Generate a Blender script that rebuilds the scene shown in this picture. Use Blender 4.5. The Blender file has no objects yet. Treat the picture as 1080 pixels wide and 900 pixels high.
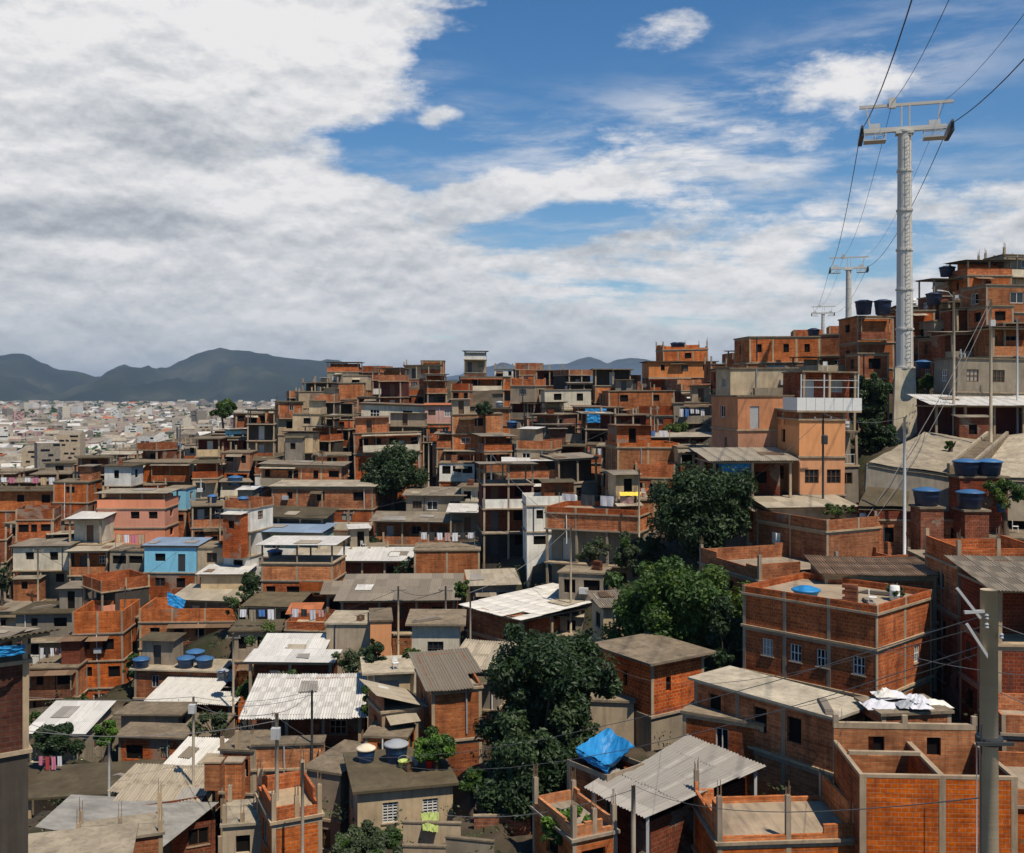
import bpy, math, random
from mathutils import Vector, Matrix, noise as mnoise

# ------------------------------------------------------------------ frame of reference
# camera eye at the origin looking along +Y; a photo pixel and a distance give a place
F, HY, CX = 1080.0, 415.0, 540.0
SC = bpy.context.scene
COL = SC.collection
R = math.radians


def P(px, py, d):
    return Vector(((px - CX) / F * d, d, (HY - py) / F * d))


def proj(p):
    return (CX + p[0] / p[1] * F, HY - p[2] / p[1] * F)


# ------------------------------------------------------------------ terrain shape
COLS = [
    (-700, [(8, -17), (45, -24), (92, -30), (165, -22)]),
    (-100, [(8, -14), (45, 960), (60, 900), (92, 778), (110, 700), (130, 618), (150, 545), (168, 506)]),
    (0, [(8, -14), (45, 960), (60, 900), (92, 775), (110, 695), (130, 615), (150, 540), (168, 503)]),
    (130, [(8, -14), (45, 960), (58, 900), (80, 810), (98, 750), (112, 670), (135, 572), (160, 508), (190, 474)]),
    (230, [(8, -14), (45, 955), (55, 900), (72, 810), (88, 745), (105, 660), (125, 590), (150, 512), (190, 456)]),
    (300, [(8, -14), (42, 960), (52, 900), (66, 810), (78, 748), (92, 698), (115, 612), (140, 535), (170, 470), (195, 440)]),
    (400, [(8, -14), (42, 960), (50, 900), (66, 812), (78, 742), (95, 670), (115, 610), (135, 552), (165, 468), (195, 412), (210, 397)]),
    (570, [(8, -14), (42, 960), (48, 900), (60, 800), (85, 660), (110, 575), (145, 498), (190, 412), (206, 402)]),
    (700, [(8, -13), (40, 960), (46, 905), (58, 800), (66, 732), (76, 655), (90, 566), (115, 503), (150, 446), (185, 402)]),
    (850, [(8, -13), (40, 960), (46, 905), (52, 830), (58, 755), (66, 650), (78, 575), (90, 548), (105, 466), (122, 412), (145, 395)]),
    (1000, [(8, -12), (40, 955), (44, 905), (52, 800), (60, 735), (68, 650), (80, 545), (92, 448), (105, 412), (118, 362), (130, 322), (145, 312)]),
    (1130, [(8, -12), (40, 955), (44, 905), (52, 800), (60, 730), (68, 640), (80, 535), (92, 440), (105, 400), (115, 335), (127, 292), (145, 285)]),
    (1800, [(8, -11), (40, -15), (80, -6), (125, 14), (160, 18)]),
]
PLAIN = -60.0


def _zc(ctrl, d):
    pts = []
    for (dd, v) in ctrl:
        pts.append((dd, v if v < 60 else (HY - v) / F * dd))
    if d <= pts[0][0]:
        return pts[0][1]
    for (a, za), (b, zb) in zip(pts, pts[1:]):
        if d <= b:
            return za + (zb - za) * (d - a) / (b - a)
    a, za = pts[-1]
    over = d - a
    if over < 14:
        return za - over * 0.03
    return max(PLAIN, za - 0.4 - (over - 14) * 0.42)


def ground_z(x, y):
    px = CX + x / max(y, 1) * F
    if px <= COLS[0][0]:
        z = _zc(COLS[0][1], y)
    elif px >= COLS[-1][0]:
        z = _zc(COLS[-1][1], y)
    else:
        for (a, ca), (b, cb) in zip(COLS, COLS[1:]):
            if px <= b:
                t = (px - a) / (b - a)
                z = _zc(ca, y) * (1 - t) + _zc(cb, y) * t
                break
    return z


def ridge_d(px):
    if px <= COLS[0][0]:
        return COLS[0][1][-1][0]
    for (a, ca), (b, cb) in zip(COLS, COLS[1:]):
        if px <= b:
            t = (px - a) / (b - a)
            return ca[-1][0] * (1 - t) + cb[-1][0] * t
    return COLS[-1][1][-1][0]


# ------------------------------------------------------------------ node helpers
def new_mat(name):
    m = bpy.data.materials.new(name)
    m.use_nodes = True
    nt = m.node_tree
    nt.nodes.clear()
    return m, nt


def nd(nt, typ, ins=None, **props):
    n = nt.nodes.new(typ)
    for k, v in props.items():
        setattr(n, k, v)
    for k, v in (ins or {}).items():
        if isinstance(v, bpy.types.NodeSocket):
            nt.links.new(v, n.inputs[k])
        else:
            n.inputs[k].default_value = v
    return n


def col4(c):
    return (c[0], c[1], c[2], 1.0)


def ramp(nt, fac, stops, interp='LINEAR'):
    n = nd(nt, 'ShaderNodeValToRGB', {'Fac': fac})
    cr = n.color_ramp
    cr.interpolation = interp
    while len(cr.elements) < len(stops):
        cr.elements.new(0.5)
    for e, (p, c) in zip(cr.elements, stops):
        e.position = p
        e.color = col4(c) if len(c) == 3 else c
    return n.outputs['Color']


def mixc(nt, fac, a, b, mode='MIX'):
    n = nd(nt, 'ShaderNodeMix', data_type='RGBA', blend_type=mode)
    for sock, v in ((n.inputs[0], fac), (n.inputs[6], a), (n.inputs[7], b)):
        if isinstance(v, bpy.types.NodeSocket):
            nt.links.new(v, sock)
        else:
            sock.default_value = v if not isinstance(v, tuple) else (col4(v) if len(v) == 3 else v)
    return n.outputs[2]


def mth(nt, op, a, b=0.0, c=None, clamp=False):
    n = nd(nt, 'ShaderNodeMath', operation=op, use_clamp=clamp)
    for i, v in enumerate((a, b) if c is None else (a, b, c)):
        if isinstance(v, bpy.types.NodeSocket):
            nt.links.new(v, n.inputs[i])
        else:
            n.inputs[i].default_value = v
    return n.outputs[0]


def mrange(nt, v, a, b, c, d, smooth=False):
    n = nd(nt, 'ShaderNodeMapRange', {'Value': v, 'From Min': a, 'From Max': b, 'To Min': c, 'To Max': d})
    if smooth:
        n.interpolation_type = 'SMOOTHSTEP'
    return n.outputs['Result']


def finish(nt, color, rough=0.85, spec=0.25, metal=0.0, bump=None, bstr=0.3, bdist=0.02):
    ins = {'Roughness': rough, 'Specular IOR Level': spec, 'Metallic': metal}
    b = nd(nt, 'ShaderNodeBsdfPrincipled', ins)
    if isinstance(color, bpy.types.NodeSocket):
        nt.links.new(color, b.inputs['Base Color'])
    else:
        b.inputs['Base Color'].default_value = col4(color)
    if bump is not None:
        bn = nd(nt, 'ShaderNodeBump', {'Height': bump, 'Strength': bstr, 'Distance': bdist})
        nt.links.new(bn.outputs[0], b.inputs['Normal'])
    nd(nt, 'ShaderNodeOutputMaterial', {'Surface': b.outputs[0]})


def uvvec(nt):
    return nd(nt, 'ShaderNodeTexCoord').outputs['UV']


def tex_noise(nt, vec, scale, detail=4.0, rough=0.6, dist=0.0):
    n = nd(nt, 'ShaderNodeTexNoise', {'Vector': vec, 'Scale': scale, 'Detail': detail, 'Roughness': rough, 'Distortion': dist})
    return n.outputs['Fac']


def scaled(nt, vec, s):
    return nd(nt, 'ShaderNodeVectorMath', {0: vec, 1: s}, operation='MULTIPLY').outputs[0]


def obj_offset_uv(nt):
    """uv in metres, shifted per object so that no two walls carry the same stains"""
    uv = uvvec(nt)
    rnd = nd(nt, 'ShaderNodeObjectInfo').outputs['Random']
    off = nd(nt, 'ShaderNodeCombineXYZ', {0: mth(nt, 'MULTIPLY', rnd, 53.0), 1: mth(nt, 'MULTIPLY', rnd, 31.0), 2: 0.0}).outputs[0]
    return uv, nd(nt, 'ShaderNodeVectorMath', {0: uv, 1: off}, operation='ADD').outputs[0], rnd


def mat_brick(name, c1, c2, mortar, grime=0.35, coat=0.06, smear=0.30):
    m, nt = new_mat(name)
    uv, uvo, rnd = obj_offset_uv(nt)
    # hand-laid courses wander a little
    wob = nd(nt, 'ShaderNodeTexNoise', {'Vector': uvo, 'Scale': 0.9, 'Detail': 2.0})
    wv = nd(nt, 'ShaderNodeVectorMath', {0: wob.outputs['Color'], 1: (0.06, 0.05, 0.0)}, operation='MULTIPLY').outputs[0]
    vv = nd(nt, 'ShaderNodeVectorMath', {0: uv, 1: wv}, operation='ADD').outputs[0]
    br = nd(nt, 'ShaderNodeTexBrick', {'Vector': vv, 'Color1': col4(c1), 'Color2': col4(c2), 'Mortar': col4(mortar), 'Scale': 1.0,
                                      'Mortar Size': 0.014, 'Mortar Smooth': 0.3, 'Bias': 0.0, 'Brick Width': 0.30, 'Row Height': 0.205})
    br.offset = 0.5
    c = br.outputs['Color']
    # patches of a different batch of blocks
    n1 = tex_noise(nt, scaled(nt, uvo, (0.35, 0.9, 1.0)), 1.0, 3.0)
    c = mixc(nt, mrange(nt, n1, 0.42, 0.62, 0.0, 1.0), c, (1.22, 1.30, 1.34, 1.0), 'MULTIPLY')
    # every course fired a little differently
    nrow = tex_noise(nt, scaled(nt, vv, (0.55, 4.88, 1.0)), 1.0, 3.0, 0.8)
    c = mixc(nt, 1.0, c, ramp(nt, nrow, [(.30, (.58, .54, .52)), (.5, (1.08, 1.08, 1.08)), (.68, (1.40, 1.42, 1.45))]), 'MULTIPLY')
    # per house tone
    hs = nd(nt, 'ShaderNodeHueSaturation', {'Hue': mrange(nt, rnd, 0, 1, 0.493, 0.512), 'Saturation': mrange(nt, rnd, 0, 1, 1.12, 0.92),
                                            'Value': mrange(nt, mth(nt, 'FRACT', mth(nt, 'MULTIPLY', rnd, 7.31)), 0, 1, 0.58, 1.20), 'Color': c})
    c = hs.outputs[0]
    # washed out mortar smears and dark damp running down
    n2 = tex_noise(nt, scaled(nt, uvo, (1.6, 1.2, 1.0)), 1.3, 6.0, 0.7)
    c = mixc(nt, mrange(nt, n2, 0.56, 0.80, 0.0, smear), c, mortar)
    n3 = tex_noise(nt, scaled(nt, uvo, (2.3, 0.22, 1.0)), 1.0, 5.0, 0.65)
    c = mixc(nt, mrange(nt, n3, 0.46, 0.70, 0.0, grime + .15), c, (0.06, 0.034, 0.024))
    n5 = tex_noise(nt, uvo, 0.32, 5.0, 0.6, 0.4)
    thr = mrange(nt, mth(nt, 'FRACT', mth(nt, 'MULTIPLY', rnd, 13.7)), 0, 1, -0.30, coat)
    pm = mrange(nt, mth(nt, 'ADD', n5, thr), 0.56, 0.60, 0.0, 0.85)
    n6 = tex_noise(nt, uvo, 3.1, 5.0, 0.7)
    c = mixc(nt, pm, c, mixc(nt, n6, (0.34, 0.27, 0.20), (0.19, 0.15, 0.115)))
    n8 = tex_noise(nt, scaled(nt, uvo, (0.5, 0.35, 1.0)), 1.0, 4.0, 0.6)
    c = mixc(nt, 1.0, c, ramp(nt, n8, [(.34, (.62, .60, .60)), (.52, (1, 1, 1)), (.68, (1.12, 1.16, 1.2))]), 'MULTIPLY')
    n7 = tex_noise(nt, uvo, 4.5, 3.0, 0.75)
    c = mixc(nt, mrange(nt, n7, 0.35, 0.75, 0.0, 0.42), c, (c1[0] * .45, c1[1] * .42, c1[2] * .45))
    finish(nt, c, 0.9, 0.12, bump=br.outputs['Fac'], bstr=0.5, bdist=-0.01)
    return m


def mat_plaster(name, c, grime=0.4, dark=(0.10, 0.085, 0.07), patch=0.25):
    m, nt = new_mat(name)
    uv, uvo, rnd = obj_offset_uv(nt)
    n1 = tex_noise(nt, uvo, 0.55, 5.0, 0.62)
    cc = mixc(nt, mrange(nt, n1, 0.3, 0.7, 0.0, 1.0), tuple(min(1, v * (1 + patch)) for v in c), tuple(v * (1 - patch) for v in c))
    hs = nd(nt, 'ShaderNodeHueSaturation', {'Hue': 0.5, 'Saturation': mrange(nt, rnd, 0, 1, 0.85, 1.1),
                                            'Value': mrange(nt, rnd, 0, 1, 0.82, 1.12), 'Color': cc})
    cc = hs.outputs[0]
    n3 = tex_noise(nt, scaled(nt, uvo, (2.6, 0.2, 1.0)), 1.0, 6.0, 0.68)
    cc = mixc(nt, mrange(nt, n3, 0.48, 0.72, 0.0, grime), cc, dark)
    n4 = tex_noise(nt, uvo, 7.0, 4.0, 0.7)
    cc = mixc(nt, mrange(nt, n4, 0.55, 0.8, 0.0, grime * 0.6), cc, tuple(v * 0.55 for v in c))
    finish(nt, cc, 0.88, 0.15, bump=n4, bstr=0.25, bdist=0.02)
    return m


def mat_slab(name, c, moss=0.5):
    m, nt = new_mat(name)
    uv, uvo, rnd = obj_offset_uv(nt)
    n1 = tex_noise(nt, uvo, 0.6, 6.0, 0.65)
    cc = mixc(nt, mrange(nt, n1, 0.32, 0.66, 0.0, 1.0), c, tuple(v * 0.55 for v in c))
    n2 = tex_noise(nt, uvo, 2.2, 6.0, 0.7, 0.6)
    cc = mixc(nt, mrange(nt, n2, 0.47, 0.68, 0.0, moss), cc, (0.06, 0.052, 0.04))
    hs = nd(nt, 'ShaderNodeHueSaturation', {'Hue': 0.5, 'Saturation': 1.0, 'Value': mrange(nt, rnd, 0, 1, 0.75, 1.18), 'Color': cc})
    finish(nt, hs.outputs[0], 0.9, 0.12, bump=n2, bstr=0.3, bdist=0.03)
    return m


def mat_sheet(name, c, rust=0.2, spread=0.25, rough=0.6, spec=0.25):
    """corrugated sheets: each sheet has its own tone, laps stained"""
    m, nt = new_mat(name)
    uv, uvo, rnd = obj_offset_uv(nt)
    br = nd(nt, 'ShaderNodeTexBrick', {'Vector': uvo, 'Color1': col4(tuple(v * (1 + spread) for v in c)), 'Color2': col4(tuple(v * (1 - spread) for v in c)),
                                      'Mortar': col4(tuple(v * 0.62 for v in c)), 'Scale': 1.0, 'Mortar Size': 0.012, 'Mortar Smooth': 0.8, 'Bias': 0.25,
                                      'Brick Width': 1.05, 'Row Height': 1.9})
    br.offset = 0.0
    cc = br.outputs['Color']
    n1 = tex_noise(nt, scaled(nt, uvo, (3.0, 0.4, 1.0)), 1.0, 6.0, 0.7)
    cc = mixc(nt, mrange(nt, n1, 0.5, 0.74, 0.0, rust + 0.15), cc, (0.16, 0.11, 0.075))
    n2 = tex_noise(nt, uvo, 1.1, 5.0, 0.66)
    cc = mixc(nt, mrange(nt, n2, 0.55, 0.75, 0.0, rust), cc, tuple(v * 0.4 for v in c))
    sx = nd(nt, 'ShaderNodeSeparateXYZ', {0: uvo}).outputs[0]
    wv = mth(nt, 'SINE', mth(nt, 'MULTIPLY', sx, 2 * math.pi / 0.18))
    finish(nt, cc, rough, spec, bump=wv, bstr=0.5, bdist=0.02)
    return m


def mat_flat(name, c, rough=0.6, spec=0.3, metal=0.0, var=0.15, scale=3.0):
    m, nt = new_mat(name)
    tc = nd(nt, 'ShaderNodeTexCoord').outputs['Object']
    rnd = nd(nt, 'ShaderNodeObjectInfo').outputs['Random']
    n = tex_noise(nt, tc, scale, 5.0, 0.65)
    cc = mixc(nt, n, tuple(min(1, v * (1 + var)) for v in c), tuple(v * (1 - var) for v in c))
    hs = nd(nt, 'ShaderNodeHueSaturation', {'Hue': 0.5, 'Saturation': 1.0, 'Value': mrange(nt, rnd, 0, 1, 0.85, 1.1), 'Color': cc})
    finish(nt, hs.outputs[0], rough, spec, metal)
    return m


def mat_leaf(name, c1, c2, c3, trans=0.25):
    m, nt = new_mat(name)
    tc = nd(nt, 'ShaderNodeTexCoord').outputs['Object']
    n = tex_noise(nt, tc, 0.9, 3.0, 0.6)
    n2 = tex_noise(nt, tc, 6.0, 2.0, 0.5)
    cc = ramp(nt, mth(nt, 'ADD', mth(nt, 'MULTIPLY', n, 0.6), mth(nt, 'MULTIPLY', n2, 0.4)), [(0.3, c1), (0.5, c2), (0.7, c3)])
    b = nd(nt, 'ShaderNodeBsdfPrincipled', {'Base Color': cc, 'Roughness': 0.5, 'Specular IOR Level': 0.3})
    t = nd(nt, 'ShaderNodeBsdfTranslucent', {'Color': mixc(nt, 0.5, cc, (0.12, 0.2, 0.02))})
    mx = nd(nt, 'ShaderNodeMixShader', {0: trans, 1: b.outputs[0], 2: t.outputs[0]})
    nd(nt, 'ShaderNodeOutputMaterial', {'Surface': mx.outputs[0]})
    return m


BRICK1, BRICK2, MORT = (0.46, 0.122, 0.042), (0.32, 0.074, 0.026), (0.36, 0.22, 0.13)
M = {}
M['brick'] = mat_brick('hollow brick', BRICK1, BRICK2, MORT)
M['brick_near'] = mat_brick('hollow brick clean', BRICK1, BRICK2, MORT, 0.45, -.08, 0.6)
M['brick_warm'] = mat_brick('hollow brick orange', (0.53, 0.152, 0.047), (0.41, 0.104, 0.032), MORT, 0.42, -.06, 0.5)
M['brick_dark'] = mat_brick('hollow brick weathered and shade dark', (0.27, 0.070, 0.032), (0.18, 0.046, 0.023), (0.22, 0.15, 0.11), 0.5)  # weathered tone; also darkens recess walls in place of shade
M['brick_shade'] = mat_brick('brick darkened for shade', (0.10, 0.027, 0.017), (0.068, 0.019, 0.013), (0.085, 0.055, 0.04), 0.5, -.3)  # the shade on the wall is put into the brick colour
M['concrete'] = mat_plaster('raw concrete', (0.36, 0.268, 0.175), 0.6)
M['curtain'] = mat_flat('curtain behind glass', (0.33, 0.29, 0.24), 0.6, 0.3)
M['cement'] = mat_plaster('grey cement render', (0.27, 0.222, 0.162), 0.6)
M['beige'] = mat_plaster('beige render', (0.48, 0.36, 0.225), 0.45)
M['cream'] = mat_plaster('cream paint', (0.62, 0.53, 0.39), 0.35)
M['white'] = mat_plaster('white paint', (0.70, 0.66, 0.58), 0.35)
M['pink'] = mat_plaster('salmon paint', (0.64, 0.27, 0.17), 0.2, patch=0.1)
M['rose'] = mat_plaster('dusty rose paint', (0.52, 0.30, 0.25), 0.3)
M['blue'] = mat_plaster('light blue paint', (0.22, 0.47, 0.60), 0.2, patch=0.1)
M['green'] = mat_plaster('pale green paint', (0.36, 0.45, 0.36), 0.3)
M['orange'] = mat_plaster('orange paint', (0.68, 0.295, 0.12), 0.25, patch=0.08)
M['ochre'] = mat_plaster('rough orange render', (0.50, 0.20, 0.085), 0.45, dark=(0.16, 0.08, 0.05))
M['shade_render'] = mat_plaster('bare render darkened for shade', (0.055, 0.045, 0.036), 0.5)  # near-black colour carries the shade of recesses and the left border base
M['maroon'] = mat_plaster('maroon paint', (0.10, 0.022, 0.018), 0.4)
M['slab'] = mat_slab('concrete roof slab', (0.29, 0.222, 0.148), 0.6)
M['slab_dark'] = mat_slab('mossy roof slab', (0.14, 0.108, 0.064), 0.65)
M['slab_pale'] = mat_slab('pale roof slab', (0.48, 0.395, 0.28), 0.4)
M['slab_bright'] = mat_slab('sun bleached slab', (0.70, 0.59, 0.43), 0.3)
M['sheet_plain'] = mat_slab('plain grey sheet', (0.36, 0.335, 0.29), 0.2)
M['sheet_white'] = mat_sheet('white roof sheets', (0.60, 0.565, 0.505), 0.28, 0.14)
M['sheet_dark'] = mat_sheet('dark fibre cement sheets', (0.31, 0.28, 0.24), 0.3, 0.18)
M['sheet_grey'] = mat_sheet('fibre cement sheets', (0.245, 0.20, 0.145), 0.45, 0.25)
M['sheet_pale'] = mat_sheet('pale fibre cement sheets', (0.39, 0.325, 0.235), 0.42, 0.22)
M['sheet_rust'] = mat_sheet('rusty roof sheets', (0.20, 0.125, 0.075), 0.5, 0.3)
M['sheet_blue'] = mat_sheet('blue grey roof sheets', (0.22, 0.29, 0.38), 0.3, 0.15)
M['tile'] = mat_sheet('clay roof tiles', (0.46, 0.15, 0.06), 0.25, 0.2)
M['dark'] = mat_flat('dark room', (0.012, 0.010, 0.009), 0.9, 0.05)  # painted dark in place of the unlit rooms behind openings
M['glass'] = mat_flat('window glass', (0.02, 0.022, 0.025), 0.12, 0.5)
M['alu'] = mat_flat('aluminium frame', (0.42, 0.42, 0.42), 0.4, 0.5, 0.3)
M['whiteframe'] = mat_flat('white window frame', (0.68, 0.66, 0.62), 0.5)
M['wood'] = mat_flat('brown wood', (0.12, 0.065, 0.035), 0.6)
M['woodpole'] = mat_flat('grey timber', (0.22, 0.18, 0.14), 0.8)
M['metal'] = mat_flat('dark metal', (0.06, 0.06, 0.062), 0.5, 0.4, 0.4)
M['galv'] = mat_flat('galvanised steel', (0.55, 0.54, 0.52), 0.55, 0.4, 0.2, 0.1)
M['pylonwhite'] = mat_flat('pylon grey white paint', (0.52, 0.485, 0.43), 0.6, 0.3, 0.0, 0.1, 0.8)
M['polecon'] = mat_plaster('pole concrete', (0.42, 0.335, 0.235), 0.55)
M['cable'] = mat_flat('black cable', (0.025, 0.025, 0.028), 0.6)
M['wire'] = mat_flat('grey wire', (0.16, 0.155, 0.15), 0.5, 0.4)
M['tank'] = mat_flat('blue tank plastic', (0.020, 0.068, 0.165), 0.45, 0.4)
M['tanklid'] = mat_flat('blue tank lid', (0.045, 0.13, 0.27), 0.45, 0.4)
M['tankdark'] = mat_flat('dark navy tank', (0.02, 0.035, 0.075), 0.45, 0.4)
M['tankgrey'] = mat_flat('fibre cement tank', (0.34, 0.35, 0.36), 0.7)
M['tarp'] = mat_flat('blue tarpaulin', (0.022, 0.23, 0.50), 0.5, 0.4, 0, 0.35, 2.0)
M['yellow'] = mat_flat('yellow plastic', (0.75, 0.55, 0.06), 0.5)
M['lime'] = mat_flat('lime plastic', (0.36, 0.42, 0.12), 0.5)
M['red'] = mat_flat('red plastic', (0.5, 0.03, 0.02), 0.5)
M['cloth'] = mat_flat('pale cloth', (0.66, 0.64, 0.66), 0.9, 0.1, 0, 0.12, 6.0)
M['clothred'] = mat_flat('red cloth', (0.45, 0.06, 0.07), 0.9, 0.1, 0, 0.2, 6.0)
M['clothblue'] = mat_flat('blue cloth', (0.08, 0.18, 0.42), 0.9, 0.1, 0, 0.2, 6.0)
M['clothpink'] = mat_flat('pink cloth', (0.55, 0.18, 0.27), 0.9, 0.1, 0, 0.2, 6.0)
M['skin'] = mat_flat('skin', (0.22, 0.11, 0.065), 0.6)
M['bark'] = mat_flat('bark', (0.085, 0.062, 0.043), 0.9, 0.1, 0, 0.4, 5.0)
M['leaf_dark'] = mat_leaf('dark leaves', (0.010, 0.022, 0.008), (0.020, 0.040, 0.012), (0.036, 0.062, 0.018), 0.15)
M['leaf_dark2'] = mat_leaf('dark leaves lighter clumps', (0.024, 0.044, 0.015), (0.042, 0.068, 0.024), (0.07, 0.098, 0.036), 0.2)  # lighter tone for random clumps of the dark crowns
M['leaf_mid2'] = mat_leaf('yellowing leaves', (0.045, 0.078, 0.012), (0.078, 0.12, 0.018), (0.12, 0.165, 0.03))
M['leaf_mid'] = mat_leaf('green leaves', (0.022, 0.050, 0.010), (0.042, 0.086, 0.014), (0.075, 0.125, 0.022))
M['leaf_bright'] = mat_leaf('bright leaves', (0.045, 0.105, 0.012), (0.080, 0.165, 0.018), (0.14, 0.23, 0.03))
M['leaf_grey'] = mat_leaf('grey green leaves', (0.035, 0.050, 0.022), (0.062, 0.080, 0.036), (0.10, 0.12, 0.05))


# ------------------------------------------------------------------ mesh buffer
class MB:
    def __init__(s):
        s.v, s.f, s.m, s.uvo = [], [], [], {}

    def quad(s, a, b, c, d, m=0):
        n = len(s.v)
        s.v += [tuple(a), tuple(b), tuple(c), tuple(d)]
        s.f.append((n, n + 1, n + 2, n + 3))
        s.m.append(m)

    def tri(s, a, b, c, m=0):
        n = len(s.v)
        s.v += [tuple(a), tuple(b), tuple(c)]
        s.f.append((n, n + 1, n + 2))
        s.m.append(m)

    def box(s, x0, x1, y0, y1, z0, z1, m=0):
        n = len(s.v)
        s.v += [(x0, y0, z0), (x1, y0, z0), (x1, y1, z0), (x0, y1, z0), (x0, y0, z1), (x1, y0, z1), (x1, y1, z1), (x0, y1, z1)]
        for f in ((0, 3, 2, 1), (4, 5, 6, 7), (0, 1, 5, 4), (1, 2, 6, 5), (2, 3, 7, 6), (3, 0, 4, 7)):
            s.f.append(tuple(n + i for i in f))
            s.m.append(m)

    def bar(s, a, b, w, h=None, m=0, up=(0, 0, 1)):
        """square bar from a to b"""
        a, b = Vector(a), Vector(b)
        h = h or w
        t = (b - a).normalized()
        u = Vector(up)
        if abs(t.dot(u)) > 0.98:
            u = Vector((0, 1, 0))
        sx = t.cross(u).normalized() * (w / 2)
        sy = sx.normalized().cross(t).normalized() * (h / 2)
        n = len(s.v)
        for p in (a, b):
            s.v += [tuple(p - sx - sy), tuple(p + sx - sy), tuple(p + sx + sy), tuple(p - sx + sy)]
        for f in ((0, 1, 2, 3), (7, 6, 5, 4), (0, 4, 5, 1), (1, 5, 6, 2), (2, 6, 7, 3), (3, 7, 4, 0)):
            s.f.append(tuple(n + i for i in f))
            s.m.append(m)

    def tube(s, pts, rad, seg=8, m=0, cap=True):
        pts = [Vector(p) for p in pts]
        rads = rad if isinstance(rad, (list, tuple)) else [rad] * len(pts)
        n0 = len(s.v)
        for i, p in enumerate(pts):
            t = (pts[min(i + 1, len(pts) - 1)] - pts[max(i - 1, 0)]).normalized()
            u = Vector((0, 0, 1)) if abs(t.z) < 0.95 else Vector((1, 0, 0))
            a = t.cross(u).normalized()
            b = a.cross(t).normalized()
            for k in range(seg):
                an = 2 * math.pi * k / seg
                s.v.append(tuple(p + (a * math.cos(an) + b * math.sin(an)) * rads[i]))
        for i in range(len(pts) - 1):
            for k in range(seg):
                k2 = (k + 1) % seg
                s.f.append((n0 + i * seg + k, n0 + i * seg + k2, n0 + (i + 1) * seg + k2, n0 + (i + 1) * seg + k))
                s.m.append(m)
        if cap:
            s.f.append(tuple(n0 + k for k in range(seg)))
            s.f.append(tuple(n0 + (len(pts) - 1) * seg + k for k in reversed(range(seg))))
            s.m += [m, m]

    def lathe(s, prof, seg=20, c=(0, 0, 0), m=0):
        n0 = len(s.v)
        for (r, z) in prof:
            for k in range(seg):
                an = 2 * math.pi * k / seg
                s.v.append((c[0] + r * math.cos(an), c[1] + r * math.sin(an), c[2] + z))
        for i in range(len(prof) - 1):
            for k in range(seg):
                k2 = (k + 1) % seg
                s.f.append((n0 + i * seg + k, n0 + i * seg + k2, n0 + (i + 1) * seg + k2, n0 + (i + 1) * seg + k))
                s.m.append(m)
        s.f.append(tuple(n0 + k for k in reversed(range(seg))))
        s.f.append(tuple(n0 + (len(prof) - 1) * seg + k for k in range(seg)))
        s.m += [m, m]

    def sheet(s, p00, p10, p11, p01, corr=True, period=0.19, amp=0.035, thick=0.02, m=0):
        """roof sheet; the ribs run from p00 to p01"""
        p00, p10, p11, p01 = map(Vector, (p00, p10, p11, p01))
        W = (p10 - p00).length
        nrm = (p10 - p00).cross(p01 - p00).normalized()
        if nrm.z < 0:
            nrm = -nrm
        n = max(1, int(W / period * 4)) if corr else 1
        rows = 2 if not corr else 3
        n0 = len(s.v)
        for layer in (0, 1):
            for j in range(rows):
                t = j / (rows - 1)
                for i in range(n + 1):
                    u = i / n
                    p = (p00.lerp(p10, u)).lerp(p01.lerp(p11, u), t)
                    off = (amp * math.sin(u * W / period * 2 * math.pi) if corr else 0) - layer * thick
                    s.uvo[len(s.v)] = (u * W, t * (p01 - p00).length)
                    s.v.append(tuple(p + nrm * off))
        L = rows * (n + 1)
        for layer in (0, 1):
            for j in range(rows - 1):
                for i in range(n):
                    a = n0 + layer * L + j * (n + 1) + i
                    q = (a, a + 1, a + n + 2, a + n + 1)
                    s.f.append(q if layer == 0 else q[::-1])
                    s.m.append(m)
        for j in (0, rows - 1):
            for i in range(n):
                a = n0 + j * (n + 1) + i
                s.f.append((a, a + L, a + L + 1, a + 1))
                s.m.append(m)
        for i in (0, n):
            for j in range(rows - 1):
                a = n0 + j * (n + 1) + i
                s.f.append((a, a + n + 1, a + n + 1 + L, a + L))
                s.m.append(m)

    def panels(s, p00, p10, p11, p01, rg, period=0.19, amp=0.035):
        """a roof laid sheet by sheet: laps, slips and sags"""
        p00, p10, p11, p01 = map(Vector, (p00, p10, p11, p01))
        W, L = (p10 - p00).length, (p01 - p00).length
        nu, nv = max(1, round(W / 1.15)), max(1, round(L / 2.3))

        def at(u, v):
            q = p00.lerp(p10, u).lerp(p01.lerp(p11, u), v)
            q.z -= .05 * math.sin(math.pi * ((v * nv) % 1)) + sag * math.sin(math.pi * u)
            return q
        sag = rg.uniform(0, .10)
        for j in range(nv):
            for i in range(nu):
                if rg.random() < .015:
                    continue
                u0, u1 = (i - .04) / nu, (i + 1.04) / nu
                v0, v1 = (j - .03) / nv, (j + 1.03) / nv
                dz = Vector((0, 0, .035 * ((j + 1) % 2 if False else j * .0) + rg.uniform(-.018, .018) + (.012 if i % 2 else 0)))
                sl = rg.uniform(-.05, .05) / max(L, 1)
                s.sheet(at(u0, v0 + sl) + dz, at(u1, v0 + sl) + dz, at(u1, v1 + sl) + dz + Vector((0, 0, .03)), at(u0, v1 + sl) + dz + Vector((0, 0, .03)), True, period, amp, .012)

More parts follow.
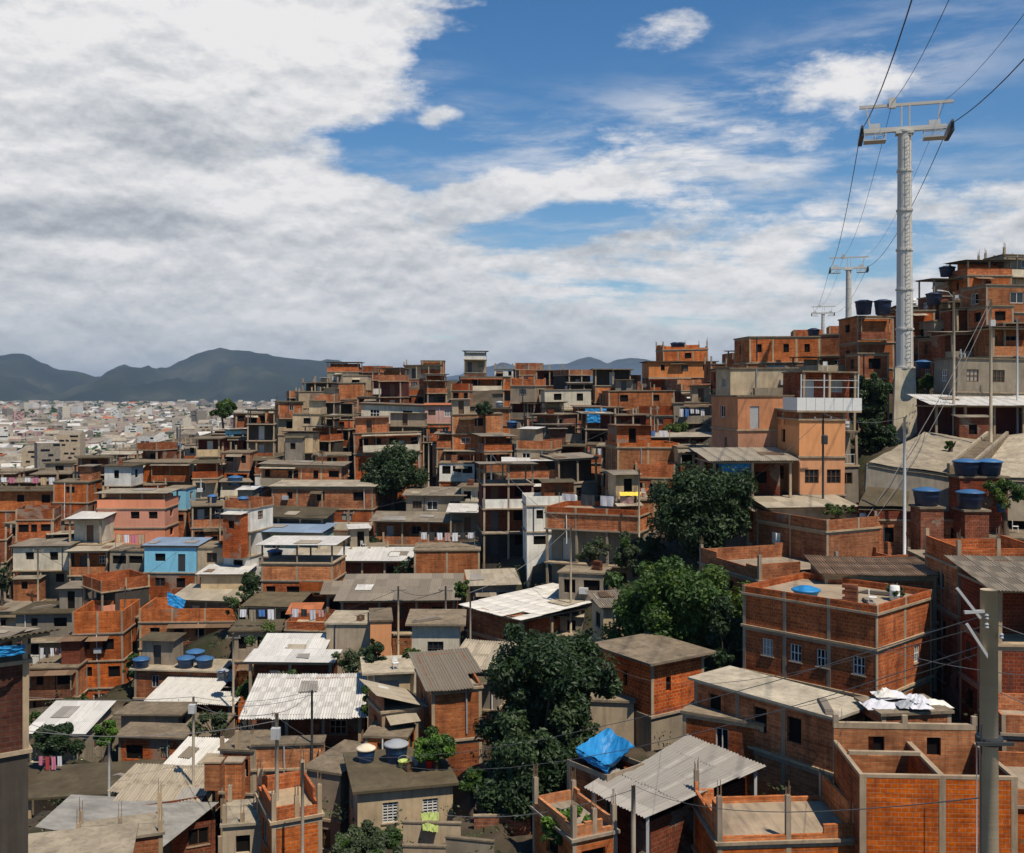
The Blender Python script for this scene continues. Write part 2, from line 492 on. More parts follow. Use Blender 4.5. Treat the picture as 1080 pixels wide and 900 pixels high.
    def build(s, name, mats, parent=None, smooth=False):
        if not s.f:
            return None
        me = bpy.data.meshes.new(name)
        me.from_pydata(s.v, [], s.f)
        mats = mats if isinstance(mats, (list, tuple)) else [mats]
        for m in mats:
            me.materials.append(M[m] if isinstance(m, str) else m)
        if len(mats) > 1:
            me.polygons.foreach_set('material_index', s.m)
        if smooth:
            me.polygons.foreach_set('use_smooth', [True] * len(s.f))
        uvl = me.uv_layers.new(name='UVMap')
        uvs = []
        for poly in me.polygons:
            n = poly.normal
            if abs(n.z) > 0.6:
                # roofs: v runs down the slope
                for vi in poly.vertices:
                    p = s.uvo.get(vi) or s.v[vi]
                    uvs += [p[0], p[1]]
            else:
                l = math.hypot(n.x, n.y) or 1
                tx, ty = -n.y / l, n.x / l
                for vi in poly.vertices:
                    p = s.v[vi]
                    uvs += [p[0] * tx + p[1] * ty, p[2]]
        uvl.data.foreach_set('uv', uvs)
        o = bpy.data.objects.new(name, me)
        COL.objects.link(o)
        if parent is not None:
            o.parent = parent
        return o


def empty(name, loc, rz=0.0):
    o = bpy.data.objects.new(name, None)
    o.empty_display_size = 0.3
    COL.objects.link(o)
    o.location = loc
    o.rotation_euler = (0, 0, rz)
    return o


PENDING = []          # (object, description, anchor point) - labels are written once all is placed


def tag(o, label, cat, group=None, kind=None):
    if label:
        o['label'] = label
    o['category'] = cat
    if group:
        o['group'] = group
    if kind:
        o['kind'] = kind
    return o


def later(o, desc, pt, cat, group=None):
    tag(o, None, cat, group)
    PENDING.append((o, desc, Vector(pt)))
    return o


def struct(o):
    o['kind'] = 'structure'
    return o
# ------------------------------------------------------------------ houses
FOOT = []             # (x, y, radius, z base) of all buildings, the ground is cut to them
PROT = []             # screen boxes (x0, y0, x1, y1, d) of what was placed one by one
HOUSES = []
PANES = ('glass', 'glass', 'dark', 'curtain', 'glass', 'wood', 'dark')


def wall_face(mb, o, t, n, L, z0, z1, opens, rev=0.22, m=0):
    """a wall plane from o along t with real openings and their reveals"""
    us, vs = {0.0, L}, {z0, z1}
    for (a, b, c, d) in opens:
        us |= {a, b}
        vs |= {c, d}
    us, vs = sorted(us), sorted(vs)

    def pt(u, v, k=0.0):
        return (o[0] + t[0] * u - n[0] * k, o[1] + t[1] * u - n[1] * k, v)
    for i in range(len(us) - 1):
        for j in range(len(vs) - 1):
            cu, cv = (us[i] + us[i + 1]) / 2, (vs[j] + vs[j + 1]) / 2
            if any(a < cu < b and c < cv < d for (a, b, c, d) in opens):
                continue
            mb.quad(pt(us[i], vs[j]), pt(us[i + 1], vs[j]), pt(us[i + 1], vs[j + 1]), pt(us[i], vs[j + 1]), m)
    for (a, b, c, d) in opens:
        mb.quad(pt(a, c), pt(a, d), pt(a, d, rev), pt(a, c, rev), m)
        mb.quad(pt(b, d), pt(b, c), pt(b, c, rev), pt(b, d, rev), m)
        mb.quad(pt(a, c), pt(a, c, rev), pt(b, c, rev), pt(b, c), m)
        mb.quad(pt(a, d, rev), pt(a, d), pt(b, d), pt(b, d, rev), m)


def window(root, o, t, n, op, style, near, fm='alu'):
    a, b, c, d = op
    rev = 0.2

    def box(mb, u0, u1, v0, v1, k0, k1, m=0):
        p = [(o[0] + t[0] * u - n[0] * k, o[1] + t[1] * u - n[1] * k, v) for v in (v0, v1) for (u, k) in ((u0, k0), (u1, k0), (u1, k1), (u0, k1))]
        q = len(mb.v)
        mb.v += p
        for f in ((0, 3, 2, 1), (4, 5, 6, 7), (0, 1, 5, 4), (1, 2, 6, 5), (2, 3, 7, 6), (3, 0, 4, 7)):
            mb.f.append(tuple(q + i for i in f))
            mb.m.append(m)
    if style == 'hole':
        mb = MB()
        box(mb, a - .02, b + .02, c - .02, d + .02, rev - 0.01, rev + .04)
        mb.build('window', 'dark', root)  # dark panel stands in for the unlit interior
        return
    if style == 'door':
        mb = MB()
        box(mb, a + .003, b - .003, c, d - .003, .09, .13)
        dr = mb.build('door', fm, root)
        if near:
            hb = MB()
            box(hb, a + .1, a + .16, c + 1.0, c + 1.12, .06, .092)
            hb.build('handle', 'metal', dr)
        return
    fw = 0.05 if near else 0.07
    mb = MB()
    box(mb, a, a + fw, c, d, .07, .13)
    box(mb, b - fw, b, c, d, .07, .13)
    box(mb, a + fw, b - fw, c, c + fw, .072, .128)
    box(mb, a + fw, b - fw, d - fw, d, .072, .128)
    nm = 1 if style == 'sash' else 2
    for k in range(1, nm + 1):
        u = a + (b - a) * k / (nm + 1)
        box(mb, u - fw * .45, u + fw * .45, c + fw, d - fw, .074, .126)
    if style == 'grid':
        v = (c + d) / 2
        box(mb, a + fw, b - fw, v - fw * .4, v + fw * .4, .076, .124)
    if style == 'louvre':
        k = 7
        for i in range(1, k):
            v = c + (d - c) * i / k
            box(mb, a + fw, b - fw, v - .028, v + .028, .085, .115)
    if near:
        w = mb.build('window', fm, root)
        pb = MB()
        box(pb, a, b, c, d, .135, .15)
        pb.build('pane', 'dark' if style == 'louvre' else PANES[int(abs(a * 37 + c * 11)) % len(PANES)], w)
        sb = MB()
        box(sb, a - .08, b + .08, c - .07, c - .004, -.06, .05)
        sb.build('sill', 'concrete', w)
    else:
        box(mb, a, b, c, d, .135, .15, 1)
        mb.build('window', [fm, PANES[int(abs(a * 37 + c * 11)) % len(PANES)]], root)


def fl(mat='brick', h=2.8, f=2, l=1, r=1, kind='wall', win=None, rail=None, door=False, ww=None, wh=None, frame=None, inset=1.5, fpos=None, lpos=None):
    return dict(mat=mat, h=h, f=f, l=l, r=r, kind=kind, win=win, rail=rail, door=door, ww=ww, wh=wh, frame=frame, inset=inset, fpos=fpos, lpos=lpos)


def world_pt(C, zb, yaw, p):
    c, s = math.cos(yaw), math.sin(yaw)
    return Vector((C[0] + p[0] * c - p[1] * s, C[1] + p[0] * s + p[1] * c, zb + p[2]))


def house(name, C, ztop, yaw, w, dep, floors, roof=('slab', 'slab'), near=False, desc=None, label=None, cat='house', group=None,
          seed=0, found=3.0, slabm='concrete', posts=True, protect=True, ov=0.12, corr=None):
    rng = random.Random(seed * 7919 + int(C[0] * 31) + int(C[1] * 17))
    H = sum(f['h'] for f in floors)
    zb = ztop - H
    root = empty(name, (C[0], C[1], zb), yaw)
    tl = .3 if near else .7
    root.rotation_euler = (R(rng.gauss(0, tl * .6)), R(rng.gauss(0, tl)), yaw)      # nothing here was set out with a level
    c, s = math.cos(yaw), math.sin(yaw)
    ctr = world_pt(C, zb, yaw, (w / 2, dep / 2, 0))
    FOOT.append((ctr.x, ctr.y, c, s, w / 2 + .3, dep / 2 + .3, zb))
    if corr is None:
        corr = near
    faces = {'f': ((0, 0), (1, 0), (0, -1), w), 'r': ((w, 0), (0, 1), (1, 0), dep), 'l': ((0, dep), (0, -1), (-1, 0), dep), 'b': ((w, dep), (-1, 0), (0, 1), w)}
    ST = 0.15
    fr = MB()          # the cast frame: posts, beams
    z = 0.0
    for i, fd in enumerate(floors):
        h = fd['h']
        z0, z1 = z, z + h - ST
        zlow = z0 - found if i == 0 else z0
        wm = MB()
        if fd['kind'] == 'wall':
            for key, (o, t, n, L) in faces.items():
                k = fd.get(key, 0) if key != 'b' else 0
                opens = []
                pos = fd.get(key + 'pos') if key in ('f', 'l') else None
                if pos is None:
                    pos = [((q + .5) / k + rng.uniform(-.06, .06)) for q in range(k)] if k else []
                for q, u in enumerate(pos):
                    ww = fd['ww'] or rng.choice((0.7, 1.0, 1.2, 1.4))
                    wh = fd['wh'] or rng.choice((0.9, 1.0, 1.15))
                    isdoor = fd['door'] and key == 'f' and q == len(pos) - 1
                    if isdoor:
                        ww, vb, vt = 0.85, z0 + .06, z0 + 2.1
                    else:
                        vt = z0 + min(2.15, h - .45)
                        vb = vt - wh
                    uc = min(max(u * L, ww / 2 + .3), L - ww / 2 - .3)
                    op = (uc - ww / 2, uc + ww / 2, vb, vt)
                    if opens and op[0] < opens[-1][1] + .1 and key == 'f':
                        continue
                    if any(not (op[1] < e[0] - .05 or op[0] > e[1] + .05) for e in opens):
                        continue
                    opens.append(op)
                    if isdoor:
                        window(root, o, t, n, op, 'door', near, fd['frame'] or rng.choice(('wood', 'metal', 'alu')))
                    else:
                        st = fd['win'] or rng.choice(('hole', 'sash', 'sash', 'grid', 'hole'))
                        window(root, o, t, n, op, st, near, fd['frame'] or rng.choice(('alu', 'whiteframe', 'wood', 'metal')))
                wall_face(wm, o, t, n, L, zlow, z1 + .01, opens)
            wm.build('wall', fd['mat'], root)
            if posts and fd['mat'].startswith('brick'):
                xs = [0.0] + [w * q / max(1, round(w / 3.1)) for q in range(1, max(1, round(w / 3.1)))] + [w]
                ys = [0.0] + [dep * q / max(1, round(dep / 3.4)) for q in range(1, max(1, round(dep / 3.4)))] + [dep]
                pw = .10
                for x in xs:
                    if 0 < x < w and rng.random() < .4:
                        continue
                    pw = rng.uniform(.07, .13)
                    x0, x1 = max(-.018, x - pw), min(w + .018, x + pw)
                    if x == 0: x0, x1 = -.018, .19
                    if x == w: x0, x1 = w - .19, w + .018
                    fr.box(x0, x1, -.018, .05, zlow, z1 + .02)
                for y in ys[1:]:
                    y0, y1 = y - pw, min(dep + .018, y + pw)
                    if y == dep: y0, y1 = dep - .19, dep + .018
                    fr.box(-.018, .05, y0, y1, zlow, z1 + .02)
                    fr.box(w - .05, w + .018, y0, y1, zlow, z1 + .02)
                # ring beam under the slab
                if rng.random() < .65:
                    bz0 = z1 - rng.uniform(.14, .26)
                    fr.box(.19, w - .19, -.012, .05, bz0, z1 + .015)
                    fr.box(-.012, .05, .05, dep - .19, bz0, z1 + .015)
                    fr.box(w - .05, w + .012, .05, dep - .19, bz0, z1 + .015)
        else:
            ins = min(fd['inset'], dep * .6)
            kd = fd['kind']
            # recessed front with the gallery before it
            o, t, n, L = (0, ins), (1, 0), (0, -1), w
            opens = []
            k = fd['f']
            for q in range(k):
                ww, dn = (0.85, True) if q == 0 else (rng.choice((1.0, 1.2)), False)
                uc = (q + .5) / k * L
                if uc - ww / 2 < .2 or uc + ww / 2 > L - .2:
                    continue
                vt = z0 + 2.1
                op = (uc - ww / 2, uc + ww / 2, z0 + .04 if dn else vt - 1.0, vt)
                opens.append(op)
                window(root, o, t, n, op, 'door' if dn else (fd['win'] or rng.choice(('sash', 'grid', 'hole'))), near, fd['frame'] or rng.choice(('wood', 'alu', 'metal')))
            wall_face(wm, o, t, n, L, zlow, z1 + .01, opens)
            wall_face(wm, (w, ins), (0, 1), (1, 0), dep - ins, zlow, z1 + .01, [])
            wall_face(wm, (0, dep), (0, -1), (-1, 0), dep - ins, zlow, z1 + .01, [])
            wall_face(wm, (w, dep), (-1, 0), (0, 1), L, zlow, z1 + .01, [])
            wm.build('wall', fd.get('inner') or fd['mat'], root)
            np_ = max(1, round(w / 3.0))
            for q in range(np_ + 1):
                x = q * (w - .2) / np_
                pm = MB()
                pm.box(x, x + .2, .0, .2, zlow, z1 + .01)
                pm.build('post', 'concrete', root)
            rl = fd['rail'] or fd['mat']
            if kd == 'veranda':
                rm = MB()
                hh = .95
                rm.box(.012, w - .012, .03, .13, zlow, z0 + hh)
                rm.box(.032, .13, .13, ins - .002, zlow, z0 + hh - .002)
                rm.box(w - .13, w - .032, .13, ins - .002, zlow, z0 + hh - .002)
                rm.build('balcony_wall', rl, root)
            elif kd == 'rail':
                rm = MB()
                rm.box(.012, w - .012, .06, .10, z0 + .92, z0 + .97)
                rm.box(.012, w - .012, .06, .10, z0 + .12, z0 + .16)
                k = int(w / (.16 if near else .3))
                for q in range(1, k):
                    x = w * q / k
                    rm.box(x - .012, x + .012, .068, .092, z0 + .16, z0 + .92)
                rm.build('railing', 'galv', root)
        # the slab over this storey
        sm = MB()
        top = i == len(floors) - 1
        e = ov if not top else (roof[2] if roof[0] == 'slab' and len(roof) > 2 else ov)
        if not (top and roof[0] == 'bare'):
            sm.box(-e, w + e, -e, dep + e, z1 + .01, z + h)
            sm.build('roof_slab' if top and roof[0] in ('slab', 'ruin', 'stubs') else 'floor_slab', roof[1] if top and roof[0] in ('slab', 'stubs') else slabm, root)
        z += h
    rt = roof[0]
    if rt == 'parapet':
        pm = MB()
        hh, th = roof[2], .14
        pm.box(-.05, w + .05, -.05, -.05 + th, z, z + hh)
        pm.box(-.05, w + .05, dep + .05 - th, dep + .05, z, z + hh)
        pm.box(-.05, -.05 + th, -.05 + th, dep + .05 - th, z, z + hh)
        pm.box(w + .05 - th, w + .05, -.05 + th, dep + .05 - th, z, z + hh)
        pm.build('parapet', roof[1], root)
        if roof[1].startswith('brick'):
            for q in range(max(1, round(w / 3.1)) + 1):
                x = min(max(w * q / max(1, round(w / 3.1)), .05), w - .05)
                fr.box(x - .1, x + .1, -.068, .02, z - .02, z + hh + .02)
            for q in range(1, max(1, round(dep / 3.4)) + 1):
                y = min(dep * q / max(1, round(dep / 3.4)), dep - .05)
                fr.box(-.068, .02, y - .1, y + .1, z - .02, z + hh + .02)
                fr.box(w - .02, w + .068, y - .1, y + .1, z - .02, z + hh + .02)
    elif rt in ('ruin', 'stubs'):
        if rt == 'ruin':
            pm = MB()
            th = .14
            segs = [((0, 0), (w, 0)), ((w - th, th), (w - th, dep)), ((0, th), (0, dep)), ((0, dep - th), (w, dep - th))]
            for (a, b) in segs:
                L = math.hypot(b[0] - a[0], b[1] - a[1])
                u = 0
                hh = rng.uniform(.4, roof[2])
                while u < L - .05:
                    du = min(rng.uniform(.6, 1.8), L - u)
                    if rng.random() < .5:
                        hh = min(roof[2], max(.2, hh + rng.choice((-.6, -.4, -.2, .2, .4, .6))))
                    if a[1] == b[1]:
                        pm.box(a[0] + u, a[0] + u + du, a[1], a[1] + th, z, z + hh)
                    else:
                        pm.box(a[0], a[0] + th, a[1] + u, a[1] + u + du, z, z + hh)
                    u += du
            pm.build('unfinished_wall', roof[1], root)
        for (x, y) in ((.1, .1), (w - .1, .1), (w - .1, dep - .1), (.1, dep - .1), (w / 2, .1)):
            hh = rng.uniform(.5, 1.2) + (roof[2] * .5 if rt == 'ruin' else 0)
            pb = MB()
            pb.box(x - .11, x + .11, y - .11, y + .11, z - .01, z + hh)
            po = pb.build('post', 'concrete', root)
            if near or rng.random() < .4:
                rb = MB()
                for (dx, dy) in ((-.07, -.07), (.07, -.07), (.07, .07), (-.07, .07)):
                    rb.box(x + dx - .012, x + dx + .012, y + dy - .012, y + dy + .012, z + hh - .02, z + hh + rng.uniform(.3, .8))
                rb.build('rebar', 'sheet_rust', po)
    elif rt in ('sheet', 'canopy'):
        mt = roof[1]
        hh = roof[2] if rt == 'canopy' else .12
        rise = roof[3]
        e = roof[4] if len(roof) > 4 else .45
        di = roof[5] if len(roof) > 5 else 'f'
        rail = roof[6] if len(roof) > 6 else None
        zl, zh = z + hh, z + hh + rise
        q = {'f': (zl, zl, zh, zh), 'b': (zh, zh, zl, zl), 'l': (zl, zh, zh, zl), 'r': (zh, zl, zl, zh)}[di]
        cs = [(-e, -e, q[0]), (w + e, -e, q[1]), (w + e, dep + e, q[2]), (-e, dep + e, q[3])]
        rm = MB()
        if di in 'fb':
            qq = (cs[0], cs[1], cs[2], cs[3])
        else:
            qq = (cs[1], cs[2], cs[3], cs[0])
        if corr:
            rm.panels(*qq, rng)
        else:
            rm.sheet(*qq, False)
            # ribs across: swap so that uv u runs along the width of the sheets
        ro = rm.build('roof', mt, root)
        # odd sheets laid over the leaks
        for k in range(rng.choice((0, 1, 1, 2)) if not mt == 'tile' else 0):
            a_, b_ = rng.uniform(.05, .7), rng.uniform(.05, .6)
            c_, d_ = a_ + rng.uniform(.12, .3), b_ + rng.uniform(.2, .38)
            pq = [Vector(qq[0]).lerp(Vector(qq[1]), u).lerp(Vector(qq[3]).lerp(Vector(qq[2]), u), v) + Vector((rng.uniform(-.15, .15), rng.uniform(-.15, .15), .07)) for (u, v) in ((a_, b_), (c_, b_), (c_, d_), (a_, d_))]
            xm = MB()
            xm.sheet(*pq, near)
            xm.build('patch_sheet', rng.choice(('sheet_grey', 'sheet_rust', 'sheet_pale', 'sheet_white', 'sheet_dark')), ro)
        # purlins carry it
        bm = MB()
        for yy in (0.08, dep / 2, dep - .08):
            t = (yy + e) / (dep + 2 * e)
            za, zb_ = q[0] * (1 - t) + q[3] * t, q[1] * (1 - t) + q[2] * t
            bm.bar((-e * .8, yy, za - .1), (w + e * .8, yy, zb_ - .1), .07, .1)
        bm.build('purlins' if False else 'roof_beam', 'woodpole', ro)

        def zat(x, y):
            tx, ty = (x + e) / (w + 2 * e), (y + e) / (dep + 2 * e)
            return (q[0] * (1 - tx) + q[1] * tx) * (1 - ty) + (q[3] * (1 - tx) + q[2] * tx) * ty
        if rt == 'canopy':
            nx = max(1, round(w / 3.2))
            for k in range(nx + 1):
                for y in (.1, dep - .1):
                    x = .1 + (w - .2) * k / nx
                    pb = MB()
                    pb.box(x - .08, x + .08, y - .08, y + .08, z - .01, zat(x, y) - .13)
                    pb.build('post', rng.choice(('concrete', 'concrete', 'woodpole')), root)
            if rail:
                th, ph = .12, rng.uniform(.8, 1.1)
                pm = MB()
                pm.box(-.03, w + .03, -.03, -.03 + th, z, z + ph)
                pm.box(-.03, -.03 + th, -.03 + th, dep + .03, z, z + ph)
                pm.box(w + .03 - th, w + .03, -.03 + th, dep + .03, z, z + ph)
                # the back is bricked up to the roof
                pm.box(-.03 + th, w + .03 - th, dep * .55, dep * .55 + th, z, zat(w / 2, dep * .55) - .3)
                pm.build('parapet', rail, root)
        else:
            # bricked gap between slab and sheet
            gm = MB()
            for (x0, y0, x1, y1) in ((.02, dep - .14, w - .02, dep - .02), (.02, .02, .14, dep - .15), (w - .14, .02, w - .02, dep - .15)):
                a = min(zat(x0, y0), zat(x1, y1), zat(x0, y1), zat(x1, y0)) - .02
                b1, b2 = zat(x0, y0) - .03, zat(x1, y1) - .03
                n0 = len(gm.v)
                gm.v += [(x0, y0, z), (x1, y0, z), (x1, y1, z), (x0, y1, z), (x0, y0, zat(x0, y0) - .03), (x1, y0, zat(x1, y0) - .03), (x1, y1, zat(x1, y1) - .03), (x0, y1, zat(x0, y1) - .03)]
                for f in ((4, 5, 6, 7), (0, 1, 5, 4), (1, 2, 6, 5), (2, 3, 7, 6), (3, 0, 4, 7)):
                    gm.f.append(tuple(n0 + i for i in f))
                    gm.m.append(0)
            if rise > .25:
                gm.build('gable', floors[-1]['mat'], root)
    fr.build('concrete_frame', 'concrete', root)
    anchor = world_pt(C, zb, yaw, (w / 2, 0, H - 1.0))
    if label:
        tag(root, label, cat, group)
    else:
        later(root, desc or 'house', anchor, cat, group)
    info = dict(root=root, C=C, zb=zb, yaw=yaw, w=w, dep=dep, H=H, name=name, near=near, solid=floors[-1]['kind'] == 'wall')
    info['roof'] = roof
    HOUSES.append(info)
    # screen box for keeping others out of its way
    xs, ys = [], []
    for p in ((0, 0, H), (w, 0, H), (w, dep, H), (0, dep, H), (0, 0, H - 3.5), (w, 0, H - 3.5)):
        q = proj(world_pt(C, zb, yaw, p))
        xs.append(q[0])
        ys.append(q[1])
    info['box'] = (min(xs), min(ys), max(xs), max(ys))
    info['d'] = ctr.y
    if protect:
        PROT.append((min(xs), min(ys), max(xs), max(ys), C[1]))
    return info


def on_roof(info, u, v, dz=0.0):
    return world_pt(info['C'], info['zb'], info['yaw'], (u * info['w'], v * info['dep'], info['H'] + dz))


def hpx(name, x0, x1, ytop, d, dep, floors, roof=('slab', 'slab'), yaw=0.0, desc=None, **kw):
    """a house from the edges of its front in the photo and its distance"""
    if d > 95 and roof[0] in ('sheet', 'canopy'):
        roof = roof[:3] + (roof[3] * .5,) + roof[4:]
    if 95 < d:
        dep *= .74
    cx = (x0 + x1) / 2
    p = P(cx, ytop, d)
    yw = R(yaw)
    wid = (x1 - x0) / F * d / max(.4, math.cos(yw - math.atan2(p.x, p.y) * 0 ))
    C = (p.x - wid / 2 * math.cos(yw), p.y - wid / 2 * math.sin(yw))
    kw.setdefault('near', d < 80)
    kw.setdefault('seed', int(cx * 3 + ytop))
    return house(name, C, p.z, yw, wid, dep, floors, roof, desc=desc, **kw)


def hcorner(name, px, ytop, d, yaw, w, dep, floors, roof=('slab', 'slab'), desc=None, **kw):
    """a house seen on its near corner: the front runs right from the corner, the left side runs back from it"""
    p = P(px, ytop, d)
    kw.setdefault('near', d < 80)
    return house(name, (p.x, p.y), p.z, R(yaw), w, dep, floors, roof, desc=desc, **kw)


# ------------------------------------------------------------------ roof things
def water_tank(pt, r=.62, h=.85, mat='tank', lid='tanklid', desc='blue plastic water tank', stripe=True, seg=18):
    t = empty('water_tank', pt)
    b = MB()
    b.lathe([(r * .80, 0), (r * .84, .02), (r * .93, h * .55), (r * .95, h * .57), (r * .97, h * .62), (r, h * .92), (r * 1.05, h * .93), (r * 1.05, h)], seg)
    b.build('tank_body', mat, t, True)
    l = MB()
    l.lathe([(r * 1.10, h - .05), (r * 1.11, h + .02), (r * 1.0, h + .07), (r * .6, h + .16), (r * .55, h + .20), (r * .2, h + .23), (.03, h + .235)], seg)
    l.build('lid', lid, t, True)
    return later(t, desc, (pt[0], pt[1], pt[2] + h / 2), 'water tank', 'water tanks on the roofs')


def dish(pt, rz, desc='grey satellite dish on a mast'):
    t = empty('satellite_dish', pt, rz)
    b = MB()
    prof = []
    n = 14
    for i in range(5):
        rr = .38 * i / 4
        prof.append((max(rr, .01), .10 * (i / 4) ** 2))
    b.lathe(prof + [(.385, .10)], n)
    o = b.build('reflector', 'galv', t, True)
    for v in o.data.vertices:
        y, z = v.co.y, v.co.z
        v.co.y, v.co.z = -z * .8 - y * .45, y * .9 + .75 - z * .4
    p = MB()
    p.tube([(0, 0, 0), (0, 0, .55), (0, -.05, .75)], .025, 6)
    p.tube([(0, -.05, .45), (0, -.4, .6), (0, -.45, .7)], .012, 5)
    p.build('mount', 'metal', t)
    return later(t, desc, pt, 'satellite dish', 'satellite dishes')


def antenna(pt, h=2.4, rz=0.0, desc='thin metal television antenna'):
    t = empty('tv_antenna', pt, rz)
    m = MB()
    m.tube([(0, 0, 0), (0, 0, h)], .022, 5)
    m.build('mast', 'metal', t)
    a = MB()
    a.bar((-.7, 0, h - .15), (.7, 0, h - .05), .02)
    for k in range(7):
        x = -.6 + k * .2
        a.bar((x, -.38 + k * .03, h - .14 + k * .013), (x, .38 - k * .03, h - .14 + k * .013), .015)
    a.build('aerial', 'metal', t)
    return later(t, desc, (pt[0], pt[1], pt[2] + h), 'antenna', 'television antennas')


def utility_pole(base, h, r0, r1, label, arms=(), name='utility_pole', mat='polecon', trafo=False, lamp=None, rz=0.0, seg=12, box=False):
    t = empty(name, base, rz)
    m = MB()
    m.tube([(0, 0, -6.0), (0, 0, h * .5), (0, 0, h)], [r0, (r0 + r1) / 2, r1], seg)
    m.build('pole', mat, t, True)
    for (az, L, zz) in arms:
        am = MB()
        am.bar((-L / 2 * math.cos(az), -L / 2 * math.sin(az), zz), (L / 2 * math.cos(az), L / 2 * math.sin(az), zz), .1, .12)
        ao = am.build('crossarm', 'woodpole', t)
        k = max(2, int(L / .5))
        for q in range(k):
            u = -L / 2 + .1 + (L - .2) * q / (k - 1)
            im = MB()
            im.lathe([(.03, .06), (.055, .09), (.04, .13), (.055, .16), (.02, .21)], 8, (u * math.cos(az), u * math.sin(az), zz))
            im.build('insulator', 'tankgrey', ao)
    if trafo:
        tm = MB()
        tm.lathe([(.24, 0), (.27, .04), (.27, .7), (.24, .74), (.05, .8)], 12, (0, -r0 - .32, h * .72))
        tm.build('transformer', 'metal', t)
    if box:
        bm = MB()
        bm.box(-.22, .22, -r0 - .3, -r0 + .02, h * .80, h * .80 + .55)
        bm.build('service_box', 'galv', t)
    if lamp:
        az, L, zz = lamp
        lm = MB()
        dx, dy = math.cos(az), math.sin(az)
        lm.tube([(0, 0, zz - .5), (dx * L * .5, dy * L * .5, zz + .1), (dx * L, dy * L, zz + .2)], .03, 6)
        lo = lm.build('lamp_arm', 'galv', t)
        hm = MB()
        hm.bar((dx * L, dy * L, zz + .2), (dx * (L + .55), dy * (L + .55), zz + .24), .2, .12)
        hm.build('lamp_head', 'galv', lo)
    if isinstance(label, tuple):
        later(t, label[0], (base[0], base[1], base[2] + h), 'utility pole', label[1])
    else:
        tag(t, label, 'utility pole')
    return t


def cable(a, b, sag, rad, label=None, desc=None, name='overhead_cable', cat='cable', group=None, n=14, mat='cable'):
    a, b = Vector(a), Vector(b)
    pts = []
    for i in range(n + 1):
        t = i / n
        p = a.lerp(b, t)
        p.z -= sag * 4 * t * (1 - t)
        pts.append(p)
    m = MB()
    m.tube(pts, rad, 5)
    o = m.build(name, mat)
    if label:
        tag(o, label, cat, group)
    else:
        later(o, desc, a.lerp(b, .5), cat, group)
    return o


# ------------------------------------------------------------------ trees
def crown_mesh(c, rad, n_clump, n_leaf, leaf, rng, flat=0.0, shell=0.55):
    mb = MB()
    clumps = []
    for k in range(n_clump):
        while True:
            p = Vector((rng.uniform(-1, 1), rng.uniform(-1, 1), rng.uniform(-1, 1)))
            if shell < p.length < 1.0 or (p.length < 1 and rng.random() < .25):
                break
        if p.z < -.25:
            p.z *= .6
        p *= .84 + .55 * mnoise.noise(p * 1.9 + Vector((c[0] + n_leaf, c[1], c[2])))
        q = Vector((c[0] + p.x * rad[0], c[1] + p.y * rad[1], c[2] + p.z * rad[2]))
        rc = (min(rad) * rng.choice((.12, .17, .22, .28, .36)) * rng.uniform(.8, 1.2))
        clumps.append((q, rc))
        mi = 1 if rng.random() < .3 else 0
        for i in range(int(n_leaf * min(1.5, (rc / (min(rad) * .24)) ** 1.6))):
            d = Vector((rng.gauss(0, 1), rng.gauss(0, 1), rng.gauss(0, 1) * .75)).normalized() * rc * (rng.random() ** .4)
            pos = q + d
            out = (d.normalized() * .5 + Vector((rng.gauss(0, .5), rng.gauss(0, .5), .55 + rng.gauss(0, .4)))).normalized()
            t = out.cross(Vector((rng.gauss(0, 1), rng.gauss(0, 1), rng.gauss(0, 1)))).normalized()
            b = out.cross(t)
            s = leaf * rng.uniform(.6, 1.3)
            mb.quad(pos - t * s, pos - b * s * .45 + out * s * .12, pos + t * s, pos + b * s * .45 + out * s * .12, mi)
    return mb, clumps


def tree(name, label, px, py, d, rx, ry, seed=1, leaf=.26, nc=60, nl=110, mat='leaf_dark', depth=None, cat='tree', group=None, desc=None, trunk_r=.2, base=None):
    rng = random.Random(seed)
    c = P(px, py, d)
    rad = (rx / F * d, (depth or rx) / F * d, ry / F * d)
    gz = ground_z(c.x, c.y) if base is None else base
    gz = min(gz, c.z - rad[2] * .7)
    root = empty(name, (c.x, c.y, gz))
    loc = (0, 0, c.z - gz)
    mb, clumps = crown_mesh(loc, rad, nc, nl, leaf, rng)
    tm = MB()
    lean = Vector((rng.uniform(-.4, .4), rng.uniform(-.4, .4), 0))
    fork = Vector((0, 0, loc[2] - rad[2] * .55)) + lean
    if fork.z < .6:
        fork.z = .6
    tm.tube([(0, 0, -1.0), lean * .4 + Vector((0, 0, fork.z * .5)), fork], [trunk_r * 1.25, trunk_r, trunk_r * .8], 8)
    for (q, rc) in clumps[::max(1, len(clumps) // 14)]:
        mid = fork.lerp(q, .5) + Vector((rng.uniform(-.2, .2), rng.uniform(-.2, .2), rng.uniform(0, .3)))
        tm.tube([fork - Vector((0, 0, .1)), mid, q], [trunk_r * .55, trunk_r * .32, trunk_r * .08], 6)
    tm.build('trunk', 'bark', root, True)
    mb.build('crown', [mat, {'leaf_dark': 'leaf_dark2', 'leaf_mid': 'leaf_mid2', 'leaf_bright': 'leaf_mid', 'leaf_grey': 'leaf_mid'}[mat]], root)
    if label:
        tag(root, label, cat, group)
    else:
        later(root, desc, c, cat, group)
    PROT.append((px - rx * .8, py - ry * .8, px + rx * .8, py + ry * .8, d - 2))
    return root
# ------------------------------------------------------------------ houses placed one by one
ST_ = ('slab', 'slab')


def PAR(m='brick', h=1.0):
    return ('parapet', m, h)


def SH(m='sheet_grey', rise=.5, e=.45, di='f'):
    return ('sheet', m, 0, rise, e, di)


